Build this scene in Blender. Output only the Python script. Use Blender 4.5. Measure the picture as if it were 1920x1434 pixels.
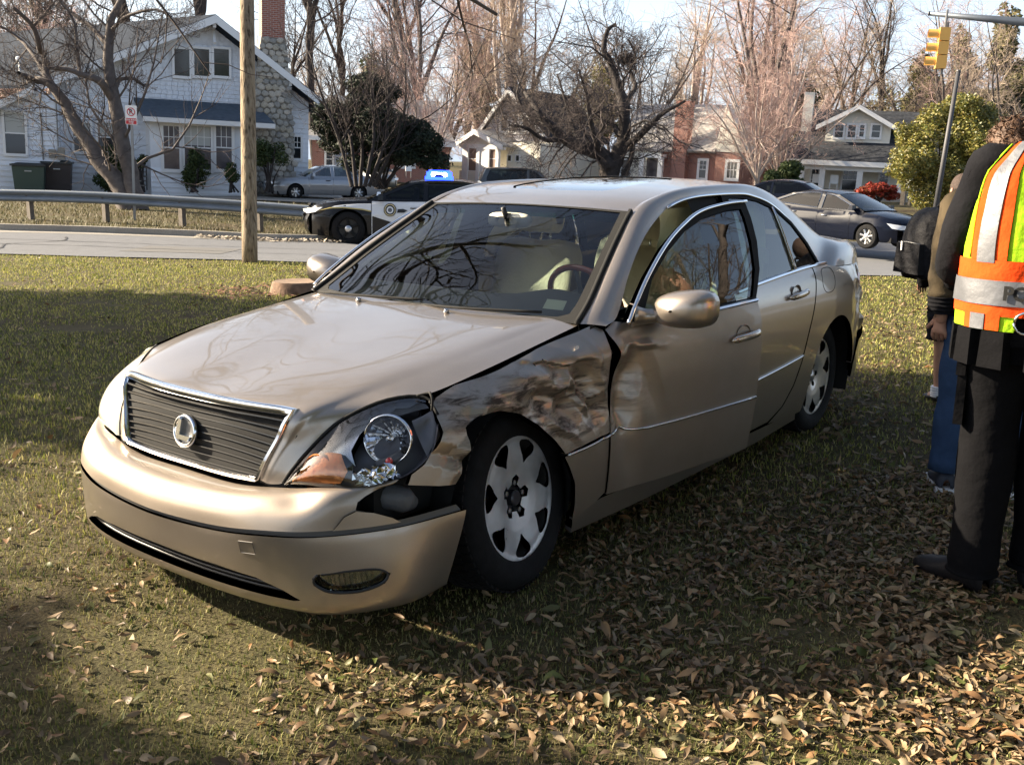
import bpy, bmesh, math, random
import numpy as np
from mathutils import Vector, Matrix
from mathutils.geometry import delaunay_2d_cdt
for o in list(bpy.data.objects): bpy.data.objects.remove(o)
SC = bpy.context.scene
COL = SC.collection
rad = math.radians
# ------------------------------------------------------------------ camera
CAMP = np.array([2.81956399, 2.86461547, 1.53913465])
YAW, PITCH, ROLL, FPX = -2.50021779, 0.214046616, 0.0145038454, 1900.36336
def _cam_axes():
    cy, sy, cp, sp = math.cos(YAW), math.sin(YAW), math.cos(PITCH), math.sin(PITCH)
    f = np.array([cy*cp, sy*cp, -sp]); r = np.array([sy, -cy, 0.]); u = np.cross(r, f)
    c, s = math.cos(ROLL), math.sin(ROLL)
    return f, c*r+s*u, -s*r+c*u
CF, CR, CU = _cam_axes()
cam = bpy.data.objects.new('camera', bpy.data.cameras.new('camera')); COL.objects.link(cam)
M3 = Matrix(((CR[0], CU[0], -CF[0]), (CR[1], CU[1], -CF[1]), (CR[2], CU[2], -CF[2])))
cam.matrix_world = Matrix.Translation(Vector(CAMP)) @ M3.to_4x4()
cam.data.sensor_fit = 'HORIZONTAL'; cam.data.sensor_width = 36; cam.data.lens = 36*FPX/1920
cam.data.clip_start = .05; cam.data.clip_end = 2000
SC.camera = cam
SC.render.resolution_x, SC.render.resolution_y = 1024, 764
# ------------------------------------------------------------------ sky, sun, exposure
SUN_AZ, SUN_EL = rad(-68), rad(27)
sd = Vector((math.cos(SUN_EL)*math.cos(SUN_AZ), math.cos(SUN_EL)*math.sin(SUN_AZ), math.sin(SUN_EL)))
W = bpy.data.worlds.new('World'); SC.world = W; W.use_nodes = True
nt = W.node_tree; bg = nt.nodes['Background']
sky = nt.nodes.new('ShaderNodeTexSky'); sky.sky_type = 'NISHITA'; sky.sun_disc = False
sky.sun_elevation = SUN_EL; sky.sun_rotation = math.pi/2-SUN_AZ
sky.air_density = 1.0; sky.dust_density = 4.0; sky.ozone_density = 1.5
# a thin bright winter haze whitens the sky all round, strongest towards the horizon
wtc = nt.nodes.new('ShaderNodeTexCoord'); wsx = nt.nodes.new('ShaderNodeSeparateXYZ'); wmr = nt.nodes.new('ShaderNodeMapRange'); wmr.interpolation_type = 'SMOOTHSTEP'
wmr.inputs[1].default_value = -.05; wmr.inputs[2].default_value = .62; wmr.inputs[3].default_value = 4.6; wmr.inputs[4].default_value = .15
wcm = nt.nodes.new('ShaderNodeVectorMath'); wcm.operation = 'SCALE'; wcm.inputs[0].default_value = (.78, .92, 1.14); wad = nt.nodes.new('ShaderNodeVectorMath'); wad.operation = 'ADD'
nt.links.new(wtc.outputs['Generated'], wsx.inputs[0]); nt.links.new(wsx.outputs[2], wmr.inputs[0]); nt.links.new(wmr.outputs[0], wcm.inputs['Scale']); nt.links.new(sky.outputs[0], wad.inputs[0]); nt.links.new(wcm.outputs[0], wad.inputs[1])
nt.links.new(wad.outputs[0], bg.inputs[0]); bg.inputs[1].default_value = .050
sun = bpy.data.objects.new('sun', bpy.data.lights.new('sun', 'SUN')); COL.objects.link(sun)
sun.data.energy = 5.0; sun.data.angle = rad(.5); sun.data.color = (1, .85, .64)
sun.rotation_euler = sd.to_track_quat('Z', 'Y').to_euler()
SC.view_settings.view_transform = 'Standard'; SC.view_settings.look = 'None'
SC.view_settings.exposure = 1.95; SC.view_settings.gamma = 1; SC.view_settings.use_curve_mapping = False
SC.render.engine = 'CYCLES'
SC.cycles.transparent_max_bounces = 24
# ------------------------------------------------------------------ picture <-> place
def ray(px, py): return CF+CR*(px-960)/FPX-CU*(py-717)/FPX
def on(px, py, ax, v):
    d = ray(px, py); return CAMP+d*((v-CAMP[ax])/d[ax])
def at(px, py, D): return CAMP+ray(px, py)*D          # D: metres along the optical axis
FWD = np.array([CF[0], CF[1], 0]); FWD /= np.linalg.norm(FWD)
RGT = np.array([-FWD[1]*-1, -FWD[0], 0.]); RGT = np.array([FWD[1], -FWD[0], 0.])
# the lawn the car stands on slopes about two degrees across the view: true plumb line
TILT = rad(2.0)
UP = math.cos(TILT)*np.array([0, 0, 1.])+math.sin(TILT)*RGT
RG2 = np.cross(FWD, UP)
# ------------------------------------------------------------------ objects
def tag(o, label=None, cat=None, group=None, kind=None):
    if label: o['label'] = label
    if cat: o['category'] = cat
    if group: o['group'] = group
    if kind: o['kind'] = kind
    return o
def empty(name, label, cat, loc=(0, 0, 0), group=None, mat=None):
    o = bpy.data.objects.new(name, None); COL.objects.link(o); o.empty_display_size = .2
    o.location = loc
    if mat is not None: o.matrix_world = mat
    return tag(o, label, cat, group)
def mk(name, V, F, mat=None, parent=None, smooth=True, normals=None, sharp=None, kind=None):
    V = np.asarray(V, dtype=np.float32).reshape(-1, 3)
    me = bpy.data.meshes.new(name)
    if isinstance(F, np.ndarray):
        n, k = F.shape
        me.vertices.add(len(V)); me.vertices.foreach_set('co', V.ravel())
        me.loops.add(n*k); me.loops.foreach_set('vertex_index', F.astype(np.int32).ravel())
        me.polygons.add(n); me.polygons.foreach_set('loop_start', np.arange(0, n*k, k, dtype=np.int32))
        me.update(calc_edges=True)
    else:
        me.from_pydata([tuple(map(float, v)) for v in V], [], [tuple(map(int, f)) for f in F]); me.update()
    if len(me.polygons): me.polygons.foreach_set('use_smooth', [bool(smooth)]*len(me.polygons))
    if isinstance(mat, (list, tuple)):
        for m in mat: me.materials.append(m)
    elif mat: me.materials.append(mat)
    if normals is not None: me.normals_split_custom_set_from_vertices([tuple(map(float, v)) for v in normals])
    elif smooth is True and sharp: me.set_sharp_from_angle(angle=rad(sharp))
    o = bpy.data.objects.new(name, me); COL.objects.link(o)
    if parent: o.parent = parent
    if kind: o['kind'] = kind
    return o
class MB:
    """collects primitives for ONE mesh object"""
    def __init__(s): s.V = []; s.F = []; s.n = 0; s.mi = []
    def add(s, V, F, mi=0):
        V = np.asarray(V, float).reshape(-1, 3); s.V.append(V); s.F += [tuple(int(i)+s.n for i in f) for f in F]; s.n += len(V)
        s.mi += [mi]*len(F); return s
    def box(s, c, d, R=None, mi=0, taper=1.):
        x, y, z = d[0]/2, d[1]/2, d[2]/2; t = taper
        V = np.array([[-x, -y, -z], [x, -y, -z], [x, y, -z], [-x, y, -z], [-x*t, -y*t, z], [x*t, -y*t, z], [x*t, y*t, z], [-x*t, y*t, z]])
        if R is not None: V = V@np.asarray(R).T
        return s.add(V+np.asarray(c), [(0, 3, 2, 1), (4, 5, 6, 7), (0, 1, 5, 4), (1, 2, 6, 5), (2, 3, 7, 6), (3, 0, 4, 7)], mi)
    def box2(s, a, b, mi=0):
        a = np.asarray(a, float); b = np.asarray(b, float); return s.box((a+b)/2, np.abs(b-a), mi=mi)
    def tube(s, P, r, k=8, cap=True, mi=0):
        V, F = tube(P, r, k, cap); return s.add(V, F, mi)
    def prism(s, poly, axis, a, b, mi=0):
        """2-D polygon extruded between a and b along axis (0,1,2)"""
        n = len(poly); V = []
        for h in (a, b):
            for p in poly:
                q = list(p); q.insert(axis, h); V.append(q)
        F = [tuple(range(n))[::-1], tuple(range(n, 2*n))]+[(i, (i+1) % n, n+(i+1) % n, n+i) for i in range(n)]
        return s.add(V, F, mi)
    def lathe(s, prof, c=(0, 0, 0), ax=1, k=24, mi=0):
        """prof: (r, h) pairs turned about axis ax"""
        V = []; n = len(prof)
        for j in range(k):
            a = 2*math.pi*j/k; ca, sa = math.cos(a), math.sin(a)
            for r, h in prof:
                v = [0, 0, 0]; v[ax] = h; v[(ax+1) % 3] = r*ca; v[(ax+2) % 3] = r*sa; V.append(v)
        F = [(j*n+i, ((j+1) % k)*n+i, ((j+1) % k)*n+i+1, j*n+i+1) for j in range(k) for i in range(n-1)]
        return s.add(np.array(V)+np.array(c), F, mi)
    def xf(s, fn): s.V = [fn(v) for v in s.V]; return s
    def build(s, name, mat, parent=None, smooth=False, sharp=None, kind=None):
        o = mk(name, np.concatenate(s.V), s.F, mat, parent, smooth or bool(sharp), sharp=sharp, kind=kind)
        if isinstance(mat, (list, tuple)): o.data.polygons.foreach_set('material_index', s.mi)
        return o
def tube(P, r, k=8, cap=True):
    P = np.asarray(P, float); n = len(P); r = np.ones(n)*r if np.ndim(r) == 0 else np.asarray(r, float)
    T = np.gradient(P, axis=0); T /= np.linalg.norm(T, axis=1)[:, None]+1e-9
    ref = np.array([0, 0, 1.]) if abs(T[0][2]) < .9 else np.array([1., 0, 0]); V = []
    u = np.cross(T[0], ref); u /= np.linalg.norm(u)
    for i in range(n):
        u = u-T[i]*(u@T[i]); u /= np.linalg.norm(u)+1e-9; w = np.cross(T[i], u)
        for j in range(k):
            a = 2*math.pi*j/k; V.append(P[i]+r[i]*(math.cos(a)*u+math.sin(a)*w))
    F = [(i*k+j, i*k+(j+1) % k, (i+1)*k+(j+1) % k, (i+1)*k+j) for i in range(n-1) for j in range(k)]
    if cap: F += [tuple(range(k))[::-1], tuple(range((n-1)*k, n*k))]
    return V, F
# ------------------------------------------------------------------ splines, surfaces
def cr(P, t):
    """Catmull-Rom through P (n,d) at index parameters t"""
    P = np.asarray(P, float); n = len(P); t = np.clip(np.asarray(t, float), 0, n-1)
    i = np.minimum(t.astype(int), n-2); f = (t-i)[..., None]
    E = np.concatenate([[2*P[0]-P[1]], P, [2*P[-1]-P[-2]]])
    a, b, c, d = E[i], E[i+1], E[i+2], E[i+3]
    return .5*(2*b+(c-a)*f+(2*a-5*b+4*c-d)*f*f+(3*b-a-3*c+d)*f**3)
def crs(P, n=None, step=None):
    """resampled open spline"""
    P = np.asarray(P, float); m = n or max(2, int(len(P)*6)); return cr(P, np.linspace(0, len(P)-1, m))
def tens(G, u, v):
    """tensor Catmull-Rom on grid G (nu,nv,3) at arrays u,v"""
    G = np.asarray(G, float); nu, nv = G.shape[:2]; u = np.clip(np.asarray(u, float), 0, nu-1); v = np.clip(np.asarray(v, float), 0, nv-1)
    def w(f): return [.5*(-f+2*f*f-f**3), .5*(2-5*f*f+3*f**3), .5*(f+4*f*f-3*f**3), .5*(-f*f+f**3)]
    E = np.concatenate([[2*G[0]-G[1]], G, [2*G[-1]-G[-2]]]); E = np.concatenate([2*E[:, :1]-E[:, 1:2], E, 2*E[:, -1:]-E[:, -2:-1]], axis=1)
    i = np.minimum(u.astype(int), nu-2); j = np.minimum(v.astype(int), nv-2)
    wu = w(u-i); wv = w(v-j); out = 0
    for a in range(4):
        for b in range(4): out = out+(wu[a]*wv[b])[..., None]*E[i+a, j+b]
    return out
def resample(poly, sp, closed=True):
    P = np.asarray(poly, float)
    if closed: P = np.concatenate([P, P[:1]])
    out = []
    for a, b in zip(P[:-1], P[1:]):
        m = max(1, int(math.ceil(np.linalg.norm(b-a)/sp)))
        for k in range(m): out.append(a+(b-a)*k/m)
    if not closed: out.append(P[-1])
    return np.array(out)
def inside(P, poly):
    x, y = P[:, 0], P[:, 1]; r = np.zeros(len(P), bool); n = len(poly)
    for i in range(n):
        x1, y1 = poly[i]; x2, y2 = poly[(i+1) % n]
        if y1 == y2: continue
        c = ((y1 > y) != (y2 > y)) & (x < (x2-x1)*(y-y1)/(y2-y1)+x1); r ^= c
    return r
def cdt(poly, sp, holes=()):
    """triangulated polygon with grid-like interior points -> V2, tris, boundary loops"""
    loops = [resample(poly, sp)]+[resample(h, sp) for h in holes]
    lo, hi = loops[0].min(0), loops[0].max(0)
    gx = np.arange(lo[0]+sp*.5, hi[0], sp); gy = np.arange(lo[1]+sp*.5, hi[1], sp*.866)
    G = np.array([(x+(sp/2 if j % 2 else 0), y) for j, y in enumerate(gy) for x in gx]) if len(gx) and len(gy) else np.zeros((0, 2))
    if len(G):
        m = inside(G, loops[0])
        for h in loops[1:]: m &= ~inside(G, h)
        G = G[m]
        if len(G):
            B = np.concatenate(loops); d = np.min(((G[:, None]-B[None])**2).sum(-1), axis=1) if len(G)*len(B) < 4e7 else np.ones(len(G))
            G = G[d > (.45*sp)**2]
    pts = np.concatenate(loops+[G]); edges = []; k = 0; idx = []
    for L in loops:
        n = len(L); edges += [(k+i, k+(i+1) % n) for i in range(n)]; idx.append(np.arange(k, k+n)); k += n
    r = delaunay_2d_cdt([Vector(p) for p in pts], edges, [], 0, 1e-7)
    V = np.array([tuple(v) for v in r[0]]); F = np.array([f for f in r[2] if len(f) == 3]); orig = r[3]
    c = V[F].mean(1); m = inside(c, loops[0])
    for h in loops[1:]: m &= ~inside(c, h)
    F = F[m]; mp = {}
    for i, os_ in enumerate(orig):
        for q in os_: mp[q] = i
    return V, F, [np.array([mp[i] for i in L]) for L in idx]
def panel(name, poly, S, sp, mat, parent=None, holes=(), flange=.015, eps=None, flip=False, kind=None, xf=None, center=(-1.5, 0, .5)):
    """polygon in a surface's own coordinates carried onto the surface S, with exact normals and a folded edge"""
    V2, F, loops = cdt(poly, sp, holes); e = eps or sp*.15
    P = S(V2); du = S(V2+[e, 0])-S(V2-[e, 0]); dv = S(V2+[0, e])-S(V2-[0, e]); N = np.cross(du, dv)
    N /= np.linalg.norm(N, axis=1)[:, None]+1e-12
    if flip: N = -N
    if center is not None:
        w = P-np.array(center); w[:, 0] *= .45
        if (N*w).sum(1).mean() < 0: N = -N
    # face winding to follow normals
    a, b, c = P[F[:, 0]], P[F[:, 1]], P[F[:, 2]]; fn = np.cross(b-a, c-a); s = (fn*N[F[:, 0]]).sum(1) < 0; F[s] = F[s][:, ::-1]
    if xf is not None: P, N = xf(P, False), xf(N, True)
    VV = [P]; NN = [N]; FF = [tuple(f) for f in F]; k = len(P)
    if flange:
        for L in loops:
            A = P[L]; n = len(L); T = np.roll(A, -1, 0)-np.roll(A, 1, 0); T /= np.linalg.norm(T, axis=1)[:, None]+1e-9
            o = np.cross(T, N[L]); ctr = 0
            B = A-N[L]*flange
            # outward direction test
            VV += [A, B]; NN += [o, o]
            for i in range(n):
                j = (i+1) % n; FF.append((k+i, k+j, k+n+j, k+n+i))
            k += 2*n
    o = mk(name, np.concatenate(VV), FF, mat, parent, True, normals=np.concatenate(NN), kind=kind)
    return o
def grid(name, G, mat, parent=None, close=False, smooth=True, sharp=None, kind=None):
    G = np.asarray(G, float); a, b = G.shape[:2]; F = []
    for i in range(a-1):
        for j in range(b-1 if not close else b):
            F.append((i*b+j, i*b+(j+1) % b, (i+1)*b+(j+1) % b, (i+1)*b+j))
    return mk(name, G.reshape(-1, 3), F, mat, parent, smooth, sharp=sharp, kind=kind)
def tgrid(C, nu, nv):
    C = np.asarray(C, float); u, v = np.meshgrid(np.linspace(0, C.shape[0]-1, nu), np.linspace(0, C.shape[1]-1, nv), indexing='ij'); return tens(C, u, v)
# numpy value noise for geometry
_rs = np.random.RandomState(5); _T = _rs.rand(64, 64)
def vnoise(x, y):
    x = np.asarray(x, float); y = np.asarray(y, float); i = np.floor(x).astype(int); j = np.floor(y).astype(int)
    f = x-i; g = y-j; f = f*f*(3-2*f); g = g*g*(3-2*g)
    t = lambda a, b: _T[a % 64, b % 64]
    return (t(i, j)*(1-f)+t(i+1, j)*f)*(1-g)+(t(i, j+1)*(1-f)+t(i+1, j+1)*f)*g
# ------------------------------------------------------------------ materials
def nodes(m): m.use_nodes = True; return m.node_tree.nodes, m.node_tree.links
def mat(name, col=(.5, .5, .5), rough=.5, metal=0, noise=0, scale=20, bump=0, bscale=60, coat=0, spec=.5, emit=None, es=1, col2=None, detail=4, obj=True, trans=0, sheen=0, bdist=.01, rrange=None):
    m = bpy.data.materials.new(name); N, L = nodes(m); b = N['Principled BSDF']
    b.inputs['Base Color'].default_value = (*col, 1); b.inputs['Roughness'].default_value = rough; b.inputs['Metallic'].default_value = metal
    b.inputs['Coat Weight'].default_value = coat; b.inputs['Coat Roughness'].default_value = .04; b.inputs['Specular IOR Level'].default_value = spec
    b.inputs['Transmission Weight'].default_value = trans
    if sheen: b.inputs['Sheen Weight'].default_value = sheen
    if emit: b.inputs['Emission Color'].default_value = (*emit, 1); b.inputs['Emission Strength'].default_value = es
    tc = N.new('ShaderNodeTexCoord')
    if noise:
        n = N.new('ShaderNodeTexNoise'); n.inputs['Scale'].default_value = scale; n.inputs['Detail'].default_value = detail
        r = N.new('ShaderNodeMapRange'); r.inputs[1].default_value = .3; r.inputs[2].default_value = .7
        mx = N.new('ShaderNodeMix'); mx.data_type = 'RGBA'
        c2 = col2 or tuple(max(0, c*(1-noise)) for c in col); c1 = col if col2 else tuple(min(1, c*(1+noise*.6)) for c in col)
        mx.inputs[6].default_value = (*c2, 1); mx.inputs[7].default_value = (*c1, 1)
        L.new(tc.outputs['Object'], n.inputs['Vector']); L.new(n.outputs['Fac'], r.inputs[0]); L.new(r.outputs[0], mx.inputs[0]); L.new(mx.outputs[2], b.inputs['Base Color'])
        if rrange:
            r2 = N.new('ShaderNodeMapRange'); r2.inputs[1].default_value = .3; r2.inputs[2].default_value = .7; r2.inputs[3].default_value = rrange[0]; r2.inputs[4].default_value = rrange[1]
            L.new(n.outputs['Fac'], r2.inputs[0]); L.new(r2.outputs[0], b.inputs['Roughness'])
    if bump:
        n = N.new('ShaderNodeTexNoise'); n.inputs['Scale'].default_value = bscale; n.inputs['Detail'].default_value = 5
        bp = N.new('ShaderNodeBump'); bp.inputs['Strength'].default_value = bump; bp.inputs['Distance'].default_value = bdist
        L.new(tc.outputs['Object'], n.inputs['Vector']); L.new(n.outputs['Fac'], bp.inputs['Height']); L.new(bp.outputs[0], b.inputs['Normal'])
    return m
def glassmat(name, tint=(.75, .85, .8), refl=1., rough=.0, ior=1.5, boost=0., wave=0):
    """a thin pane: sees through tinted, mirrors by Fresnel"""
    m = bpy.data.materials.new(name); N, L = nodes(m); N.remove(N['Principled BSDF']); out = N['Material Output']
    t = N.new('ShaderNodeBsdfTransparent'); t.inputs[0].default_value = (*tint, 1)
    g = N.new('ShaderNodeBsdfGlossy'); g.inputs['Roughness'].default_value = rough; g.inputs[0].default_value = (refl, refl, refl, 1)
    fr = N.new('ShaderNodeFresnel'); fr.inputs[0].default_value = ior
    mx = N.new('ShaderNodeMixShader'); ad = N.new('ShaderNodeMath'); ad.operation = 'ADD'; ad.inputs[1].default_value = boost; ad.use_clamp = True
    L.new(fr.outputs[0], ad.inputs[0]); L.new(ad.outputs[0], mx.inputs[0]); L.new(t.outputs[0], mx.inputs[1]); L.new(g.outputs[0], mx.inputs[2]); L.new(mx.outputs[0], out.inputs[0])
    return m
def paintmat(name, col, rough=.33, metal=.75, coat=1., flake=.06, scratch=0, dirt=0):
    m = bpy.data.materials.new(name); N, L = nodes(m); b = N['Principled BSDF']
    b.inputs['Metallic'].default_value = metal; b.inputs['Roughness'].default_value = rough; b.inputs['Coat Weight'].default_value = coat; b.inputs['Coat Roughness'].default_value = .03
    tc = N.new('ShaderNodeTexCoord')
    mx = N.new('ShaderNodeMix'); mx.data_type = 'RGBA'; mx.inputs[6].default_value = (*[c*(1-flake*2) for c in col], 1); mx.inputs[7].default_value = (*[min(1, c*(1+flake*2)) for c in col], 1)
    n = N.new('ShaderNodeTexNoise'); n.inputs['Scale'].default_value = 900; n.inputs['Detail'].default_value = 1; L.new(tc.outputs['Object'], n.inputs['Vector'])
    L.new(n.outputs['Fac'], mx.inputs[0]); last = mx.outputs[2]
    # faint road film
    if dirt:
        d = N.new('ShaderNodeTexNoise'); d.inputs['Scale'].default_value = 3.5; d.inputs['Detail'].default_value = 8; d.inputs['Roughness'].default_value = .65; L.new(tc.outputs['Object'], d.inputs['Vector'])
        r = N.new('ShaderNodeMapRange'); r.inputs[1].default_value = .45; r.inputs[2].default_value = .75; r.inputs[3].default_value = 0; r.inputs[4].default_value = dirt; L.new(d.outputs['Fac'], r.inputs[0])
        m2 = N.new('ShaderNodeMix'); m2.data_type = 'RGBA'; m2.inputs[7].default_value = (.25, .21, .16, 1); L.new(r.outputs[0], m2.inputs[0]); L.new(last, m2.inputs[6]); last = m2.outputs[2]
        r3 = N.new('ShaderNodeMapRange'); r3.inputs[1].default_value = .4; r3.inputs[2].default_value = .75; r3.inputs[3].default_value = .01; r3.inputs[4].default_value = .07; L.new(d.outputs['Fac'], r3.inputs[0]); L.new(r3.outputs[0], b.inputs['Coat Roughness'])
    if scratch:
        mp = N.new('ShaderNodeMapping'); mp.inputs['Scale'].default_value = (3.2, 1, 13); L.new(tc.outputs['Object'], mp.inputs['Vector'])
        s = N.new('ShaderNodeTexNoise'); s.inputs['Scale'].default_value = 2.6; s.inputs['Detail'].default_value = 9; s.inputs['Roughness'].default_value = .68; s.inputs['Distortion'].default_value = .6; L.new(mp.outputs[0], s.inputs['Vector'])
        r = N.new('ShaderNodeMapRange'); r.inputs[1].default_value = .46; r.inputs[2].default_value = .62; L.new(s.outputs['Fac'], r.inputs[0])
        # smear belt: along the flank between knee and hip height, front of the door only
        sx = N.new('ShaderNodeSeparateXYZ'); L.new(tc.outputs['Object'], sx.inputs[0])
        def band(sock, a, b_, c_, d_):
            u = N.new('ShaderNodeMapRange'); u.inputs[1].default_value = a; u.inputs[2].default_value = b_; L.new(sock, u.inputs[0])
            v = N.new('ShaderNodeMapRange'); v.inputs[1].default_value = c_; v.inputs[2].default_value = d_; v.inputs[3].default_value = 1; v.inputs[4].default_value = 0; L.new(sock, v.inputs[0])
            k = N.new('ShaderNodeMath'); k.operation = 'MULTIPLY'; L.new(u.outputs[0], k.inputs[0]); L.new(v.outputs[0], k.inputs[1]); return k.outputs[0]
        bz = band(sx.outputs[2], .45, .60, .78, .86); bx = band(sx.outputs[0], -.75, -.40, .38, .50)
        k = N.new('ShaderNodeMath'); k.operation = 'MULTIPLY'; L.new(bz, k.inputs[0]); L.new(bx, k.inputs[1])
        k2 = N.new('ShaderNodeMath'); k2.operation = 'MULTIPLY'; L.new(k.outputs[0], k2.inputs[0]); L.new(r.outputs[0], k2.inputs[1])
        k3 = N.new('ShaderNodeMath'); k3.operation = 'MULTIPLY'; k3.inputs[1].default_value = scratch; L.new(k2.outputs[0], k3.inputs[0])
        m3 = N.new('ShaderNodeMix'); m3.data_type = 'RGBA'; m3.inputs[7].default_value = (.045, .032, .026, 1); L.new(k3.outputs[0], m3.inputs[0]); L.new(last, m3.inputs[6]); last = m3.outputs[2]
        iv = N.new('ShaderNodeMath'); iv.operation = 'SUBTRACT'; iv.inputs[0].default_value = coat; iv.use_clamp = True; rr = N.new('ShaderNodeMapRange'); rr.inputs[3].default_value = rough; rr.inputs[4].default_value = .72; L.new(k3.outputs[0], rr.inputs[0]); L.new(rr.outputs[0], b.inputs['Roughness']); L.new(k3.outputs[0], iv.inputs[1]); L.new(iv.outputs[0], b.inputs['Coat Weight'])
        # pale scrapes
        mp2 = N.new('ShaderNodeMapping'); mp2.inputs['Scale'].default_value = (2, 1, 70); mp2.inputs['Rotation'].default_value = (0, .2, 0); L.new(tc.outputs['Object'], mp2.inputs['Vector'])
        s2 = N.new('ShaderNodeTexNoise'); s2.inputs['Scale'].default_value = 3; s2.inputs['Detail'].default_value = 4; L.new(mp2.outputs[0], s2.inputs['Vector'])
        r2 = N.new('ShaderNodeMapRange'); r2.inputs[1].default_value = .70; r2.inputs[2].default_value = .76; L.new(s2.outputs['Fac'], r2.inputs[0])
        k4 = N.new('ShaderNodeMath'); k4.operation = 'MULTIPLY'; L.new(k.outputs[0], k4.inputs[0]); L.new(r2.outputs[0], k4.inputs[1])
        m4 = N.new('ShaderNodeMix'); m4.data_type = 'RGBA'; m4.inputs[7].default_value = (.55, .52, .48, 1); L.new(k4.outputs[0], m4.inputs[0]); L.new(last, m4.inputs[6]); last = m4.outputs[2]
    L.new(last, b.inputs['Base Color'])
    return m
M = {}
M['paint'] = paintmat('champagne_paint', (.42, .358, .298), rough=.33, metal=.78, coat=.8, flake=.09, dirt=.2)
M['paint_hurt'] = paintmat('champagne_paint_scraped', (.39, .325, .262), rough=.42, metal=.75, coat=.45, flake=.09, dirt=.3, scratch=.93)
M['chrome'] = mat('chrome', (.82, .83, .85), .07, 1)
M['brightwork'] = mat('satin_chrome', (.62, .62, .62), .22, 1)
M['glass'] = glassmat('car_glass', (.85, .88, .84), boost=.0)
M['glass_side'] = glassmat('car_side_glass', (.40, .52, .48), boost=.03)
M['glass_dark'] = glassmat('privacy_glass', (.10, .13, .15), boost=.0, ior=1.4)
M['black'] = mat('black_plastic', (.012, .012, .013), .45, bump=.1, bscale=300)
M['gap'] = mat('underbody_black', (.006, .006, .006), .9)
M['rubber'] = mat('tyre_rubber', (.010, .010, .011), .8, spec=.2, noise=.35, scale=25, bump=.2, bscale=120)
M['alloy'] = mat('scuffed_alloy', (.64, .65, .68), .38, .55, noise=.22, scale=9, bump=.08, bscale=40, rrange=(.25, .55))
M['alloy2'] = mat('clean_alloy', (.62, .62, .62), .3, .8, noise=.1, scale=9)
M['steel'] = mat('dull_steel', (.2, .2, .2), .45, .8, noise=.3, scale=18)
M['lens'] = glassmat('lamp_lens', (.86, .88, .86), boost=.05)
M['lens_hazy'] = mat('hazed_lamp_lens', (.62, .60, .50), .22, 0, coat=1, noise=.12, scale=6)
M['amber'] = mat('amber_reflector', (.95, .36, .12), .18, .45, bump=.3, bscale=22, bdist=.02)
M['reflector'] = mat('lamp_reflector', (.8, .82, .86), .12, 1, bump=.12, bscale=30, bdist=.01)
M['housing'] = mat('lamp_housing', (.10, .10, .115), .4, bump=.1)
M['leather'] = mat('cream_leather', (.70, .62, .48), .5, noise=.10, scale=7, bump=.25, bscale=70)
M['dash'] = mat('grey_dashboard', (.17, .165, .145), .65, bump=.15, bscale=250)
M['trimcloth'] = mat('pale_headliner', (.46, .43, .36), .9)
M['wood'] = mat('polished_wood', (.48, .13, .05), .22, coat=1, noise=.4, scale=9)
M['paper'] = mat('cream_paper', (.80, .78, .55), .7)
M['white'] = mat('white_gloss', (.8, .8, .8), .3)
M['red_lamp'] = mat('red_lamp', (.5, .02, .02), .12, coat=1)
M['bag'] = mat('airbag_cloth', (.72, .68, .42), .85, bump=.4, bscale=14, bdist=.03)
# ================================================================== the damaged sedan
car = empty('sedan', 'gold four-door sedan with crumpled front fender and broken headlight standing on the leafy lawn', 'car')
P_, PH = M['paint'], M['paint_hurt']
# ---- flank: y as a function of (x, z)
ZL = [.10, .18, .25, .35, .46, .58, .70, .78, .84, .90, .96, 1.02, 1.08]
YT = {.62: [.70, .74, .78, .80, .81, .80, .77, .70, .63, .56, .5, .45, .4],
 .45: [.78, .81, .84, .855, .865, .86, .84, .765, .66, .60, .54, .5, .45],
 .20: [.80, .83, .86, .875, .885, .885, .875, .84, .765, .66, .60, .55, .5],
 -.10: [.82, .85, .87, .885, .895, .90, .895, .885, .84, .72, .63, .6, .55],
 -.45: [.83, .86, .875, .89, .90, .905, .905, .90, .885, .825, .73, .66, .6],
 -.75: [.84, .865, .88, .895, .905, .91, .912, .908, .90, .88, .835, .78, .7],
 -1.25: [.84, .865, .885, .90, .91, .915, .917, .914, .908, .895, .87, .83, .78],
 -2.0: [.84, .865, .885, .90, .91, .915, .918, .916, .910, .898, .872, .83, .78],
 -2.6: [.84, .865, .885, .90, .91, .915, .918, .918, .912, .90, .88, .84, .79],
 -3.0: [.82, .85, .875, .895, .905, .91, .912, .912, .906, .895, .87, .83, .77],
 -3.4: [.79, .82, .85, .87, .88, .885, .888, .886, .882, .865, .83, .77, .70],
 -3.7: [.70, .74, .77, .785, .795, .80, .80, .795, .79, .775, .745, .70, .64],
 -3.92: [.56, .60, .645, .67, .685, .69, .69, .685, .68, .665, .64, .60, .55]}
XS = sorted(YT, reverse=True); YG = np.array([YT[x] for x in XS])[..., None]
def _ix(vals, q):  # index parameter of q in monotone vals
    vals = np.asarray(vals); k = np.arange(len(vals))
    return np.interp(q, vals, k) if vals[0] < vals[-1] else np.interp(-np.asarray(q), -vals, k)
def Yb(x, z): return tens(YG, _ix(XS, x), _ix(ZL, z))[..., 0]
def bump2(x, z, cx, cz, sx, sz, rot=0):
    c, s = math.cos(rot), math.sin(rot); a = ((x-cx)*c+(z-cz)*s)/sx; b = (-(x-cx)*s+(z-cz)*c)/sz; return np.exp(-(a*a+b*b))
def crumple(x, z, f, seed=0):
    n = np.abs(vnoise(x*f+seed, z*f*1.3+seed*2)-.5)*2; n2 = np.abs(vnoise(x*f*2.3+9+seed, z*f*2.1+4)-.5)*2; return n*.65+n2*.35
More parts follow.
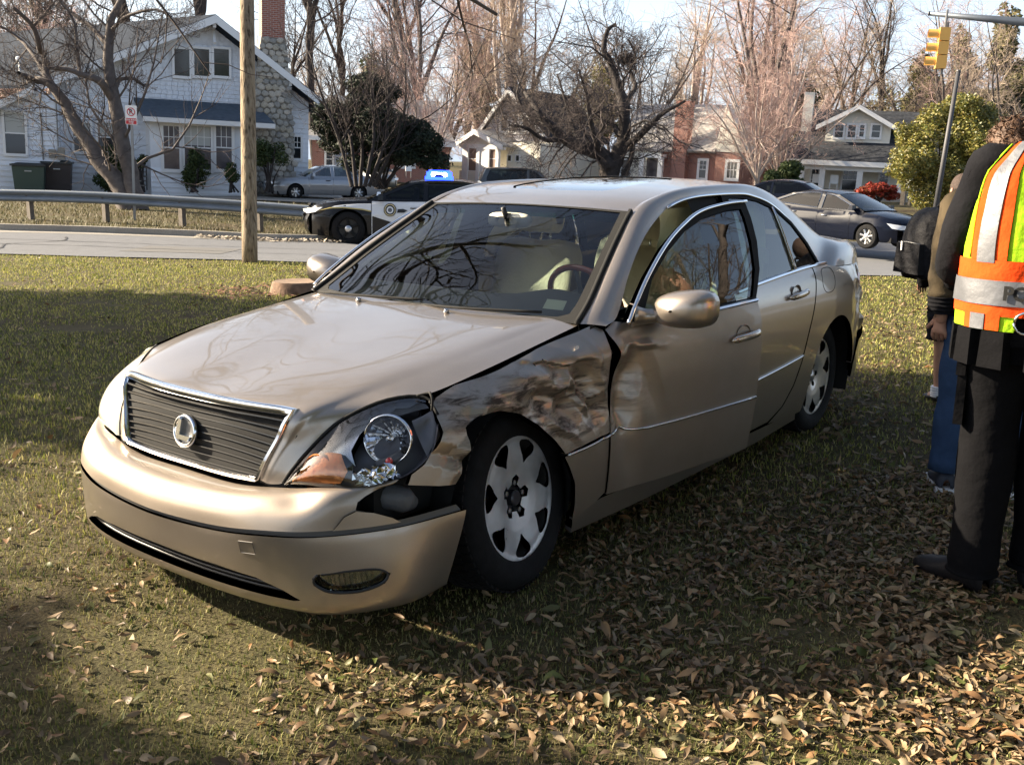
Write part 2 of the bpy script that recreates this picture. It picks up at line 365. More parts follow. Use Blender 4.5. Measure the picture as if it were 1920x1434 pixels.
def Yd(x, z, side=1):
    """flank with the crash damage (left side only)"""
    y = Yb(x, z)
    if side < 0: return y
    # broad pushed-in hollow, then folded facets with sharp ridges between them
    m = bump2(x, z, -.20, .70, .25, .13)
    y = y-.050*m
    fac = [(-.05, .725, .13, -.050), (-.20, .655, .10, -.045), (-.31, .74, .12, -.060), (-.37, .625, .09, -.035), (-.16, .80, .11, -.028)]
    f = 0
    for cx, cz, r_, d in fac: f = np.minimum(f, d*np.maximum(0, 1-np.hypot((x-cx), (z-cz)*1.25)/r_))
    y = y+f*.9
    for cx, cz, L, a, d, w in ((-.16, .748, .20, .10, .024, .035), (-.30, .668, .13, .95, .022, .028), (-.36, .60, .10, 1.25, -.016, .03), (-.13, .61, .12, .55, .020, .03), (.34, .665, .15, -.80, .026, .04), (.40, .60, .14, .35, -.022, .04), (.20, .70, .16, .12, -.018, .035), (-.40, .77, .10, 1.4, .016, .025), (-.05, .80, .22, .12, .014, .03)):
        c, s = math.cos(a), math.sin(a); u = (x-cx)*c+(z-cz)*s; v = -(x-cx)*s+(z-cz)*c+.02*(vnoise(u*12, u*0+cx*9)-.5)
        y = y+d*np.exp(-(u/L)**2)*np.maximum(0, 1-np.abs(v)/w)
    # the skin tore along a ragged line above the hollow
    tl_ = .838+.02*np.sin((x+.1)*9)+.012*(vnoise(x*26, x*0)-.5); y = y-.022*np.exp(-((x+.17)/.17)**4)*np.clip((tl_-z)/.006, 0, 1)*np.clip(1-(tl_-z)/.06, 0, 1)
    # door skin: pushed in behind the hinge line, one long diagonal buckle
    y = y-.060*bump2(x, z, -.555, .66, .07, .16)-.03*np.maximum(0, 1-np.hypot(x+.60, (z-.74)*.6)/.07)-.025*np.maximum(0, 1-np.hypot(x+.56, (z-.58)*.7)/.06)+.022*bump2(x, z, -.535, .82, .045, .05)
    c, s = math.cos(1.15), math.sin(1.15); u = (x+.68)*c+(z-.72)*s; v = -(x+.68)*s+(z-.72)*c; y = y-.020*np.exp(-(u/.16)**2)*np.maximum(0, 1-np.abs(v)/.07)
    y = y+.014*np.exp(-((x+.66)/.10)**2)*np.maximum(0, 1-np.abs((z-.845)-(x+.66)*.10)/.022)
    y = y-.018*bump2(x, z, -.60, .40, .06, .12, -.3)
    # rear quarter crush
    q = bump2(x, z, -3.55, .78, .25, .22)
    y = y-.085*q*(.4+.8*crumple(x, z, 4.6, 6))
    for cx, cz, r_, d in ((-3.50, .88, .14, -.08), (-3.66, .74, .15, -.09), (-3.44, .70, .12, -.05), (-3.74, .92, .10, -.05)): y = y+d*np.maximum(0, 1-np.hypot(x-cx, (z-cz)*.8)/r_)
    for cx, cz, L, a, d in ((-3.42, .86, .20, -1.15, .05), (-3.58, .74, .18, 1.3, -.05), (-3.66, .90, .14, -.6, .03), (-3.50, .66, .16, .9, .035)):
        c, s = math.cos(a), math.sin(a); u = (x-cx)*c+(z-cz)*s; v = -(x-cx)*s+(z-cz)*c
        y = y+d*np.exp(-(u/L)**2)*np.maximum(0, 1-np.abs(v)/.05)
    return y
def SL(s=1, off=0., dmg=True):
    def f(p):
        x, z = p[:, 0], p[:, 1]; y = (Yd(x, z, s if dmg else -1)+off)*s
        return np.stack([x, y, z], -1)
    return f
SEAM = [(-.46, .925), (-.30, .905), (-.145, .882), (.108, .846), (.31, .820), (.41, .795)]          # fender / hood seam
def ztop(x): return np.interp(x, [-3.92, -3.4, -2.95, -2.81, -2.5, -1.8, -1.1, -.6, -.46], [.93, .965, .985, 1.0, 1.0, .965, .935, .925, .925])
def arch(cx, cz, r, a0, a1, n=22, sx=1.): return [(cx+sx*r*math.cos(a), cz+r*math.sin(a)) for a in np.linspace(a0, a1, n)]
# front fender outline (x, z)
fl = [(-.46, .925)]+[(x, z-.004) for x, z in SEAM[1:]]+[(.435, .78), (.455, .74), (.462, .70), (.49, .655), (.54, .61), (.585, .585), (.60, .555), (.50, .535), (.44, .53), (.40, .575)]
archL = [(.375, .66), (.372, .70), (.30, .728), (.19, .722), (.09, .695), (-.005, .64), (-.095, .565), (-.155, .50)]
fender_L = fl+archL+[(-.30, .512), (-.452, .522), (-.455, .56), (-.452, .70), (-.46, .80), (-.475, .87), (-.52, .945), (-.50, .945)]
archR = arch(.03, .335, .375, 0, math.pi*.83)
fender_R = fl[:-5]+[(.53, .60), (.46, .54), (.42, .45)]+archR[3:-2]+[(-.32, .51), (-.452, .522), (-.46, .80), (-.475, .87), (-.52, .945)]
panel('front_fender', fender_L, SL(1), .011, PH, car, flange=.02)['label'] = 'crumpled scraped front fender torn above the wheel'
panel('front_fender', fender_R, SL(-1), .04, P_, car, flange=.02)
for s in (1, -1):
    lowf = [(-.155, .488), (-.30, .498), (-.455, .508), (-.458, .40), (-.47, .27), (-.40, .24), (-.262, .21), (-.258, .28), (-.235, .37), (-.19, .44)]
    panel('lower_fender', lowf, SL(s, -.004), .02 if s > 0 else .05, PH if s > 0 else P_, car)
    # rocker sill
    sill = [(-.27, .225), (-.47, .245), (-1.0, .232), (-1.9, .215), (-2.48, .215), (-2.52, .16), (-2.0, .13), (-1.0, .13), (-.30, .14)]
    panel('sill', sill, SL(s, -.012, False), .05, P_, car, flange=.03)
# ---- rear door and quarter
rd = [(-1.56, .245), (-1.85, .24), (-2.05, .245), (-2.20, .30), (-2.31, .40), (-2.385, .52), (-2.44, .66), (-2.50, .80), (-2.56, .93), (-2.585, 1.0)]
rdt = [(-2.4, .995), (-2.0, .975), (-1.72, .960), (-1.56, .952)]
for s in (1, -1):
    panel('rear_door', rd+rdt, SL(s, 0, False), .035, P_, car)
    A = arch(-2.925, .335, .372, math.pi*.05, math.pi*.97, 30)
    qp = [(-2.51, .215), (-2.53, .15)][:1]+[(-2.06, .238), (-2.215, .295), (-2.325, .395), (-2.40, .515), (-2.455, .655), (-2.515, .80), (-2.575, .93), (-2.60, 1.0), (-2.81, 1.0), (-2.95, .985), (-3.3, .97), (-3.6, .95), (-3.92, .93), (-3.92, .56), (-3.70, .545), (-3.45, .535), (-3.36, .52)]
    qp = [(-2.52, .21), (-2.3, .212), (-2.06, .232)]+qp[2:]
    Aa = [p for p in A if p[0] < 0]; Aa = sorted(Aa, key=lambda p: p[0]); Aa = [p for p in Aa if p[0] > -3.31]
    panel('quarter_panel', qp+[p for p in Aa if p[1] > .34 or p[0] > -3.0], SL(s), .013 if s > 0 else .05, P_, car, flange=.03, kind=None)
    # rear bumper side wrap
    rb = [(-3.37, .51), (-3.5, .525), (-3.7, .535), (-3.92, .55), (-3.92, .24), (-3.6, .24), (-3.34, .27), (-3.31, .36), (-3.33, .44)]
    panel('rear_bumper', rb, SL(s, .008, False), .04, P_, car, flange=.03)
# wheel-well liners
for s in (1, -1):
    for cx in (.03, -2.925):
        G = []
        for r_, yy in ((.40, .86), (.40, .50), (.02, .48)):
            G.append([(cx+r_*math.cos(a), s*yy, .335+r_*math.sin(a)) for a in np.linspace(-.35, math.pi+.35, 22)])
        if cx < 0 or s < 0: grid('wheel_well', G, M['gap'], car)
        else:
            G = [[(cx+.0+r_*.95*math.cos(a), s*yy, .33+r_*math.sin(a)) for a in np.linspace(-.35, math.pi+.35, 22)] for r_, yy in ((.385, .80), (.385, .50), (.02, .48))]
            grid('wheel_well', G, M['gap'], car)
mb = MB(); mb.box2((.55, -.60, .14), (-3.75, .60, .30)); mb.box2((-.55, -.80, .16), (-2.35, .80, .24)); mb.box2((.62, -.50, .30), (-.45, .50, .70)); mb.box2((-3.4, -.5, .3), (-3.8, .5, .8))
mb.box2((-2.3, -.82, .2), (-2.48, .82, .6)); mb.box2((-.47, -.78, .22), (-.52, .78, .85)); mb.build('underbody', M['gap'], car)
# ---- hood
HD = np.array([
 [(-.36, 0, .948), (-.37, .30, .947), (-.42, .58, .944), (-.44, .665, .938), (-.452, .742, .925)],
 [(-.10, 0, .920), (-.10, .28, .921), (-.13, .565, .918), (-.14, .665, .903), (-.145, .752, .884)],
 [(.20, 0, .875), (.20, .26, .878), (.17, .535, .880), (.155, .655, .866), (.15, .755, .842)],
 [(.45, 0, .832), (.45, .24, .836), (.42, .505, .840), (.405, .615, .823), (.40, .722, .797)],
 [(.65, 0, .790), (.65, .23, .795), (.605, .48, .798), (.555, .565, .790), (.515, .648, .787)],
 [(.79, 0, .752), (.787, .22, .755), (.74, .448, .752), (.705, .505, .737), (.655, .553, .718)],
 [(.805, 0, .68), (.80, .21, .68), (.775, .415, .665), (.762, .455, .652), (.728, .512, .645)],
 [(.812, 0, .60), (.808, .20, .60), (.80, .38, .59), (.795, .42, .58), (.772, .475, .58)],
 [(.815, 0, .52), (.812, .20, .52), (.812, .355, .53), (.808, .40, .525), (.792, .448, .53)]])
HF = np.concatenate([HD[:, :0:-1]*[1, -1, 1], HD], axis=1)         # right ... centre ... left, 9 columns
def SH(off=0.):
    def f(p):
        P = tens(HF, p[:, 0], p[:, 1])
        if off:
            e = .05; du = tens(HF, p[:, 0]+e, p[:, 1])-tens(HF, p[:, 0]-e, p[:, 1]); dv = tens(HF, p[:, 0], p[:, 1]+e)-tens(HF, p[:, 0], p[:, 1]-e)
            n = np.cross(dv, du); n /= np.linalg.norm(n, axis=1)[:, None]+1e-9; n *= np.where(n@np.array([.6, 0, .8]) < 0, -1, 1)[:, None]; P = P+n*off
        return P
    return f
gt, gs = 4.98, 2.02
hoodpoly = [(.0, .02)]+[(u, .02) for u in np.linspace(.5, 7.9, 14)]+[(7.97, .3), (7.97, 1.0), (7.97, 1.9)]+[(u, 4-gs) for u in (7.5, 6.5, 5.5, 5.1)]+[(gt, 2.1), (gt, 2.6), (gt, 3.4), (gt, 4), (gt, 4.6), (gt, 5.4), (gt, 5.9)]+[(u, 4+gs) for u in (5.1, 5.5, 6.5, 7.5)]+[(7.97, 6.1), (7.97, 7.0), (7.97, 7.7)]+[(u, 7.98) for u in np.linspace(7.9, .5, 14)]+[(0, 7.98)]+[(0, v) for v in (7.5, 6.5, 5.5, 4, 2.5, 1.5, .5)]
hood = panel('hood', hoodpoly, SH(), .14, P_, car, flange=.02, flip=True)
# under-hood dark tray seen through the seams
mk('hood_tray', tens(HF, *np.meshgrid(np.linspace(0, 7.6, 18), np.linspace(0.1, 7.9, 18), indexing='ij')).reshape(-1, 3)-[.0, 0, .03], [(i*18+j, i*18+j+1, i*18+18+j+1, i*18+18+j) for i in range(17) for j in range(17)], M['gap'], car)
# washer jets
for y in (-.27, .21):
    p = [tens(HF, np.array([.35]), np.array([4+y/.28]))[0]]; mb = MB(); c = p[0]
    mb.tube([c+[-.012, 0, 0], c+[-.006, 0, .008], c+[.004, 0, .011], c+[.012, 0, .004]], [.004, .009, .010, .004], 8).build('washer_jet', M['brightwork'], car, True)
# ---- grille
def gp(u, v, off=0): return SH(off)(np.array([[u, v]]))[0]
mb = MB(); ring = [(gt, v) for v in np.linspace(2.0, 6.0, 17)]+[(u, 4+2.0) for u in np.linspace(5.2, 7.85, 12)]+[(7.97, v) for v in np.linspace(5.95, 2.05, 15)]+[(u, 2.0) for u in np.linspace(7.85, 5.2, 12)]
RP = SH(.004)(np.array(ring)); n = len(RP)
prof = [(-.012, -.03), (-.012, .004), (-.004, .010), (.008, .008), (.012, 0), (.012, -.03)]
ctr = RP.mean(0); V = []; 
NRM = np.array([.985, 0, .17])
for i in range(n):
    t = RP[(i+1) % n]-RP[i-1]; t /= np.linalg.norm(t); o = np.cross(t, NRM); o /= np.linalg.norm(o)
    if o@(RP[i]-ctr) < 0: o = -o
    w = 1.1 if ring[i][0] < 5.05 else .75
    for a, b in prof: V.append(RP[i]+o*a*w+NRM*b)
k = len(prof); F = [(i*k+j, ((i+1) % n)*k+j, ((i+1) % n)*k+j+1, i*k+j+1) for i in range(n) for j in range(k-1)]
gr = mk('grille_surround', V, F, M['chrome'], car, True, sharp=50)
gb = grid('grille_back', tens(HF, *np.meshgrid(np.linspace(5, 8, 8), np.linspace(2.05, 5.95, 9), indexing='ij'))-[.045, 0, 0], M['gap'], gr)
for i in range(9):
    u = 5.30+i*(2.55/8.4)
    pts = SH(0)(np.array([(u, v) for v in np.linspace(2.06, 5.94, 15)])); V = []
    for q in pts:
        for dx, dz in ((-.012, -.001), (-.005, .0032), (.002, .002), (.003, -.0015), (-.003, -.0035), (-.012, -.005)): V.append(q+[dx, 0, dz])
    F = [(a*6+b, (a+1)*6+b, (a+1)*6+b+1, a*6+b+1) for a in range(14) for b in range(5)]
    mk('grille_slat', V, F, M['grille_slat'] if 'grille_slat' in M else M.setdefault('grille_slat', mat('grille_slat', (.06, .058, .056), .22, .7)), gr, True, sharp=30)
# emblem: round chromed badge with a slanting L-like stroke, lying on the grille
ec = np.array([.826, 0, .636]); EX, EY, EZ = np.array([.985, 0, .17]), np.array([0, 1., 0]), np.array([-.17, 0, .985])
em = MB(); k = 36; a = np.linspace(0, 2*math.pi, k, endpoint=False)
ringp = np.array([ec+EY*math.cos(t)*.055+EZ*math.sin(t)*.050 for t in a]); V = []; 
for i in range(k):
    rr = (ringp[i]-ec); rr /= np.linalg.norm(rr)
    for b in np.linspace(0, 2*math.pi, 8, endpoint=False): V.append(ringp[i]+rr*.0075*math.cos(b)+EX*.009*math.sin(b))
em.add(V, [(i*8+j, ((i+1) % k)*8+j, ((i+1) % k)*8+(j+1) % 8, i*8+(j+1) % 8) for i in range(k) for j in range(8)])
emo = em.build('emblem', M['chrome'], gr, True)
lp = [(-.030, .044), (-.012, .040), (-.018, -.016), (.046, -.016), (.036, -.034), (-.038, -.034), (-.040, -.010)]
# (stroke drawn as it reads from in front: the letter's foot runs to the viewer's right)
lb = MB(); f0 = lambda q, d: ec+EY*q[0]*1.+EZ*q[1]+EX*d
lp2 = [(x*.88, z*.9) for x, z in lp]
lb.add([f0(q, .012) for q in lp2]+[f0(q, -.008) for q in lp2], [tuple(range(7)), tuple(range(7, 14))[::-1]]+[(i, (i+1) % 7, 7+(i+1) % 7, 7+i) for i in range(7)])
lb.build('emblem_stroke', M['chrome'], gr, False)
db = MB(); db.add([ec-EX*.004]+[ec-EX*.004+EY*math.cos(t)*.054+EZ*math.sin(t)*.049 for t in a], [(0, i+1, (i+1) % k+1) for i in range(k)]); db.build('emblem_back', M['steel'], gr)
# ---- front bumper: rows from the lip upwards, columns centre -> corner
BR = [
 [(.80, 0, .125), (.79, .28, .125), (.76, .48, .125), (.69, .64, .13), (.53, .76, .14), (.40, .76, .15)],
 [(.875, 0, .135), (.865, .28, .135), (.83, .50, .135), (.765, .665, .14), (.59, .79, .15), (.41, .805, .16)],
 [(.915, 0, .165), (.905, .285, .165), (.868, .51, .165), (.802, .68, .17), (.615, .81, .175), (.42, .818, .18)],
 [(.935, 0, .215), (.925, .285, .215), (.885, .51, .215), (.812, .682, .22), (.62, .815, .225), (.41, .828, .23)],
 [(.958, 0, .29), (.945, .285, .29), (.90, .50, .295), (.82, .672, .30), (.628, .808, .305), (.39, .840, .31)],
 [(.972, 0, .355), (.955, .285, .36), (.912, .49, .37), (.828, .66, .38), (.632, .795, .385), (.37, .848, .385)],
 [(.978, 0, .385), (.956, .285, .39), (.918, .482, .404), (.83, .653, .414), (.632, .788, .419), (.362, .848, .42)],
 [(.978, 0, .40), (.956, .285, .405), (.918, .480, .42), (.83, .650, .43), (.632, .786, .435), (.362, .845, .437)],
 [(.970, 0, .445), (.950, .285, .45), (.908, .470, .465), (.825, .645, .475), (.636, .780, .48), (.40, .835, .48)],
 [(.950, 0, .482), (.930, .28, .487), (.885, .46, .50), (.808, .64, .512), (.64, .775, .52), (.43, .825, .52)],
 [(.905, 0, .502), (.89, .27, .506), (.85, .45, .520), (.785, .63, .540), (.642, .772, .555), (.45, .82, .56)],
 [(.825, 0, .500), (.825, .25, .502), (.805, .43, .520), (.765, .60, .545), (.63, .765, .568), (.47, .815, .58)]]
BR = np.array(BR); BF = np.concatenate([BR[:, :0:-1]*[1, -1, 1], BR], axis=1)      # 12 x 11
# slight buckle of the left upper skin
def SB(off=0.):
    def f(p):
        u, v = p[:, 0], p[:, 1]; P = tens(BF, u, v); e = .05
        du = tens(BF, u+e, v)-tens(BF, u-e, v); dv = tens(BF, u, v+e)-tens(BF, u, v-e); n = np.cross(dv, du); n /= np.linalg.norm(n, axis=1)[:, None]+1e-9
        out = P-np.array([.3, 0, .35]); n *= np.where((n*out).sum(1) < 0, -1, 1)[:, None]
        d = -.012*np.exp(-((u-9.3)/1.0)**2-((v-7.6)/.35)**2)+.010*np.exp(-((u-9.2)/1.1)**2-((v-8.2)/.4)**2)-.02*np.exp(-((u-9.6)/.9)**2-((v-9.2)/.5)**2)
        return P+n*(off+d)[:, None]
    return f
# intake opening, long and thin, and two fog-lamp openings, in (row, column) coordinates
def mir(l): return [(u, 10-v) for u, v in reversed(l)]
inL = [(3.72, 5.), (3.70, 6.), (3.55, 6.9), (3.2, 7.35), (2.75, 7.72), (2.62, 7.45), (2.75, 6.7), (2.75, 6.), (2.72, 5.)]
intake = mir(inL[1:-1]); intake = [(3.72, 5.), (3.70, 6.), (3.52, 6.7), (3.15, 7.15), (2.72, 7.45), (2.62, 7.30), (2.66, 6.7), (2.68, 6.), (2.68, 5.), (2.68, 4.), (2.66, 3.3), (2.62, 2.70), (2.72, 2.55), (3.15, 2.85), (3.52, 3.3), (3.70, 4.)]
def fog(c): return [(3.95, c-.42), (4.02, c), (3.98, c+.36), (3.72, c+.52), (3.35, c+.42), (3.12, c+.1), (3.18, c-.3), (3.5, c-.55), (3.78, c-.55)]
lower = [(0, 0), (0, 2), (0, 4), (0, 6), (0, 8), (0, 9.5), (0, 10), (2, 10), (4, 10), (5, 10), (5.9, 10)]+[(5.95, v) for v in (9, 8, 7, 6, 5, 4, 3, 2, 1, 0)]+[(4, 0), (2, 0)]
SCB = (.3, .25)
def scaled(S, k): return lambda p: S(p*np.array(k))
KB = np.array([.45, 1.0])     # makes a roughly even triangle size
lp_ = [(u*KB[0], v*KB[1]) for u, v in lower]; hl = [[(u*KB[0], v*KB[1]) for u, v in h] for h in (intake, fog(8.3), fog(1.7))]
bl = panel('front_bumper', lp_, scaled(SB(), 1/KB), .075, P_, car, holes=hl, flange=.03)
up_ = [(7.05, 0), (7.05, 3), (7.05, 5), (7.05, 7), (7.05, 8.2), (7.05, 8.75), (7.6, 8.72), (8.1, 8.62), (8.3, 8.50), (8.9, 8.52), (9.3, 8.62), (9.75, 8.80), (10.3, 9.05), (10.9, 9.15), (11, 8.9), (11, 8), (11, 7), (11, 6.3), (11, 5), (11, 3.7), (11, 3), (11, 2), (11, 1), (10.7, 0), (9, 0)]
bu = panel('bumper_upper', [(u*KB[0], v) for u, v in up_], scaled(SB(), 1/KB), .06, PH, car, flange=.02)
bu['label'] = 'upper bumper skin torn open beside the front wheel'
panel('bumper_groove', [(5.9*KB[0], .02), (5.9*KB[0], 5), (5.9*KB[0], 9.95), (7.1*KB[0], 9.9), (7.1*KB[0], 5), (7.1*KB[0], .02)], scaled(SB(-.012), 1/KB), .1, M.setdefault('groove', mat('grey_rubber_strip', (.09, .085, .08), .4)), car, flange=0)
# bent tongue of the torn skin
tg = panel('torn_flap', [(u*KB[0], v) for u, v in [(7.1, 8.2), (7.1, 9.05), (7.5, 8.95), (8.0, 8.72), (8.25, 8.5), (7.9, 8.35)]], scaled(SB(.014), 1/KB), .05, P_, car, flange=.006)
# intake interior + bars
ib = MB(); 
G = SB(-.05)(np.array([(u, v) for u in (2.2, 3, 4) for v in np.linspace(2, 8, 13)])).reshape(3, 13, 3); io = grid('intake_back', G, M['gap'], bl)
for u in (2.95, 3.2, 3.45):
    pts = SB(-.022)(np.array([(u, v) for v in np.linspace(2.75, 7.25, 15)])); MB().tube(pts, .006, 6).build('intake_bar', M['black'], bl, True)
# tow-hook cover outline
th = SB(.0015)(np.array([(4.55, 6.55), (4.55, 6.82), (5.2, 6.82), (5.2, 6.55)])); MB().tube(np.concatenate([th, th[:1]]), .0012, 4).build('tow_cover', M['groove'], bl)
# fog lamps
for c, sd_ in ((8.3, 1), (1.7, -1)):
    fp = [(u*KB[0], v) for u, v in fog(c)]
    cen = np.mean(fp, axis=0); fp2 = [tuple(cen+(np.array(q)-cen)*.93) for q in fp]
    fo = panel('fog_lamp', fp2, scaled(SB(-.03), 1/KB), .04, M['reflector'], car, flange=.01)
    panel('fog_lens', fp2, scaled(SB(-.008), 1/KB), .05, M['lens'], fo, flange=.004)
    ribs = MB()
    for v in np.linspace(c-.3, c+.3, 9): ribs.tube(SB(-.014)(np.array([(3.25, v), (3.55, v), (3.85, v)])), .003, 4)
    ribs.build('lens_ribs', M['lens'], fo)
    rim = SB(-.002)(np.array([(a/KB[0], b) for a, b in fp2])); rim = crs(np.concatenate([rim, rim[:2]]), 50)[:-6]; MB().tube(rim, .0045, 6).build('fog_bezel', M['black'], fo, True)
# black void + broken bracket behind the torn corner
MB().box((.50, .60, .47), (.30, .22, .13)).box((.62, .40, .45), (.2, .5, .10)).build('bumper_beam', M['gap'], car)
br = MB(); br.tube([(.60, .66, .50), (.58, .70, .49), (.53, .735, .47), (.50, .745, .455)], [.035, .045, .042, .02], 10).build('broken_bracket', mat('grey_bracket', (.10, .105, .115), .5, bump=.4, bscale=30), car, True)
for q in ((.43, .77, .555), (.40, .775, .53), (.455, .765, .565)):
    MB().tube([np.array(q), np.array(q)+[.012, .012, -.004]], .009, 8).build('dangling_bolt', M['brightwork'], car, True)
# ---- headlamps
HLt = [(.792, .448, .53), (.772, .475, .58), (.728, .512, .645), (.655, .553, .718), (.585, .602, .762), (.515, .648, .787), (.45, .70, .795), (.425, .745, .785)]
HLb = [(.785, .470, .528), (.770, .57, .538), (.745, .66, .548), (.705, .725, .558), (.645, .785, .570), (.57, .822, .60), (.495, .832, .66), (.445, .805, .745)]
HLt, HLb = np.array(HLt), np.array(HLb); t = np.linspace(0, 7, 15)
A, B = cr(HLt, t), cr(HLb, t); rows = []
for k in range(7):
    f = k/6; q = A*(1-f)+B*f; b = math.sin(math.pi*f)*np.sin(np.linspace(.25, math.pi-.3, 15))*.045; q = q+np.array([.72, .45, .35])*b[:, None]; rows.append(q)
HLG = np.array(rows)
def SHL(s=1, off=0.):
    def f(p):
        P = tens(HLG, p[:, 0], p[:, 1]*1.0)
        e = .05; du = tens(HLG, p[:, 0]+e, p[:, 1])-tens(HLG, p[:, 0]-e, p[:, 1]); dv = tens(HLG, p[:, 0], p[:, 1]+e)-tens(HLG, p[:, 0], p[:, 1]-e); n = np.cross(du, dv); n /= np.linalg.norm(n, axis=1)[:, None]+1e-9
        n *= np.where(n@np.array([.7, .5, .4]) < 0, -1, 1)[:, None]; P = P+n*off; return P*np.array([1, s, 1])
    return f
full = [(.05, .1), (.05, 3), (.05, 7), (.05, 11), (.05, 13.9), (3, 13.95), (5.95, 13.9), (5.95, 11), (5.95, 7), (5.95, 3), (5.95, .1), (3, .1)]
hr = panel('headlight', [(u, v*.5) for u, v in full], scaled(SHL(-1), (1, 2)), .35, M['lens_hazy'], car, flange=.02); hr['label'] = 'intact hazed headlight'
# broken one: shell, lamps, and what is left of the lens
hs = panel('headlight', [(u, v*.5) for u, v in full], scaled(SHL(1, -.085), (1, 2)), .3, M['housing'], car, flange=-.08)
hs['label'] = 'broken headlight with shattered lens and exposed reflectors'
HC = lambda u, v, o: SHL(1, o)(np.array([[u, v]]))[0]
def bowl(c, ax, r, depth, name, m, par, k=28, fac=1.):
    ax = np.array(ax, float); ax /= np.linalg.norm(ax); a_ = np.cross(ax, [0, 0, 1.]); a_ /= np.linalg.norm(a_); b_ = np.cross(ax, a_); G = []
    for f in (1.08, 1.0, .9, .7, .45, .2, .02):
        h = 0 if f >= 1 else -depth*(1-f*f)
        G.append([np.array(c)+ax*(h-(.012 if f > 1 else 0))+(a_*math.cos(t)+b_*math.sin(t))*r*f*(1+(.03*(i % 2) if f < 1 else 0)) for i, t in enumerate(np.linspace(0, 2*math.pi, k, endpoint=False))])
    return grid(name, np.array(G), m, par, close=True, smooth=(fac < 1), sharp=None)
AX = (.86, .42, .12)
c1 = HC(2.7, 9.1, -.035); bowl(c1, AX, .074, .075, 'main_beam_bowl', M['reflector'], hs)
MB().tube([c1-np.array(AX)*.07, c1-np.array(AX)*.015], .010, 10).build('bulb', M['brightwork'], hs, True)
mb = MB(); R_ = [c1+np.array([0, 0, 0])]; 
th = np.linspace(0, 2*math.pi, 33); axn = np.array(AX)/np.linalg.norm(AX); a_ = np.cross(axn, [0, 0, 1.]); a_ /= np.linalg.norm(a_); b_ = np.cross(axn, a_)
mb.tube([c1+(a_*math.cos(q)+b_*math.sin(q))*.077 for q in th], .003, 6).build('bowl_rim', M['chrome'], hs, True)
c2 = HC(3.3, 3.0, -.03); bowl(c2, (.95, .2, .1), .062, .05, 'turn_signal_bowl', M['amber'], hs)
am = panel('amber_cover', [(u, v*.5) for u, v in [(1.1, 1.2), (.9, 2.8), (1.3, 4.6), (2.6, 5.6), (4.4, 5.4), (5.5, 4.2), (5.6, 2.0), (4.5, .9), (2.5, .6)]], scaled(SHL(1, -.012), (1, 2)), .25, M['amber'], hs, flange=.02)
panel('lamp_bezel', [(u, v*.5) for u, v in [(.4, 3.2), (.3, 6), (.3, 8.6), (1.0, 8.2), (1.6, 7.2), (2.6, 6.3), (4.2, 6.1), (2.8, 5.8), (1.4, 4.8), (.9, 3.6)]], scaled(SHL(1, -.022), (1, 2)), .25, M['brightwork'], hs, flange=.03)
MB().tube([HC(4.4, 7.6, -.06), HC(4.5, 9.0, -.055), HC(4.3, 10.6, -.06)], [.012, .017, .012], 6).build('lamp_bracket', mat('lamp_grey', (.09, .09, .10), .4), hs)
MB().tube([HC(4.5, 8.6, -.045), HC(4.5, 8.6, -.028)], .011, 12).build('red_plug', M['red_lamp'], hs, True)
MB().tube([HC(4.2, 10.0, -.045), HC(4.2, 10.0, -.028)], .010, 12).build('dark_plug', M['gap'], hs, True)
# crumpled foil-bright reflector scrap at the bottom
G = SHL(1, -.012)(np.array([(u, v) for u in np.linspace(4.7, 5.85, 8) for v in np.linspace(5.6, 8.8, 16)])).reshape(8, 16, 3)
G += (_rs.rand(8, 16, 3)-.5)*.016; grid('bent_reflector', G, M['chrome'], hs, smooth=False)
# smoked upper housing wall
G = SHL(1, -.02)(np.array([(u, v) for u in np.linspace(.1, 1.3, 4) for v in np.linspace(8.5, 13.6, 14)])).reshape(4, 14, 3); grid('housing_wall', G, mat('lamp_wall', (.17, .17, .18), .35, noise=.4, scale=12), hs)
G = SHL(1, -.02)(np.array([(u, v) for u in np.linspace(2.2, 5.9, 6) for v in np.linspace(11.2, 13.7, 6)])).reshape(6, 6, 3); G[2:4, 1:4] -= [.01, .02, 0]; grid('housing_wall', G, mat('lamp_wall_2', (.13, .13, .145), .4), hs)
# remaining lens: everything towards the nose, with a jagged edge
jag = [(.05, .1), (.05, 5), (.05, 9), (.05, 13.2), (.9, 13.3), (1.0, 12.0), (1.25, 11.2), (.95, 10.3), (1.35, 9.7), (1.0, 9.0), (1.3, 7.9), (1.15, 7.0), (1.7, 6.3), (2.3, 6.1), (3.2, 5.9), (4.0, 6.2), (4.7, 5.7), (5.3, 6.6), (5.95, 6.9), (5.95, 3), (5.95, .1), (3, .1)]
rl = panel('lens_remnant', [(u, v*.5) for u, v in jag], scaled(SHL(1), (1, 2)), .25, M['lens'], hs, flange=.004)
# black rubber edge and a wire hanging round the lamp
ed = np.concatenate([SHL(1, .002)(np.array([(.0, v) for v in np.linspace(.2, 14, 18)])), SHL(1, -.004)(np.array([(u, 14) for u in np.linspace(.5, 5.5, 6)]))]); MB().tube(ed, .0055, 6).build('lamp_seal', M['gap'], hs, True)
wr = crs([HC(.3, 12.2, .012), HC(.5, 13.6, .03), HC(1.8, 14, .045), HC(3.0, 14, .04), HC(3.2, 13.4, .01)], 20); MB().tube(wr, .004, 6).build('loose_wire', M['gap'], hs, True)
ed = SHL(-1, .001)(np.array([(.0, v) for v in np.linspace(.2, 14, 18)])); MB().tube(ed, .004, 5).build('lamp_seal', M['gap'], hr, True)
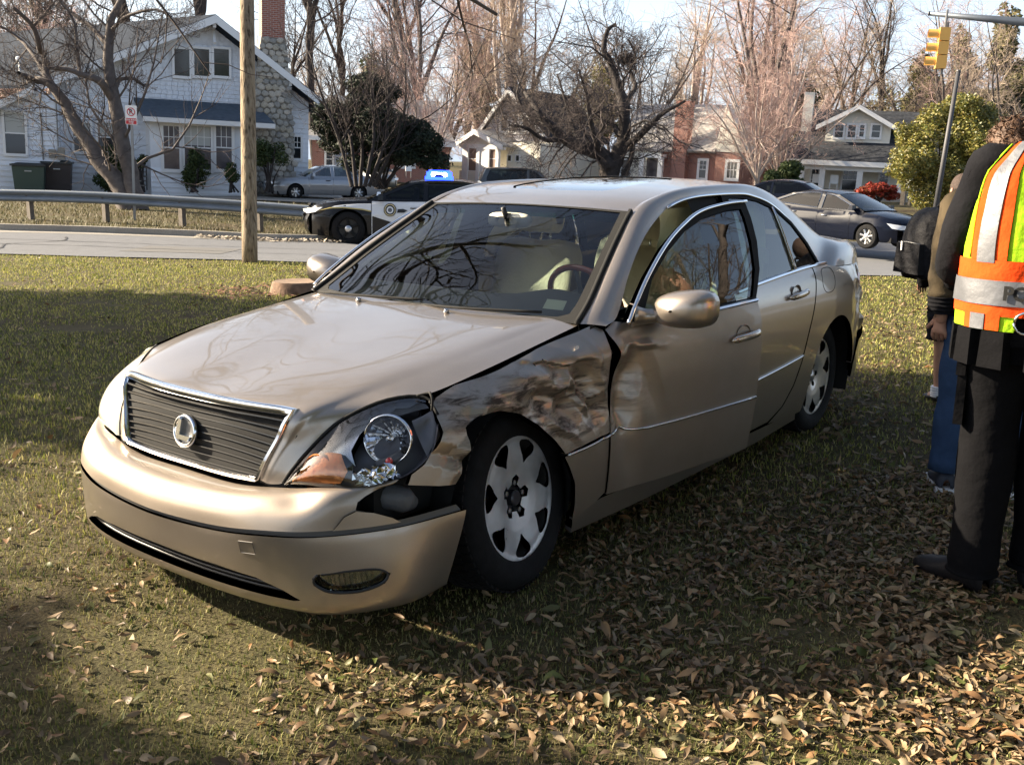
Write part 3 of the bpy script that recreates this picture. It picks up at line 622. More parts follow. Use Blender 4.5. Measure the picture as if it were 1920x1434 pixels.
# ---- greenhouse: opening line D, rail line R
Dp = np.array([(-.50, .835, .925), (-.60, .825, .955), (-.78, .765, 1.10), (-.985, .705, 1.22), (-1.17, .665, 1.30), (-1.36, .64, 1.36), (-1.6, .64, 1.39), (-2.04, .64, 1.395), (-2.23, .645, 1.377), (-2.40, .665, 1.335), (-2.56, .70, 1.25), (-2.69, .745, 1.13), (-2.81, .80, 1.0), (-2.95, .86, .985), (-3.3, .835, .97), (-3.7, .735, .95)])
Rp = np.array([(-.44, .745, .930), (-.56, .722, 1.0), (-.72, .68, 1.105), (-.90, .63, 1.215), (-1.10, .580, 1.333), (-1.27, .568, 1.385), (-1.55, .570, 1.425), (-2.0, .565, 1.440), (-2.3, .56, 1.435), (-2.55, .56, 1.40), (-2.78, .58, 1.33), (-3.0, .61, 1.235), (-3.2, .65, 1.14), (-3.36, .68, 1.10), (-3.6, .66, 1.085), (-3.87, .57, 1.07)])
cols = []
for f, b in ((0, 0), (.3, .016), (.6, .024), (.85, .018), (1, 0)):
    q = Dp*(1-f)+Rp*f; o = np.tile([0, .72, .69], (len(q), 1)); o[:4] = [.45, .75, .45]; o[10:] = [-.2, .75, .6]; w = np.ones(len(q)); w[0] = .3; w[13:] = 1.6; cols.append(q+o*b*w[:, None])
GH = np.stack(cols, 1)
def Srail(s): return lambda p: tens(GH, p[:, 0], p[:, 1])*np.array([1, s, 1])
for s in (1, -1):
    panel('roof_rail_and_pillars', [(0, 0)]+[(u, 0) for u in range(1, 16)]+[(15, 2), (15, 4)]+[(u, 4) for u in range(14, -1, -1)]+[(0, 2)], Srail(s), .25, P_, car, flange=.03)
# roof skin
zc = [(-1.07, 1.348), (-1.27, 1.397), (-1.55, 1.438), (-2.0, 1.468), (-2.3, 1.466), (-2.55, 1.438), (-2.76, 1.385)]
RT = []
for (xc, z0), R in zip(zc, Rp[4:11]):
    row = []
    for f in (-1, -.66, -.33, 0, .33, .66, 1):
        row.append((xc*(1-f*f)+R[0]*f*f, R[1]*f, z0*(1-abs(f)**2.4)+R[2]*abs(f)**2.4))
    RT.append(row)
RT = np.array(RT); roof = panel('roof', [(0, .0)]+[(0, v) for v in range(1, 7)]+[(u, 6) for u in range(1, 7)]+[(6, v) for v in range(5, -1, -1)]+[(u, 0) for u in range(5, 0, -1)], lambda p: tens(RT, p[:, 0], p[:, 1]), .2, P_, car, flange=.02, holes=[[(1.35, 1.6), (1.25, 3), (1.35, 4.4), (1.6, 4.65), (2.9, 4.65), (3.15, 4.4), (3.2, 3), (3.15, 1.6), (2.9, 1.35), (1.6, 1.35)]])
panel('sunroof', [(1.40, 1.65), (1.29, 3), (1.40, 4.35), (1.63, 4.6), (2.87, 4.6), (3.1, 4.35), (3.16, 3), (3.1, 1.65), (2.87, 1.4), (1.63, 1.4)], lambda p: tens(RT, p[:, 0], p[:, 1])-[0, 0, .004], .2, mat('sunroof_glass', (.02, .03, .04), .03, coat=1), car, flange=.01)
# headliner
mk('headliner', RT.reshape(-1, 3)-[0, 0, .035], [(i*7+j, i*7+j+1, i*7+8+j, i*7+7+j) for i in range(6) for j in range(6)], M['trimcloth'], car)
# windshield with its black border, bowed
def bow(f, c, k): return f
WS = []
for R, dx, dz in ((Rp[0], .10, .012), (Rp[1], .10, .014), (Rp[2], .09, .018), (Rp[3], .075, .018), (Rp[4], .03, .015)):
    WS.append([(R[0]+dx*(1-f*f), R[1]*f, R[2]+dz*(1-f*f)) for f in (-1, -.66, -.33, 0, .33, .66, 1)])
WS = np.array(WS); SW = lambda off: (lambda p: tens(WS, p[:, 0], p[:, 1])+np.array([.55, 0, .83])*off)
outer = [(0, 0), (0, 2), (0, 4), (0, 6), (1, 6), (2, 6), (3, 6), (4, 6), (4, 4), (4, 2), (4, 0), (3, 0), (2, 0), (1, 0)]
inner = [(.22, .35), (.14, 1), (.12, 3), (.14, 5), (.22, 5.62), (.42, 5.78), (1, 5.80), (2, 5.80), (3, 5.79), (3.93, 5.75), (3.955, 4), (3.96, 3), (3.955, 2), (3.93, .25), (3, .21), (2, .20), (1, .20), (.42, .22)]
ws = panel('windshield', outer, SW(-.002), .25, M['glass'], car, flange=0)
tb = glassmat('sun_band_glass', (.10, .42, .40), boost=.03)
panel('glass_border', outer, SW(.001), .14, M['gap'], ws, holes=[inner], flange=.004)
panel('sun_band', [(3.62, .22), (3.62, 3), (3.62, 5.78), (3.94, 5.74), (3.965, 3), (3.94, .26)], SW(-.006), .2, tb, ws, flange=0)
panel('parking_sticker', [(.62, 5.28), (.62, 5.62), (1.02, 5.60), (1.02, 5.26)], SW(-.008), .1, M['paper'], ws, flange=0)
# A-pillar black seal, cowl, wipers
for s in (1, -1): MB().tube([tuple(np.array(q)*[1, s, 1]) for q in crs(Rp[:5]+[.004, -.004, .004], 16)], .012, 6).build('windshield_seal', M['gap'], car, True)
cow = MB(); G = [[(-.50+.10*(1-f*f), .76*f, .915-.012) for f in np.linspace(-1, 1, 9)], [(-.33+.10*(1-f*f)-.12*0, .72*f, .90) for f in np.linspace(-1, 1, 9)]]
grid('cowl', G, M['gap'], car)
for y0, y1, xe in ((-.62, .02, -.36), (-.02, .58, -.40)):
    MB().tube(crs([(-.36, y0, .945), (-.33, (y0+y1)/2, .958), (xe-.03, y1, .962)], 8), .006, 5).build('wiper', M['gap'], car, True)
# rear glass, deck
RG_ = []
for R, dx, dz in ((Rp[10], .02, .055), (Rp[11], -.03, .05), (Rp[12], -.07, .03), (Rp[13], -.09, .01)):
    RG_.append([(R[0]+dx*(1-f*f), R[1]*f, R[2]+dz*(1-f*f)) for f in (-1, -.66, -.33, 0, .33, .66, 1)])
grid('rear_window', tgrid(RG_, 12, 20), M['glass'], car)
DK = []
for R, dx, dz in ((Rp[13], -.09, .01), (Rp[14], -.02, .03), (Rp[15], -.10, .03), (Rp[15]+[-.10, .06, -.06], -.10, .01), (Rp[15]+[-.13, .08, -.35], -.12, 0), (Rp[15]+[-.10, .08, -.75], -.12, 0)):
    DK.append([(R[0]+dx*(1-f*f), R[1]*f, R[2]+dz*(1-f*f)) for f in (-1, -.66, -.33, 0, .33, .66, 1)])
grid('trunk_lid', tgrid(DK, 26, 26), P_, car)
tl = [(-3.905, .86), (-3.80, .87), (-3.76, .80), (-3.77, .66), (-3.82, .60), (-3.91, .60)]
for s in (1, -1): panel('tail_light', tl, SL(s, .006), .04, M['red_lamp'], car, flange=.02)
# chrome moulding over the opening (fixed part, left and right)
for s in (1, -1):
    u = np.linspace(4.7 if s > 0 else .3, 12.0, 50); q = tens(GH, u, u*0+.10)*[1, s, 1]+np.array([0, .006*s, .0]); MB().tube(q, .0085, 6).build('window_moulding', M['chrome'], car, True)
# dark recess of the door opening (body side): inner band
for s in (1, -1):
    u = np.linspace(0, 12, 40); a = tens(GH, u, u*0)*[1, s, 1]; b = a+np.array([0, -.07*s, -.02]); grid('door_opening', np.stack([a+[0, -.004*s, -.004], b], 0), M['gap'], car)
# ---- side windows
def Yg(x, z):
    y = np.interp(z, [.9, .95, 1.0, 1.1, 1.2, 1.3, 1.39], [.885, .875, .855, .81, .765, .715, .655]); return y-.0*x
# the glass lies in the opening's own plane: ruled between belt and D line
def SG(s, off=0.):
    def f(p):
        x, z = p[:, 0], p[:, 1]; k = np.clip((x+2.35)/(-.45), 0, 1); y = Yg(x, z)-.018*k+off; return np.stack([x, y*s, z], -1)
    return f
zD = lambda x: np.interp(-x, -Dp[:13, 0], Dp[:13, 2])
rg = [(-1.735, .965), (-2.05, .985), (-2.36, 1.0), (-2.36, 1.335), (-2.23, 1.365), (-2.04, 1.382), (-1.90, 1.385), (-1.86, 1.30), (-1.79, 1.1)]
qg = [(-2.385, 1.003), (-2.76, 1.012), (-2.68, 1.115), (-2.55, 1.235), (-2.40, 1.318), (-2.385, 1.322)]
for s in (1, -1):
    rwin = panel('rear_side_window', rg, SG(s, -.012), .05, M['glass_side'], car, flange=0)
    panel('quarter_window', qg, SG(s, -.012), .05, M['glass_side'], car, flange=0)
    mb = MB(); q = SG(s, -.004)(np.array([(-2.372, z) for z in np.linspace(.995, 1.325, 8)])); mb.tube(q, .009, 6).build('window_divider', M['brightwork'], car, True)
    fr_ = [(-1.66, .95), (-2.0, .98), (-2.78, 1.003), (-2.70, 1.125), (-2.57, 1.243), (-2.41, 1.328), (-2.23, 1.372), (-2.04, 1.392), (-1.84, 1.394), (-1.74, 1.2)]
    gl2 = [(-1.745, .972), (-2.0, .99), (-2.74, 1.016), (-2.67, 1.118), (-2.55, 1.228), (-2.40, 1.312), (-2.23, 1.358), (-2.04, 1.377), (-1.905, 1.379), (-1.83, 1.2)]
    panel('rear_door_frame', fr_, SG(s, -.006), .05, M['gap'], car, holes=[gl2], flange=.02)
    q = np.array([(x, z) for x, z in ((-1.60, .952), (-1.8, .966), (-2.1, .982), (-2.4, .997), (-2.6, 1.003), (-2.81, 1.005))]); q = np.array([(x, Yb(np.array([x]), np.array([z]))[0]*s+.0*s, z+.004) for x, z in q]); q = crs(q, 24); mb = MB()
    V = []
    for c in q:
        for dy, dz in ((-.012, .010), (.004, .008), (.009, .0), (.004, -.008), (-.012, -.010)): V.append(c+[0, dy*s, dz])
    mk('belt_moulding', V, [(i*5+j, (i+1)*5+j, (i+1)*5+j+1, i*5+j+1) for i in range(23) for j in range(4)], M['chrome'], car, True, sharp=50)
# ---- handle builder
def handle(parent, cx, cz, s=1, xf=None, tilt=.03, dmg=-1):
    y0 = Yb(np.array([cx]), np.array([cz]))[0]
    T = (lambda P: xf(P, False)) if xf else (lambda P: P)
    cup = []; 
    for f, d in ((1, .001), (.8, -.010), (.45, -.018), (.02, -.020)):
        cup.append([(cx+.062*f*math.cos(a), (y0+d)*s, cz+.005+.048*f*math.sin(a)) for a in np.linspace(0, 2*math.pi, 24, endpoint=False)])
    cup = np.array(cup); co = grid('handle_cup', T(cup.reshape(-1, 3)).reshape(cup.shape), M['steel_dark'] if 'steel_dark' in M else M.setdefault('steel_dark', paintmat('cup_paint', (.30, .235, .175), .4, .5)), parent, close=True)
    q = crs([(cx+.115, (y0+.010)*s, cz-.008-.0), (cx+.07, (y0+.034)*s, cz), (cx, (y0+.040)*s, cz+.004), (cx-.08, (y0+.034)*s, cz+.010), (cx-.115, (y0+.008)*s, cz+.010)], 14)
    V, F = tube(q, np.interp(np.linspace(0, 1, 14), [0, .15, .5, .85, 1], [.006, .017, .018, .018, .006]), 10); V = np.array(V); V[:, 1] = (V[:, 1]-y0*s)*.75+y0*s
    h = mk('door_handle', T(V), F, M['chrome_worn'] if 'chrome_worn' in M else M.setdefault('chrome_worn', paintmat('handle_paint', (.60, .50, .40), .25, .8)), parent, True)
def moulding(parent, pts, s=1, xf=None, name='side_moulding', m=None, w=.006, off=.004, dmg=True):
    q = crs(pts, 30); y = (Yd(q[:, 0], q[:, 1], s if dmg else -1)+off)*s; P = np.stack([q[:, 0], y, q[:, 1]], -1)
    if xf: P = xf(P, False)
    return MB().tube(P, w, 6).build(name, m or M['brightwork'], parent, True)
for s in (1, -1):
    handle(car, -2.27, .885, s)
    moulding(car, [(-1.58, .500), (-1.9, .515), (-2.15, .53), (-2.395, .548)], s)
moulding(car, [(-.165, .494), (-.28, .498), (-.38, .505), (-.452, .512)], 1)
moulding(car, [(-.165, .494), (-.28, .498), (-.38, .505), (-.452, .512)], -1, dmg=False)
# fuel flap outline
ff = [(-2.68, 1.0-.03), (-2.66, .90), (-2.70, .86), (-2.80, .86), (-2.85, .90), (-2.86, .96), (-2.82, .985), (-2.72, .985)]
moulding(car, ff+[ff[0]], 1, name='fuel_flap', m=M['gap'], w=.0022, off=-.0005, dmg=False)
# ---- front doors
fd = [(-.500, .945), (-.498, .89), (-.512, .83), (-.508, .76), (-.485, .68), (-.466, .60), (-.462, .54), (-.466, .40), (-.475, .262), (-.9, .25), (-1.54, .248), (-1.55, .40), (-1.56, .60), (-1.565, .80), (-1.56, .94), (-1.3, .932), (-1.0, .925), (-.72, .922), (-.60, .93)]
HX, HY = -.47, .86
def doorxf(P, isn):
    a = rad(5.8); c, s_ = math.cos(a), math.sin(a); Q = np.array(P, float).copy(); o = np.array([HX, HY, .6])
    if not isn: Q = Q-o
    # swings outward: rear edge (x negative) moves to +y
    R = np.array([[c, s_, 0], [-s_, c, 0], [0, 0, 1]]); b = rad(.6); R2 = np.array([[math.cos(b), 0, -math.sin(b)], [0, 1, 0], [math.sin(b), 0, math.cos(b)]])
    Q = Q@R.T@R2.T
    return Q if isn else Q+o+np.array([0, .004, 0])
for s in (1, -1):
    xf = doorxf if s > 0 else None; T = (lambda P: doorxf(np.asarray(P, float), False)) if s > 0 else (lambda P: np.asarray(P, float))
    door = panel('front_door', fd, SL(s), .014 if s > 0 else .05, PH if s > 0 else P_, car, flange=.045, xf=xf)
    if s > 0: door['label'] = 'driver door pushed out of line and hanging ajar'
    # inner door slab
    G = SL(s, -.13, False)(np.array([(x, z) for x in np.linspace(-.5, -1.54, 8) for z in np.linspace(.26, .93, 6)])).reshape(8, 6, 3); grid('door_inner', T(G.reshape(-1, 3)).reshape(G.shape), M['gap'], door)
    # window frame (black with chrome outer edge)
    fo = [(-.585, .935), (-.66, 1.0), (-.80, 1.10), (-.985, 1.21), (-1.17, 1.29), (-1.36, 1.345), (-1.6, 1.375), (-1.80, 1.385), (-1.755, 1.20), (-1.70, 1.08), (-1.58, .945)]
    fi = [(-.70, .955), (-.83, 1.085), (-1.0, 1.185), (-1.18, 1.263), (-1.37, 1.315), (-1.6, 1.345), (-1.73, 1.35), (-1.70, 1.20), (-1.655, 1.08), (-1.56, .962), (-1.2, .95)]
    fo = [(x+.02, z) for x, z in fo]; fi = [(x+.02, z) for x, z in fi]
    panel('window_frame', fo, SG(s, -.004), .04, M['gap'], door, holes=[fi], flange=.03, xf=xf)
    panel('window_glass', fi, SG(s, -.012), .04, M['glass_side'], door, flange=0, xf=xf)
    q = SG(s, .004)(np.array(crs(fo[:8], 40))); MB().tube(T(q), .009, 6).build('frame_chrome', M['chrome'], door, True)
    q = np.array([(x, (Yb(np.array([x]), np.array([z]))[0]+.0)*s, z+.004) for x, z in ((-.60, .930), (-.8, .925), (-1.1, .928), (-1.35, .937), (-1.56, .945))]); q = crs(q, 24); V = []
    for c in q:
        for dy, dz in ((-.012, .010), (.004, .008), (.009, .0), (.004, -.008), (-.012, -.010)): V.append(c+[0, dy*s, dz])
    mk('belt_moulding', T(V), [(i*5+j, (i+1)*5+j, (i+1)*5+j+1, i*5+j+1) for i in range(23) for j in range(4)], M['chrome'], door, True, sharp=50)
    handle(door, -1.40, .80, s, xf)
    moulding(door, [(-.468, .512), (-.52, .525), (-.56, .520), (-.62, .505), (-.9, .50), (-1.2, .50), (-1.545, .502)], s, xf, dmg=s > 0)
    # mirror
    C0 = np.array([-.76, (1.005 if s > 0 else .985)*s, .985]); C0[1] = 1.0*s
    mb = MB(); ax = np.array([1., 0, 0]); G = []
    for f, rx in ((-.055, .90), (-.05, 1.0), (-.01, 1.0), (.03, .93), (.06, .76), (.08, .48), (.088, .06)):
        ring = []
        for a in np.linspace(0, 2*math.pi, 28, endpoint=False):
            ca, sa = math.cos(a), math.sin(a); n_ = 2.9; yy = .128*math.copysign(abs(ca)**(2/n_), ca)*rx; zz = .075*math.copysign(abs(sa)**(2/n_), sa)*rx
            zz *= (1+.10*(yy/.128)); ring.append(C0+np.array([f-.10*abs(yy+.0)*0-.12*max(0, yy)*0-.22*max(0, (yy))*(.5), yy*s, zz+.012*yy/.128]))
        G.append(ring)
    G = np.array(G); mo = grid('mirror_shell', T(G.reshape(-1, 3)).reshape(G.shape), P_, door, close=True)
    ring = T(G[0]); cc = ring.mean(0); mk('mirror_glass', np.concatenate([[cc], cc+(ring-cc)*.95+np.array([.004, 0, 0])]), [(0, i+1, (i+1) % 28+1) for i in range(28)], M['chrome'], door, False)
    MB().tube(T(crs([(-.64, .835*s, .955), (-.69, .865*s, .950), (-.73, .92*s, .955)], 8)), [.05, .045, .04, .036, .032, .03, .028, .026], 10).build('mirror_arm', P_, door, True)
# B-pillar, left, body side (black)
for s in (1, -1):
    G = [[(x, (np.interp(z, [.24, .9, .95, 1.1, 1.3, 1.39], [.84, .84, .83, .775, .69, .63]))*s, z) for z in np.linspace(.24, 1.39, 10)] for x in (-1.50, -1.56, -1.70, -1.80)]
    grid('centre_pillar', G, M['gap'], car)
# ---- wheels
def wheel(cx, cy, s, steer=0, camber=0, hurt=False):
    R = np.array(Matrix.Rotation(rad(steer), 3, 'Z') @ Matrix.Rotation(rad(camber), 3, 'X')); c = np.array([cx, cy*s, .335])
    T = lambda P: np.asarray(P, float)*[1, s, 1]@R.T+c
    w = MB(); tw = .112
    prof = [(.226, tw-.010), (.236, tw-.002), (.262, tw+.006), (.30, tw+.003), (.322, tw-.012), (.333, tw-.034), (.334, 0), (.333, -tw+.034), (.322, -tw+.01), (.27, -tw), (.226, -tw+.01)]
    w.lathe(prof, ax=1, k=48)
    tr = MB(); 
    tyre = mk('wheel', T(np.concatenate(w.V)), w.F, M['rubber'], car, True, sharp=40)
    # tread blocks
    b = MB()
    for i in range(60):
        a = 2*math.pi*i/60
        for h, d in ((-.072, .0), (-.024, .5), (.024, 0), (.072, .5)):
            aa = a+d*2*math.pi/60; b.box((0, 0, 0), (.022, .036, .008), R=None); v = b.V[-1]; v[:] = np.stack([(.336+v[:, 2])*math.cos(aa)-v[:, 0]*math.sin(aa), v[:, 1]+h, (.336+v[:, 2])*math.sin(aa)+v[:, 0]*math.cos(aa)], -1)
    mk('tyre_tread', T(np.concatenate(b.V)), b.F, M['rubber'], tyre, False, kind='stuff')
    # barrel & dark back
    l = MB(); l.lathe([(.222, tw-.02), (.205, tw-.05), (.20, -tw+.02), (.03, -.02), (.03, .02)], ax=1, k=40); mk('rim_barrel', T(np.concatenate(l.V)), l.F, M['gap'], tyre, True)
    l = MB(); l.lathe([(.155, .035), (.155, .02), (.06, .02)], ax=1, k=36); mk('brake_disc', T(np.concatenate(l.V)), l.F, M['steel'], tyre, True)
    # face: disc with seven windows
    def dish(r): return np.interp(r, [0, .05, .085, .12, .18, .205, .222, .232], [.074, .078, .088, .094, .098, .097, .101, .101])
    def SF(p): r = np.hypot(p[:, 0], p[:, 1]); return np.stack([p[:, 0], dish(r), p[:, 1]], -1)
    holes = []
    for i in range(7):
        a = 2*math.pi*i/7+.25; h = []
        for rr, da in ((.206, -.20), (.211, 0), (.206, .20), (.192, .255), (.172, .215), (.148, .10), (.128, .0), (.148, -.10), (.172, -.215), (.192, -.255)): h.append((rr*math.cos(a+da), rr*math.sin(a+da)))
        holes.append([tuple(q) for q in crs(h+h[:2], 34)[:-4]])
    for i in range(5):   # lug pockets
        a = 2*math.pi*i/5+.5; holes.append([(.055*math.cos(a)+.0165*math.cos(b), .055*math.sin(a)+.0165*math.sin(b)) for b in np.linspace(0, 2*math.pi, 10, endpoint=False)])
    if hurt:
        cen = [(.043*math.cos(a)*1., .043*math.sin(a)) for a in np.linspace(0, 2*math.pi, 16, endpoint=False)]
        star = []
        for i in range(5):
            a = 2*math.pi*i/5+.5
            for d, r_ in ((-.34, .052), (-.30, .076), (0, .086), (.30, .076), (.34, .052)): star.append((r_*math.cos(a+d), r_*math.sin(a+d)))
        holes = holes[:7]+[star]
    circ = [(.240*math.cos(a), .231*math.sin(a)) for a in np.linspace(0, 2*math.pi, 72, endpoint=False)]
    holes = [[(x*1.035, z*1.035) for x, z in h] if i < 7 else h for i, h in enumerate(holes)]
    f = panel('rim', circ, SF, .011, M['alloy'] if hurt else M['alloy2'], tyre, holes=holes, flange=.032, center=(0, -5, 0), xf=lambda P, n: (P*[1, s, 1]@R.T+(0 if n else c)))
    l = MB(); l.lathe([(.242, .098), (.236, .108), (.228, .102)], ax=1, k=72); mk('rim_lip', T(np.concatenate(l.V)), l.F, M['alloy'] if hurt else M['alloy2'], tyre, True)
    if hurt:
        l = MB(); l.lathe([(.078, .055), (.001, .055)], ax=1, k=20); l.lathe([(.030, .055), (.030, .085), (.024, .090), (.001, .090)], ax=1, k=20); mk('hub', T(np.concatenate(l.V)), l.F, mat('dark_hub', (.06, .06, .07), .35, .6), tyre, True, sharp=40)
        for i in range(5):
            a = 2*math.pi*i/5+.5; l = MB(); l.lathe([(.011, .055), (.011, .082), (.001, .085)], c=(.055*math.cos(a)*0, 0, 0), ax=1, k=6); v = np.concatenate(l.V)+[.055*math.cos(a), 0, .055*math.sin(a)]; mk('lug_nut', T(v), l.F, M['steel'], tyre, False)
    else:
        l = MB(); l.lathe([(.034, .076), (.032, .084), (.001, .087)], ax=1, k=20); mk('hub_cap', T(np.concatenate(l.V)), l.F, M['alloy2'], tyre, True)
    return tyre
wheel(0, .695, 1, steer=4.5, camber=8, hurt=True)['label'] = 'scuffed front wheel leaning inward with its centre cap gone'
wheel(-2.925, .70, 1); wheel(-.0, .70, -1, steer=4.5); wheel(-2.925, .70, -1)
# ---- interior
def seat(cx, cy, back=True, lean=.22, w=.26):
    st = MB()
    def pad(profile, half, name, m, par=None, yofs=0):
        """profile: closed (x,z) loop, rounded across the width"""
        pr = np.array(crs(profile+profile[:3], len(profile)*5))[:-10]; c = pr.mean(0); G = []
        for f, k in ((-1, .55), (-.97, .8), (-.85, .95), (-.5, 1), (0, .97), (.5, 1), (.85, .95), (.97, .8), (1, .55)):
            q = c+(pr-c)*k; G.append([(cx+a, cy+yofs+half*f, b) for a, b in q])
        G = np.array(G); return grid(name, G, m, par, close=True)
    b = pad([(-.02, .52), (-.10, .56), (-.24, .86), (-.30, 1.10), (-.36, 1.13), (-.42, 1.08), (-.36, .80), (-.22, .50)], w, 'seat_back', M['leather'], car)
    pad([(.42, .50), (.45, .55), (.38, .60), (0, .56), (-.15, .55), (-.18, .45), (.35, .42)], w, 'seat_cushion', M['leather'], b)
    pad([(-.29, 1.17), (-.27, 1.27), (-.31, 1.34), (-.38, 1.35), (-.41, 1.28), (-.39, 1.17)], .13, 'headrest', M['leather'], b)
    for d in (-.07, .07): MB().tube([(cx-.34, cy+d, 1.08), (cx-.345, cy+d, 1.20)], .007, 6).build('headrest_post', M['chrome'], b, True)
    return b
seat(-1.42, .38); seat(-1.42, -.38)
rs_ = seat(-2.35, 0, w=.56)
mb = MB(); G = []
for x, z in ((-.45, .90), (-.55, .925), (-.72, .955), (-.82, .955), (-.90, .92), (-.93, .82), (-.92, .66)):
    G.append([(x, y, z+(.045*math.exp(-((y-.38)/.17)**2) if -.8 > x > -.95 and z > .8 else 0)) for y in np.linspace(-.76, .76, 25)])
grid('dashboard', tgrid(G, 26, 60), M['dash'], car)
# steering wheel
o = np.array([-1.06, .38, .925]); ax = np.array([-.86, 0, .50]); ax /= np.linalg.norm(ax); u_ = np.array([0, 1., 0]); v_ = np.cross(ax, u_)
cir = [o+(u_*math.cos(a)+v_*math.sin(a))*.185 for a in np.linspace(0, 2*math.pi, 37)]
sw = MB().tube(cir, .015, 8).build('steering_wheel', M['wood'], car, True)
MB().tube([o-ax*.06, o-ax*.01], [.03, .075], 14).build('wheel_hub', M['dash'], sw, True)
for a in (0, math.pi, -math.pi/2): MB().tube([o-ax*.02, o+(u_*math.cos(a)+v_*math.sin(a))*.18], .012, 6).build('wheel_spoke', M['dash'], sw, True)
# hanging, split airbag cloth and side curtain, pale yellow in the window
G = [[(-.95+.02*math.sin(j*1.7), .46+.10*math.cos(i*1.3+j*.4)+.03*math.sin(j*2.1), .86-.02*j+.05*math.sin(i*1.1)) for j in range(7)] for i in range(7)]
G2 = [[(-1.30-.11*i, .60+.015*math.sin(i*2.1+j), 1.34-.055*j-.03*math.sin(i*1.9)*(j > 2)) for j in range(5)] for i in range(12)]
grid('side_curtain', tgrid(G2, 40, 16), M['bag'], car)
for x0, z0, z1, w_ in ((-1.31, 1.20, .93, .05), (-1.68, 1.18, .94, .045)):
    G3 = [[(x0-w_*f*(1-.5*h)+.015*math.sin(h*7), .67-.0*h+.02*math.sin(f*3+h*5), z0+(z1-z0)*h) for f in np.linspace(-1, 1, 5)] for h in np.linspace(0, 1, 8)]
    grid('torn_curtain_strip', G3, M['bag'], car)
# interior mirror
ic = np.array([-.98, 0.0, 1.275]); G = []
for f, k in ((-.02, .7), (-.014, .95), (0, 1), (.02, .9), (.03, .5)):
    G.append([ic+np.array([f, .125*k*math.copysign(abs(math.cos(a))**.6, math.cos(a)), .036*k*math.copysign(abs(math.sin(a))**.6, math.sin(a))]) for a in np.linspace(0, 2*math.pi, 24, endpoint=False)])
im = grid('interior_mirror', np.array(G), mat('pale_plastic', (.62, .58, .46), .5), car, close=True); MB().tube([ic+[.02, 0, .0], ic+[.05, 0, .06]], [.012, .012], 8).build('mirror_stem', M['black'], im, True)
mk('sensor_pad', [ic+[.034, -.02, .035], ic+[.034, .035, .035], ic+[.036, .02, -.005], ic+[.036, .0, -.005]], [(0, 1, 2, 3)], M['black'], im)
# bare metal speck where the paint is torn off, and torn paint lips on the fender
for cx, cz, r_ in ((-.30, .865, .014),):
    V = [(cx+r_*math.cos(a), Yd(np.array([cx]), np.array([cz]))[0]+.006, cz+r_*.8*math.sin(a)) for a in np.linspace(0, 2*math.pi, 12, endpoint=False)]; mk('paint_chip', V, [tuple(range(12))], M['white'], car, False)
# gap between fender and door, showing the black hinge pillar
G = [[(-.44, .80, z) for z in np.linspace(.25, .93, 6)], [(-.56, .80, z) for z in np.linspace(.25, .93, 6)]]; grid('hinge_pillar', G, M['gap'], car)
# ================================================================== the ground
def sm(x, a, b): t = np.clip((np.asarray(x, float)-a)/(b-a), 0, 1); return t*t*(3-2*t)
def DL(D, L):
    """plan position: D metres ahead of the viewpoint, L metres to the right"""
    D = np.asarray(D, float); L = np.asarray(L, float); return np.stack([CAMP[0]+FWD[0]*D+RGT[0]*L, CAMP[1]+FWD[1]*D+RGT[1]*L], -1)
def hgt(D, L): return -.95*sm(D, 13, 27)*sm(L, -12, 8)+.012*(vnoise(np.asarray(D)*.9+50, np.asarray(L)*.9+50)-.5)*sm(D, 3, 8)+1.2*sm(D, 85, 150)
def GP(D, L, dz=0): p = DL(D, L); return np.array([p[0], p[1], float(hgt(D, L))+dz])
def gsheet(name, Dm, Lm, mat_, off, kind='structure'):
    """sheet through grids of D and L"""
    P = DL(Dm, Lm); Z = hgt(Dm, Lm)+off; G = np.concatenate([P, Z[..., None]], -1); o = grid(name, G, mat_); o['kind'] = kind; return o
def groundmat(name, cols, s1=.5, s2=6, s3=60, bump=.6, rough=.95):
    m = bpy.data.materials.new(name); N, L = nodes(m); b = N['Principled BSDF']; b.inputs['Roughness'].default_value = rough; b.inputs['Specular IOR Level'].default_value = .15
    tc = N.new('ShaderNodeTexCoord'); ns = []
    for s in (s1, s2, s3):
        n = N.new('ShaderNodeTexNoise'); n.inputs['Scale'].default_value = s; n.inputs['Detail'].default_value = 6; n.inputs['Roughness'].default_value = .65; L.new(tc.outputs['Object'], n.inputs['Vector']); ns.append(n)
    def mixr(a, b_, f, lo, hi):
        r = N.new('ShaderNodeMapRange'); r.inputs[1].default_value = lo; r.inputs[2].default_value = hi; L.new(f, r.inputs[0])
        x = N.new('ShaderNodeMix'); x.data_type = 'RGBA'; L.new(r.outputs[0], x.inputs[0])
        for k, c in ((6, a), (7, b_)):
            if isinstance(c, tuple): x.inputs[k].default_value = (*c, 1)
            else: L.new(c, x.inputs[k])
        return x.outputs[2]
    a = mixr(cols[0], cols[1], ns[1].outputs['Fac'], .35, .65); c = mixr(a, cols[2], ns[0].outputs['Fac'], .42, .68); d = mixr(cols[3], c, ns[2].outputs['Fac'], .3, .55); L.new(d, b.inputs['Base Color'])
    bp = N.new('ShaderNodeBump'); bp.inputs['Strength'].default_value = bump; bp.inputs['Distance'].default_value = .03; L.new(ns[2].outputs['Fac'], bp.inputs['Height']); L.new(bp.outputs[0], b.inputs['Normal'])
    return m
M['lawn'] = groundmat('lawn_soil', [(.07, .068, .030), (.12, .105, .05), (.085, .062, .038), (.035, .027, .018)])
M['verge'] = groundmat('verge', [(.07, .075, .03), (.11, .10, .05), (.10, .08, .05), (.04, .035, .02)], .3, 2, 14)
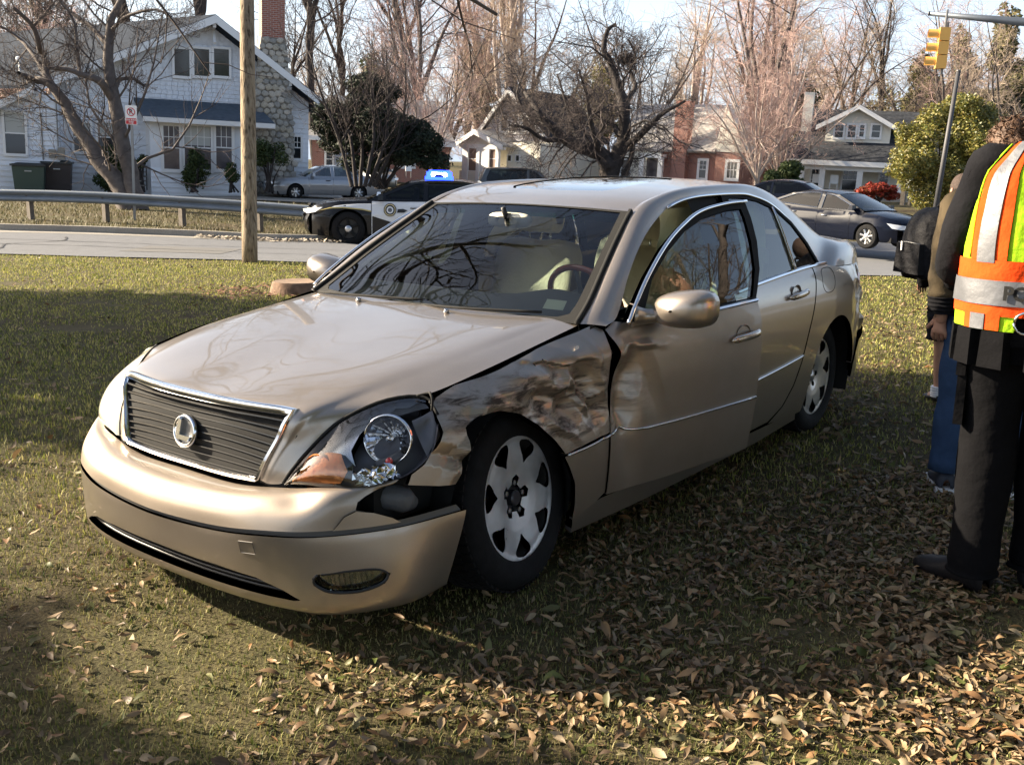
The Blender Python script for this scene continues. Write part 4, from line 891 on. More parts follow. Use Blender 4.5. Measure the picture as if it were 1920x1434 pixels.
M['asphalt'] = groundmat('asphalt', [(.135, .14, .15), (.17, .175, .185), (.15, .155, .165), (.11, .112, .12)], .25, 3, 90, bump=.25, rough=.8)
M['concrete'] = groundmat('concrete', [(.30, .28, .25), (.36, .34, .30), (.26, .24, .21), (.2, .19, .17)], .5, 5, 60, bump=.2)
D_ = np.concatenate([np.linspace(-30, 0, 8), np.linspace(.6, 32, 90), np.linspace(34, 100, 30), np.linspace(110, 700, 16)])
L_ = np.concatenate([np.linspace(-700, -60, 12), np.linspace(-50, -22, 10), np.linspace(-20, 20, 110), np.linspace(22, 50, 10), np.linspace(60, 700, 12)])
Dm, Lm = np.meshgrid(D_, L_, indexing='ij'); gsheet('ground', Dm, Lm, M['lawn'], 0)
near = lambda L: 15.55-.062*L
def far(L): return np.interp(L, [-60, -10.6, -5.0, -2., 2, 6, 60], [27, 21.0, 21.6, 24.5, 29.5, 34., 40])
Ls = np.concatenate([np.linspace(-120, -22, 14), np.linspace(-20, 20, 110), np.linspace(22, 120, 14)]); fr = np.linspace(0, 1, 26)
Lm = np.tile(Ls, (26, 1)); Dm = near(Lm)*(1-fr[:, None])+far(Lm)*fr[:, None]
gsheet('road', Dm, Lm, M['asphalt'], .02)
# far kerb and gutter: a real step
Lk = np.linspace(-24, -2.2, 60)
G = np.stack([np.concatenate([DL(far(Lk)+d, Lk), (hgt(far(Lk)+d, Lk)+z)[:, None]], -1) for d, z in ((-.45, .024), (-.02, .030), (.0, .15), (.16, .15), (.18, 0))], 0); k = grid('kerb', G, M['concrete'], sharp=30); k['kind'] = 'structure'
# driveways and the paved court beyond
def patch(name, D0, D1, L0, L1, m, off, n=14):
    Dm, Lm = np.meshgrid(np.linspace(D0, D1, n), np.linspace(L0, L1, n), indexing='ij'); return gsheet(name, Dm, Lm, m, off)
patch('driveway', 39, 50, -13.5, -4.0, M['concrete'], .03)
patch('pavement', 21.4, 22.6, -26, -4.5, M['concrete'], .012, 40)
patch('side_street', 33, 72, -4.5, 4.5, M['asphalt'], .026, 30)
# debris of pale leaves and grit banked along the far kerb
V = []; F = []
for i in range(900):
    L0 = _rs.uniform(-6.6, -2.6); d = far(L0)-.05-abs(_rs.normal(0, .28)); s = _rs.uniform(.02, .06); p = GP(d, L0, .035+_rs.rand()*.05); a = _rs.rand()*6.3
    u = np.array([math.cos(a), math.sin(a), _rs.uniform(-.5, .5)])*s; v = np.array([-math.sin(a), math.cos(a), _rs.uniform(-.5, .5)])*s*.6; V += [p-u, p+v, p+u, p-v]; F.append((4*i, 4*i+1, 4*i+2, 4*i+3))
tag(mk('leaf_litter', V, F, mat('pale_litter', (.42, .36, .28), .9, noise=.4, scale=3), smooth=False), kind='stuff')
# ------------------------------------------------------------------ grass and fallen leaves
def islandmat(name, cols, rough=.7, trans=.25, spec=.3):
    m = bpy.data.materials.new(name); N, L = nodes(m); b = N['Principled BSDF']; b.inputs['Roughness'].default_value = rough; b.inputs['Specular IOR Level'].default_value = spec
    g = N.new('ShaderNodeNewGeometry'); r = N.new('ShaderNodeValToRGB'); r.color_ramp.interpolation = 'LINEAR'
    e = r.color_ramp.elements; e[0].position = 0; e[0].color = (*cols[0], 1); e[1].position = 1; e[1].color = (*cols[-1], 1)
    for i, c in enumerate(cols[1:-1]): q = e.new((i+1)/(len(cols)-1)); q.color = (*c, 1)
    L.new(g.outputs['Random Per Island'], r.inputs[0]); L.new(r.outputs[0], b.inputs['Base Color'])
    if trans:
        t = N.new('ShaderNodeBsdfTranslucent'); L.new(r.outputs[0], t.inputs[0]); mx = N.new('ShaderNodeMixShader'); mx.inputs[0].default_value = trans; o = N['Material Output']
        L.new(b.outputs[0], mx.inputs[1]); L.new(t.outputs[0], mx.inputs[2]); L.new(mx.outputs[0], o.inputs[0])
    return m
M['grass'] = islandmat('grass_blades', [(.05, .08, .017), (.14, .18, .03), (.34, .345, .07), (.47, .43, .14), (.12, .16, .03), (.50, .44, .19), (.24, .24, .06)], trans=.3)
M['leaves'] = islandmat('fallen_leaves', [(.06, .042, .026), (.17, .105, .05), (.28, .19, .10), (.11, .07, .04), (.36, .27, .16), (.24, .125, .05), (.09, .065, .045), (.30, .235, .15), (.08, .10, .02), (.15, .115, .08)], trans=.12, rough=.55)
rs = np.random.RandomState(11)
def scatter(n, d0, d1, p=1.0, spread=.62, pad=.6):
    """random (D,L) in the view wedge; density falls with distance as 1/D**p"""
    u = rs.rand(n); a = 2-p
    D = (d0**a+u*(d1**a-d0**a))**(1/a) if abs(a) > 1e-6 else d0*(d1/d0)**u
    return D, (rs.rand(n)*2-1)*(D*spread*.92+pad)
def blades(n, d0, d1, hmin, hmax, w0, p, fade=0):
    D, L = scatter(n, d0, d1, p); k = D < near(L)-.05; q = sm(D+1.6*(vnoise(D*.8+9, L*.8)-.5), 3.2, 7.0); k &= rs.rand(n) < (q if fade > 0 else 1-q*.92)
    # patchiness
    pt = vnoise(D*1.3, L*1.3)*.6+vnoise(D*5, L*5)*.4; k &= pt > .30+.25*rs.rand(n)*(1-sm(D, 5, 9)*.5)-.15; D, L, pt = D[k], L[k], pt[k]; n = len(D)
    B = np.concatenate([DL(D, L), hgt(D, L)[:, None]], -1); H = (hmin+(hmax-hmin)*rs.rand(n)**1.5)*(.35+.9*pt); az = rs.rand(n)*6.283; ln = rs.rand(n)*1.1*H
    w = w0*(.6+.8*rs.rand(n))*(1+D*.12); dx = np.stack([np.cos(az), np.sin(az), az*0], -1); sx = np.stack([-np.sin(az), np.cos(az), az*0], -1)
    V = np.stack([B-sx*w[:, None], B+sx*w[:, None], B+dx*(ln*.35)[:, None]+[0, 0, .6]*H[:, None]+sx*w[:, None]*.6, B+dx*(ln*.35)[:, None]+[0, 0, .6]*H[:, None]-sx*w[:, None]*.6, B+dx*ln[:, None]+[0, 0, .92]*H[:, None]], 1)
    return V.reshape(-1, 3), n
M['grass_near'] = islandmat('dry_grass_blades', [(.045, .068, .017), (.10, .125, .028), (.21, .205, .06), (.34, .30, .12), (.08, .105, .024), (.37, .32, .16), (.17, .13, .055)], trans=.25)
VV = []; FF = []; off = 0
V, n = blades(210000, 1.4, 9.0, .010, .034, .0015, 1.2); i = np.arange(n)[:, None]*5; tag(mk('grass', V, np.concatenate([i+[0, 1, 2], i+[0, 2, 3], i+[3, 2, 4]]), M['grass_near'], smooth=False), kind='stuff')
for a in ((175000, 3.0, 16.6, .020, .048, .0020, 1.0, 1),):
    V, n = blades(*a); i = np.arange(n)[:, None]*5+off; T = np.concatenate([i+[0, 1, 2], i+[0, 2, 3], i+[3, 2, 4]]); VV.append(V); FF.append(T); off += len(V)
tag(mk('grass', np.concatenate(VV), np.concatenate(FF), M['grass'], smooth=False), kind='stuff')
def leafshape():
    """a pointed oval blade, creased down the middle: 5 x 3 vertices"""
    t = np.linspace(0, 1, 5); w = np.array([.03, .30, .40, .28, .02]); V = []
    for a, b in zip(t, w): V += [(a-.5, -b*.5, 0), (a-.5, 0, 0), (a-.5, b*.5, 0)]
    F = [(3*i+j, 3*i+j+1, 3*i+4+j, 3*i+3+j) for i in range(4) for j in range(2)]; return np.array(V), np.array(F)
LV, LF = leafshape()
def leaves(n, d0, d1, p, size):
    D, L = scatter(n, d0, d1, p); k = D < near(L)-.1
    # thick on the right and in front, thin on the sunny left
    X = L/np.maximum(D, 1)*1.75; dens = np.clip(.45+.60*X, .10, 1)*np.where(D > 9, .8, 1); dens = np.maximum(dens, .75*(D < 2.3)*(X > -.6)); cl = vnoise(D*2.2+7, L*2.2)
    k &= rs.rand(n) < dens*(.12+1.7*cl**1.6); D, L = D[k], L[k]; n = len(D)
    s = size*(.55+.75*rs.rand(n)); V = np.tile(LV, (n, 1, 1)); curl = rs.normal(.1, .75, n); cup = rs.uniform(-.3, 1.1, n); wid = rs.uniform(.55, 1.25, n)
    V[:, :, 1] *= wid[:, None]; V[:, :, 2] = curl[:, None]*V[:, :, 0]**2*.9+cup[:, None]*np.abs(V[:, :, 1])*.8+rs.normal(0, .02, V.shape[:2]); V[:, :, 1] += rs.uniform(-.5, .5, n)[:, None]*V[:, :, 0]**2
    V *= s[:, None, None]; az, tl, rl = rs.rand(n)*6.283, rs.normal(0, .26, n), rs.normal(0, .36, n)
    ca, sa = np.cos(az), np.sin(az); ct, st = np.cos(tl), np.sin(tl); c2, s2 = np.cos(rl), np.sin(rl)
    x, y, z = V[..., 0], V[..., 1], V[..., 2]; y, z = y*c2[:, None]-z*s2[:, None], y*s2[:, None]+z*c2[:, None]; x, z = x*ct[:, None]-z*st[:, None], x*st[:, None]+z*ct[:, None]; x, y = x*ca[:, None]-y*sa[:, None], x*sa[:, None]+y*ca[:, None]
    z = z-z.min(1)[:, None]+.002+rs.rand(n)[:, None]**1.5*.022; B = DL(D, L); return np.stack([x+B[:, None, 0], y+B[:, None, 1], z+hgt(D, L)[:, None]], -1).reshape(-1, 3), n
VV = []; FF = []; off = 0
for a in ((52000, 1.4, 5.0, 1.05, .043), (3000, 1.4, 6.0, 1.0, .068), (34000, 5.0, 16.5, .7, .058)):
    V, n = leaves(*a); i = (np.arange(n)*15)[:, None, None]; VV.append(V); FF.append((LF[None]+i+off).reshape(-1, 4)); off += len(V)
tag(mk('fallen_leaves', np.concatenate(VV), np.concatenate(FF), M['leaves']), kind='stuff')
# twigs and sticks lying on the lawn
def stick(D, L, ln, az, r, seed, lab):
    q = np.random.RandomState(seed); pts = []; p = GP(D, L, r+.006)
    for i in range(7): pts.append(p.copy()); a = az+q.normal(0, .25); p = p+np.array([math.cos(a), math.sin(a), 0])*ln/6; p[2] = GP(D, L)[2]+r+.006+abs(q.normal(0, .008))
    mb = MB(); mb.tube(pts, np.linspace(r, r*.35, 7), 6)
    for i in (2, 4): a = az+q.choice([-1, 1])*.8; mb.tube([pts[i], pts[i]+np.array([math.cos(a), math.sin(a), .1])*ln*.22], [r*.5, r*.2], 5)
    tag(mb.build('twig', M.setdefault('bark_twig', mat('twig_bark', (.16, .12, .085), .9, noise=.4, scale=40)), smooth=True), lab, 'twig', 'fallen twigs on the lawn')
for q in ((1.93, .62, .42, .5, .006, 1, 'dark forked twig among pale leaves at the bottom centre right of the lawn'), (1.78, .75, .5, 2.2, .007, 2, 'long thin twig lying across the leaves in the bottom right corner'),
          (2.02, .16, .16, -1.2, .006, 3, 'short pale straight stick lying below the car shadow edge'), (1.95, .25, .12, -1.7, .004, 4, 'thin pale stick beside the short stick in front'),
          (2.9, -.12, .5, .9, .005, 5, 'slender twig in the shade below the front bumper'), (2.3, .82, .3, .2, .005, 6, 'small dark twig at the edge of the car shadow on the right')):
    stick(*q)
# low stump ring with bark mulch
st = empty('tree_stump', 'low brown sawn tree stump in the grass behind the hood', 'stump', GP(11.9, -2.55))
l = MB(); l.lathe([(.33, -.02), (.31, .03), (.285, .12), (.27, .135)], ax=2, k=28).build('bark', mat('stump_bark', (.19, .12, .08), .95, bump=.8, bscale=25, noise=.4, scale=12), st, True)
l = MB(); l.lathe([(.272, .134), (.24, .130), (.001, .126)], ax=2, k=28).build('cut_face', mat('cut_wood', (.22, .15, .10), .9, noise=.3, scale=20), st, True)
V = []; F = []
for i in range(500):
    a = rs.rand()*6.3; r_ = .3+abs(rs.normal(0, .32)); p = GP(11.9+math.sin(a)*r_*.9, -2.75+math.cos(a)*r_*1.3, .01+rs.rand()*.03); b = rs.rand()*6.3; s = rs.uniform(.015, .04)
    u = np.array([math.cos(b), math.sin(b), rs.uniform(-.4, .4)])*s; v = np.array([-math.sin(b), math.cos(b), rs.uniform(-.4, .4)])*s*.5; V += [p-u, p+v, p+u, p-v]; F.append((4*i, 4*i+1, 4*i+2, 4*i+3))
tag(mk('bark_mulch', V, F, islandmat('mulch', [(.16, .07, .04), (.3, .15, .09), (.12, .06, .04)], trans=0), smooth=False), kind='stuff')
# ================================================================== trees
M['bark_dark'] = mat('dark_bark', (.035, .028, .026), .9, noise=.35, scale=9, bump=.6, bscale=22)
M['bark_grey'] = mat('grey_bark', (.115, .095, .085), .9, noise=.3, scale=7, bump=.5, bscale=18)
M['bark_hazed'] = mat('hazed_pale_bark', (.42, .35, .31), .9, noise=.25, scale=5)  # bark of the far trees, lightened in colour to stand in for haze
M['twig_pink'] = mat('hazed_budding_twigs', (.46, .32, .285), .9, noise=.25, scale=.7)  # bud pink, paled in colour to imitate distance haze
M['twig_tan'] = mat('tan_twigs', (.44, .35, .27), .9, noise=.3, scale=.6)
M['twig_dark'] = mat('dark_twigs', (.07, .055, .052), .9)
class Branches:
    def __init__(s): s.V = []; s.F = []; s.n = 0
    def add(s, P, R, k):
        P = np.asarray(P, float); n = len(P); T = np.empty_like(P); T[1:-1] = P[2:]-P[:-2]; T[0] = P[1]-P[0]; T[-1] = P[-1]-P[-2]; T /= np.linalg.norm(T, axis=1)[:, None]+1e-9
        ref = np.array([.3, .2, 1.]) if abs(T[0][2]) < .85 else np.array([1., .3, 0]); U = np.cross(T, ref); U /= np.linalg.norm(U, axis=1)[:, None]+1e-9; W_ = np.cross(T, U)
        a = np.arange(k)*2*math.pi/k; ring = (U[:, None]*np.cos(a)[None, :, None]+W_[:, None]*np.sin(a)[None, :, None])*np.asarray(R)[:, None, None]+P[:, None]
        s.V.append(ring.reshape(-1, 3)); i = np.arange(n-1)[:, None]*k+s.n; j = np.arange(k)[None]; j2 = (j+1) % k
        s.F.append(np.stack([i+j, i+j2, i+k+j2, i+k+j], -1).reshape(-1, 4)); s.n += n*k
    def build(s, name, m, parent): return mk(name, np.concatenate(s.V), np.concatenate(s.F), m, parent)
def grow(rg, big, small, P, R, lev, spec):
    """side branches for polyline P with radii R"""
    nb = spec['n'][lev]; seglen = np.linalg.norm(np.diff(P, axis=0), axis=1).sum(); lo = spec.get('lo', [.3, .15, .1, .1])[lev]
    for i in range(nb):
        t = lo+(1-lo)*(i+rg.rand())/nb; f = t*(len(P)-1); a = min(int(f), len(P)-2); q = f-a; p = P[a]*(1-q)+P[a+1]*q; r = R[a]*(1-q)+R[a+1]*q
        d = P[a+1]-P[a]; d /= np.linalg.norm(d)+1e-9; s = np.cross(d, rg.normal(0, 1, 3)); s /= np.linalg.norm(s)+1e-9
        ang = rad(spec['ang'][lev]+rg.normal(0, 9)); v = d*math.cos(ang)+s*math.sin(ang); ln = seglen*spec['len'][lev]*(1.15-.6*t)*(.6+.8*rg.rand())
        n = spec['seg'][lev]; pts = [p]; gn = spec.get('gnarl', .2)
        for k in range(n-1):
            v = v+rg.normal(0, gn, 3)+np.array([0, 0, spec['up']]); v /= np.linalg.norm(v); pts.append(pts[-1]+v*ln/(n-1))
        pts = np.array(pts); r0 = min(r*.7, max(spec['rmin'], ln*spec['rl'])); rr = np.linspace(r0, max(spec['rmin']*.6, r0*.25), n)
        (big if lev == 0 and r0 > spec['rmin']*2.5 else small).add(pts, rr, 5 if lev == 0 else 3)
        if lev+1 < len(spec['n']): grow(rg, big, small, pts, rr, lev+1, spec)
def tree(name, label, base, limbs, spec, bark, twig, seed, group=None, cat='tree'):
    """limbs: polylines (with radii) in metres, local to the base"""
    rg = np.random.RandomState(seed); big = Branches(); small = Branches()
    for P, R in limbs:
        m = max(len(P)*3, 5); t = np.linspace(0, len(P)-1, m); Q = cr(P, t); rr = np.interp(t, np.arange(len(P)), R); Q[1:] += rg.normal(0, .12, (m-1, 3))*rr[1:, None]; big.add(Q, rr, 8); grow(rg, big, small, Q, rr, 0, spec)
    e = empty(name, label, cat, base, group); big.build('trunk', bark, e); c = small.build('crown', twig, e); return e
def copy_tree(e, loc, rz, s, label, tilt=0):
    c = e.copy(); COL.objects.link(c); c.location = loc; c.rotation_euler = (0, tilt, rz); c.scale = (s, s, s); c['label'] = label
    for ch in list(e.children): d = ch.copy(); COL.objects.link(d); d.parent = c
    return c
def limb_px(pts, D, base, r0, r1):
    """trunk and limbs traced at their distance; pts: (px, py[, depth offset])"""
    P = np.array([at(q[0], q[1], D+(q[2] if len(q) > 2 else 0)) for q in pts])-base; return P, np.linspace(r0, r1, len(P))
twigspec = dict(n=[13, 8, 6], ang=[50, 45, 40], len=[.55, .5, .5], seg=[6, 5, 4], up=.08, rmin=.007, rl=.012, gnarl=.25, lo=[.12, .1, .1])
# gnarled tree before the left house
D0 = 30.; b0 = at(243, 395, D0)
T = lambda pts, r0, r1, D=D0, b=b0: limb_px(pts, D, b, r0, r1)
tree('bare_tree', 'gnarled grey double-trunked bare tree in front of the left white house', b0, [
    T([(243, 395), (222, 345), (190, 305), (150, 245), (122, 195), (95, 160), (60, 148), (35, 138, -1)], .30, .06),
    T([(122, 195), (92, 150, .4), (84, 105, .6), (74, 90), (62, 50, -.5), (25, 15, -1)], .13, .05),
    T([(262, 395), (245, 340), (232, 270), (215, 200), (205, 150), (204, 90), (208, 40), (228, 0), (240, -40)], .27, .06),
    T([(213, 190), (190, 155, -.5), (160, 142, -.7), (120, 130, -.8), (95, 128, -1)], .13, .05),
    T([(150, 142, -.7), (145, 100, -.6), (138, 40, -.7), (110, 0, -1)], .06, .03),
    T([(215, 170), (226, 150, .4), (250, 148, .6), (272, 163, .7)], .07, .04),
    T([(205, 90), (170, 50, .5), (130, 20, .8), (100, -20, 1)], .08, .03), T([(206, 60), (240, 30, -.5), (300, 20, -1), (340, 60, -1)], .06, .02),
    T([(110, 180), (60, 100, 1), (20, 60, 1.5), (-30, 40, 1)], .07, .03), T([(62, 50), (90, 20), (120, -20)], .05, .02)],
    dict(twigspec, n=[14, 8, 6], len=[.45, .5, .5], gnarl=.2, up=.12), M['bark_grey'], M['twig_dark'], 3)
# crab-apple before the far houses, in the middle
D1 = 34.; b1 = at(1142, 345, D1); T1 = lambda pts, r0, r1: limb_px(pts, D1, b1, r0, r1)
tree('crab_apple_tree', 'dark twisted crab apple with a bird nest behind the gold car roof', b1, [
    T1([(1142, 345), (1140, 312), (1128, 292), (1090, 276), (1062, 262), (1030, 235), (1005, 205), (985, 175, 1)], .34, .06),
    T1([(1142, 345), (1150, 310), (1166, 275), (1172, 240), (1170, 195), (1160, 165), (1148, 125), (1133, 95), (1138, 60), (1155, 45)], .30, .05),
    T1([(1172, 195), (1190, 165, .5), (1182, 130, .8), (1192, 105), (1178, 75)], .10, .03), T1([(1165, 280), (1200, 255, -.5), (1240, 215, -1), (1285, 190, -1.3)], .15, .04),
    T1([(1190, 260, .5), (1182, 300), (1168, 335)], .07, .10), T1([(1090, 276), (1075, 240, .8), (1060, 190, 1), (1045, 140, 1.3)], .10, .03),
    T1([(1062, 262), (1020, 262, -.6), (985, 240, -1), (955, 235, -1.3)], .09, .03), T1([(1128, 292), (1110, 240, -1), (1100, 180, -1.5), (1085, 130, -2)], .11, .03),
    T1([(1030, 235), (1000, 225, .5), (970, 180, .6), (985, 130, .5)], .07, .02)],
    dict(twigspec, n=[17, 10, 7], len=[.50, .5, .5], gnarl=.38, up=.02), M['bark_dark'], M['twig_dark'], 8)
rgn = np.random.RandomState(4); nb = MB(); c = at(1176, 112, D1+.6)
for i in range(160):
    a = rgn.normal(0, 1, 3); a /= np.linalg.norm(a); p = c+a*[.30, .30, .2]*rgn.rand()**.4; d = rgn.normal(0, 1, 3); d /= np.linalg.norm(d); nb.tube([p-d*.16, p+d*.16], .012, 3, False)
tag(nb.build('bird_nest', M['bark_dark']), 'ragged dark bird nest high in the crab apple tree', 'nest')
# tall bare trees of several kinds, then copies of each
def tall(seed, h, fork, spec, r0, bark, twig, name, label, loc, group, n=6, spread=.35):
    rg = np.random.RandomState(seed); trunk = [np.zeros(3)]
    for i in range(5): trunk.append(trunk[-1]+np.array([rg.normal(0, .03)*h*.3, rg.normal(0, .03)*h*.3, h*fork/5]))
    limbs = [(np.array(trunk), np.linspace(r0, r0*.72, 6))]; 
    for i in range(n):
        a = 2*math.pi*i/n+rg.rand(); s = trunk[rg.choice([3, 4, 5, 5])]; sp = spread*(.5+rg.rand()) if i else .05; p = [s]; v = np.array([math.cos(a)*sp, math.sin(a)*sp, 1.]); v /= np.linalg.norm(v); ln = h*(1-fork)*(.75+.4*rg.rand())
        for k in range(6): v = v+rg.normal(0, .10, 3)+np.array([0, 0, .05]); v /= np.linalg.norm(v); p.append(p[-1]+v*ln/6)
        limbs.append((np.array(p), np.linspace(r0*(.6 if i else .72), .02, 7)))
    return tree(name, label, loc, limbs, spec, bark, twig, seed, group)
tw = dict(n=[10, 8, 7], ang=[52, 50, 48], len=[.40, .48, .5], seg=[6, 5, 4], up=.05, rmin=.013, rl=.010, gnarl=.24, lo=[.1, .1, .1])
GRP = 'tall bare trees beyond the houses'
def lowloc(px, D): 
    L = (px-960)/FPX*D; return GP(D, L, -.2)
K = [tall(21, 19, .32, tw, .34, M['bark_grey'], M['twig_pink'], 'bare_tree', '', lowloc(905, 100), GRP),
     tall(22, 22, .40, dict(tw, n=[9, 8, 6], ang=[45, 46, 45]), .40, M['bark_hazed'], M['twig_tan'], 'bare_tree', '', lowloc(1300, 105), GRP),
     tall(23, 17, .22, dict(tw, ang=[58, 55, 50], up=.03, n=[9, 8, 6]), .30, M['bark_grey'], M['twig_tan'], 'bare_tree', '', lowloc(1180, 92), GRP, n=8, spread=.6),
     tall(24, 24, .5, dict(tw, n=[8, 7, 6], ang=[42, 44, 45]), .36, M['bark_dark'], M['twig_dark'], 'bare_tree', '', lowloc(600, 80), GRP, n=5, spread=.25),
     tall(25, 13, .15, dict(tw, n=[9, 7, 6], ang=[45, 45, 45], rmin=.013), .20, M['bark_hazed'], M['twig_pink'], 'bare_tree', '', lowloc(1420, 93), GRP, n=9, spread=.55)]
where = lambda s: s
K[0]['label'] = 'tall pinkish bare tree rising behind the steep white gabled house'
K[1]['label'] = 'very tall pale-limbed bare tree above the brick and white house'
K[2]['label'] = 'spreading tan bare tree right behind the crab apple'
K[3]['label'] = 'slim dark-trunked tree standing right of the stone chimney'
K[4]['label'] = 'pale multi-stemmed young tree between the brick house and the white bungalow'
SP = [(0, 985, 96, .4, 1.05, 'pinkish bare tree over the roof peak of the gabled house'),
      (1, 880, 106, 2.9, 1.1, 'pale bare tree left of the gabled house with limbs leaving the picture'), (1, 930, 90, 4.0, 1.15, 'big pale bare tree whose stems rise straight above the gabled house'),
      (0, 1385, 104, 3.3, 1.15, 'pinkish bare tree between the brick house and bungalow, rearmost'), (1, 1460, 96, .2, .95, 'pale bare tree left of the bungalow chimney'),
      (2, 1500, 108, 2.0, 1.1, 'tan bare tree right behind the bungalow chimney'), (0, 1560, 118, 4.4, 1.1, 'pinkish bare tree behind the left half of the bungalow roof'), (3, 1625, 112, 1.3, .9, 'dark bare tree behind the bungalow dormer peak'),
      (2, 1690, 104, 5.2, .9, 'tan bare tree behind the right end of the bungalow roof'), (0, 1760, 92, 0, .9, 'pinkish bare tree behind the yellow traffic signal'), (2, 1850, 84, 2.6, .95, 'tan bare tree above the right evergreen shrub'), (1, 1905, 100, 3.7, .9, 'pale bare tree at the right edge of the picture'),
      (3, 648, 92, 2.1, .85, 'slim dark bare tree second from the stone chimney'), (0, 715, 100, 3.0, .8, 'low pinkish bare tree behind the dark evergreen'), (3, 770, 96, .7, .95, 'dark bare tree above the police car light'), (2, 830, 88, 1.9, .85, 'tan bare tree right of the dark evergreen'),
      (3, 545, 84, 3.9, .62, 'small dark bare tree seen just right of the brick chimney'), (4, 1405, 72, 1.0, .9, 'pale multi-stemmed sapling beside the brick house corner'), (4, 1455, 76, 2.8, .85, 'pale multi-stemmed sapling left of the bungalow porch'), (4, 815, 70, 2.2, .8, 'pale thin sapling at the left corner of the gabled house'),
      (2, 20, 75, .3, 1.0, 'tan bare tree behind the left house at the picture edge'), (3, 130, 80, 1.4, .9, 'dark bare tree behind the left house roof'), (3, 262, 74, 2.5, .95, 'dark twin tree trunk rising over the left house ridge'), (2, 70, 90, 4.5, 1.1, 'tan bare tree far behind the left house wing'),
      (3, 395, 70, 5.5, 1.1, 'dark bare tree directly above the left gable peak'), (0, 1425, 90, 5.9, 1.2, 'large pinkish bare tree over the white gable of the brick house'), (0, 790, 84, 1.2, 1.05, 'pinkish bare tree over the right half of the dark evergreen'), (4, 60, 58, .8, 1.0, 'pale shrubby tree behind the left wing roof'), (2, 1010, 84, 2.7, .8, 'tan bare tree over the gabled house right roof slope')]
for k, px, D, rz, s, lab in SP: copy_tree(K[k], lowloc(px, D), rz, s, lab)
# a far wood that closes the view
for i in range(18):
    px = -250+i*137+rs.uniform(-30, 30); D = rs.uniform(125, 165)
    copy_tree(K[[0, 1, 2, 0, 4][i % 5]], lowloc(px, D), rs.rand()*6.3, rs.uniform(.8, 1.05), 'bare tree in the far wood closing off the view')['group'] = 'far wood'
    bpy.context.scene.collection.objects[-1] if 0 else None
for o in bpy.data.objects:
    if o.get('group') == 'far wood': o['label'] = 'bare tree of the far wood behind every house'
# ------------------------------------------------------------------ foliage
def foliage(rg, n, cs, leaf, flat=.0, aspect=.5):
    """n small leaf faces through ellipsoid clumps cs: (x,y,z, rx,ry,rz)"""
    cs = np.array(cs, float); vol = cs[:, 3]*cs[:, 4]*cs[:, 5]; idx = rg.choice(len(cs), n, p=vol/vol.sum()); a = rg.normal(0, 1, (n, 3)); a /= np.linalg.norm(a, axis=1)[:, None]
    r = (.45+.6*rg.rand(n)**.7); P = cs[idx, :3]+a*cs[idx, 3:]*r[:, None]*(.85+.3*vnoise(a[:, 0]*3+idx, a[:, 1]*3+a[:, 2]*2))[:, None]
    u = rg.normal(0, 1, (n, 3)); u[:, 2] *= .6; u /= np.linalg.norm(u, axis=1)[:, None]; w = np.cross(u, a+rg.normal(0, .5, (n, 3))); w /= np.linalg.norm(w, axis=1)[:, None]; s = leaf*(.5+rg.rand(n))
    V = np.stack([P-u*s[:, None], P+w*s[:, None]*aspect, P+u*s[:, None], P-w*s[:, None]*aspect], 1); return V.reshape(-1, 3), np.arange(4*n).reshape(-1, 4)
M['fol_dark'] = islandmat('dark_needles', [(.010, .018, .012), (.02, .032, .018), (.03, .042, .022), (.015, .022, .018)], trans=.1)
M['fol_gold'] = islandmat('golden_green_leaves', [(.06, .08, .02), (.16, .16, .035), (.30, .25, .06), (.10, .12, .03), (.22, .17, .05)], trans=.25, spec=.5, rough=.45)
M['fol_red'] = islandmat('red_leaves', [(.22, .02, .015), (.38, .05, .03), (.15, .03, .02), (.28, .10, .04)], trans=.2)
M['fol_green'] = islandmat('shrub_leaves', [(.025, .045, .015), (.05, .075, .025), (.08, .10, .03)], trans=.15)
def lumpy(clumps, rg, k=9):
    o = []
    for x, y, z, a, b, c in clumps:
        for i in range(k):
            d = rg.normal(0, 1, 3); d /= np.linalg.norm(d); f = .45+.5*rg.rand(); s = .30+.30*rg.rand(); o.append((x+d[0]*a*f, y+d[1]*b*f, z+d[2]*c*f, a*s, b*s, c*s))
    return o
def shrub(name, label, base, clumps, n, leaf, m, seed, cat='shrub', stems=5, group=None, bark=None):
    rg = np.random.RandomState(seed); e = empty(name, label, cat, base, group); V, F = foliage(rg, n, lumpy(clumps, rg) if name != 'pine_tree' else clumps, leaf); mk('foliage', V, F, m, e, smooth=False); b = Branches()
    for c in clumps:
        for k in range(stems):
            q = np.array(c[:3])+rg.normal(0, .3, 3)*c[3:]; b.add(np.array([[rg.normal(0, .08), rg.normal(0, .08), -.1], q*[.45, .45, .5], q]), [.05, .035, .012], 4)
    b.build('stem', bark or M['bark_dark'], e); return e
def clpx(px, py, D, w, h, base, dd=0):
    """clump centred at a spot, w x h given as apparent size"""
    c = at(px, py, D+dd)-base; k = D/FPX; return (*c, w*k/2, w*k/2, h*k/2)
Db = 33.; bb = at(715, 348, Db)
shrub('evergreen_tree', 'dense dark evergreen tree standing behind the police car', bb, [clpx(755, 255, Db, 170, 110, bb), clpx(650, 245, Db, 130, 90, bb, .6), clpx(700, 190, Db, 130, 90, bb, 1), clpx(790, 285, Db, 90, 70, bb, -.5), clpx(615, 225, Db, 70, 50, bb), clpx(680, 290, Db, 110, 60, bb)], 45000, .055, M['fol_dark'], 31, 'tree', 3)
twb = dict(twigspec, n=[11, 7, 4], len=[.5, .5, .45], up=.14, gnarl=.16)
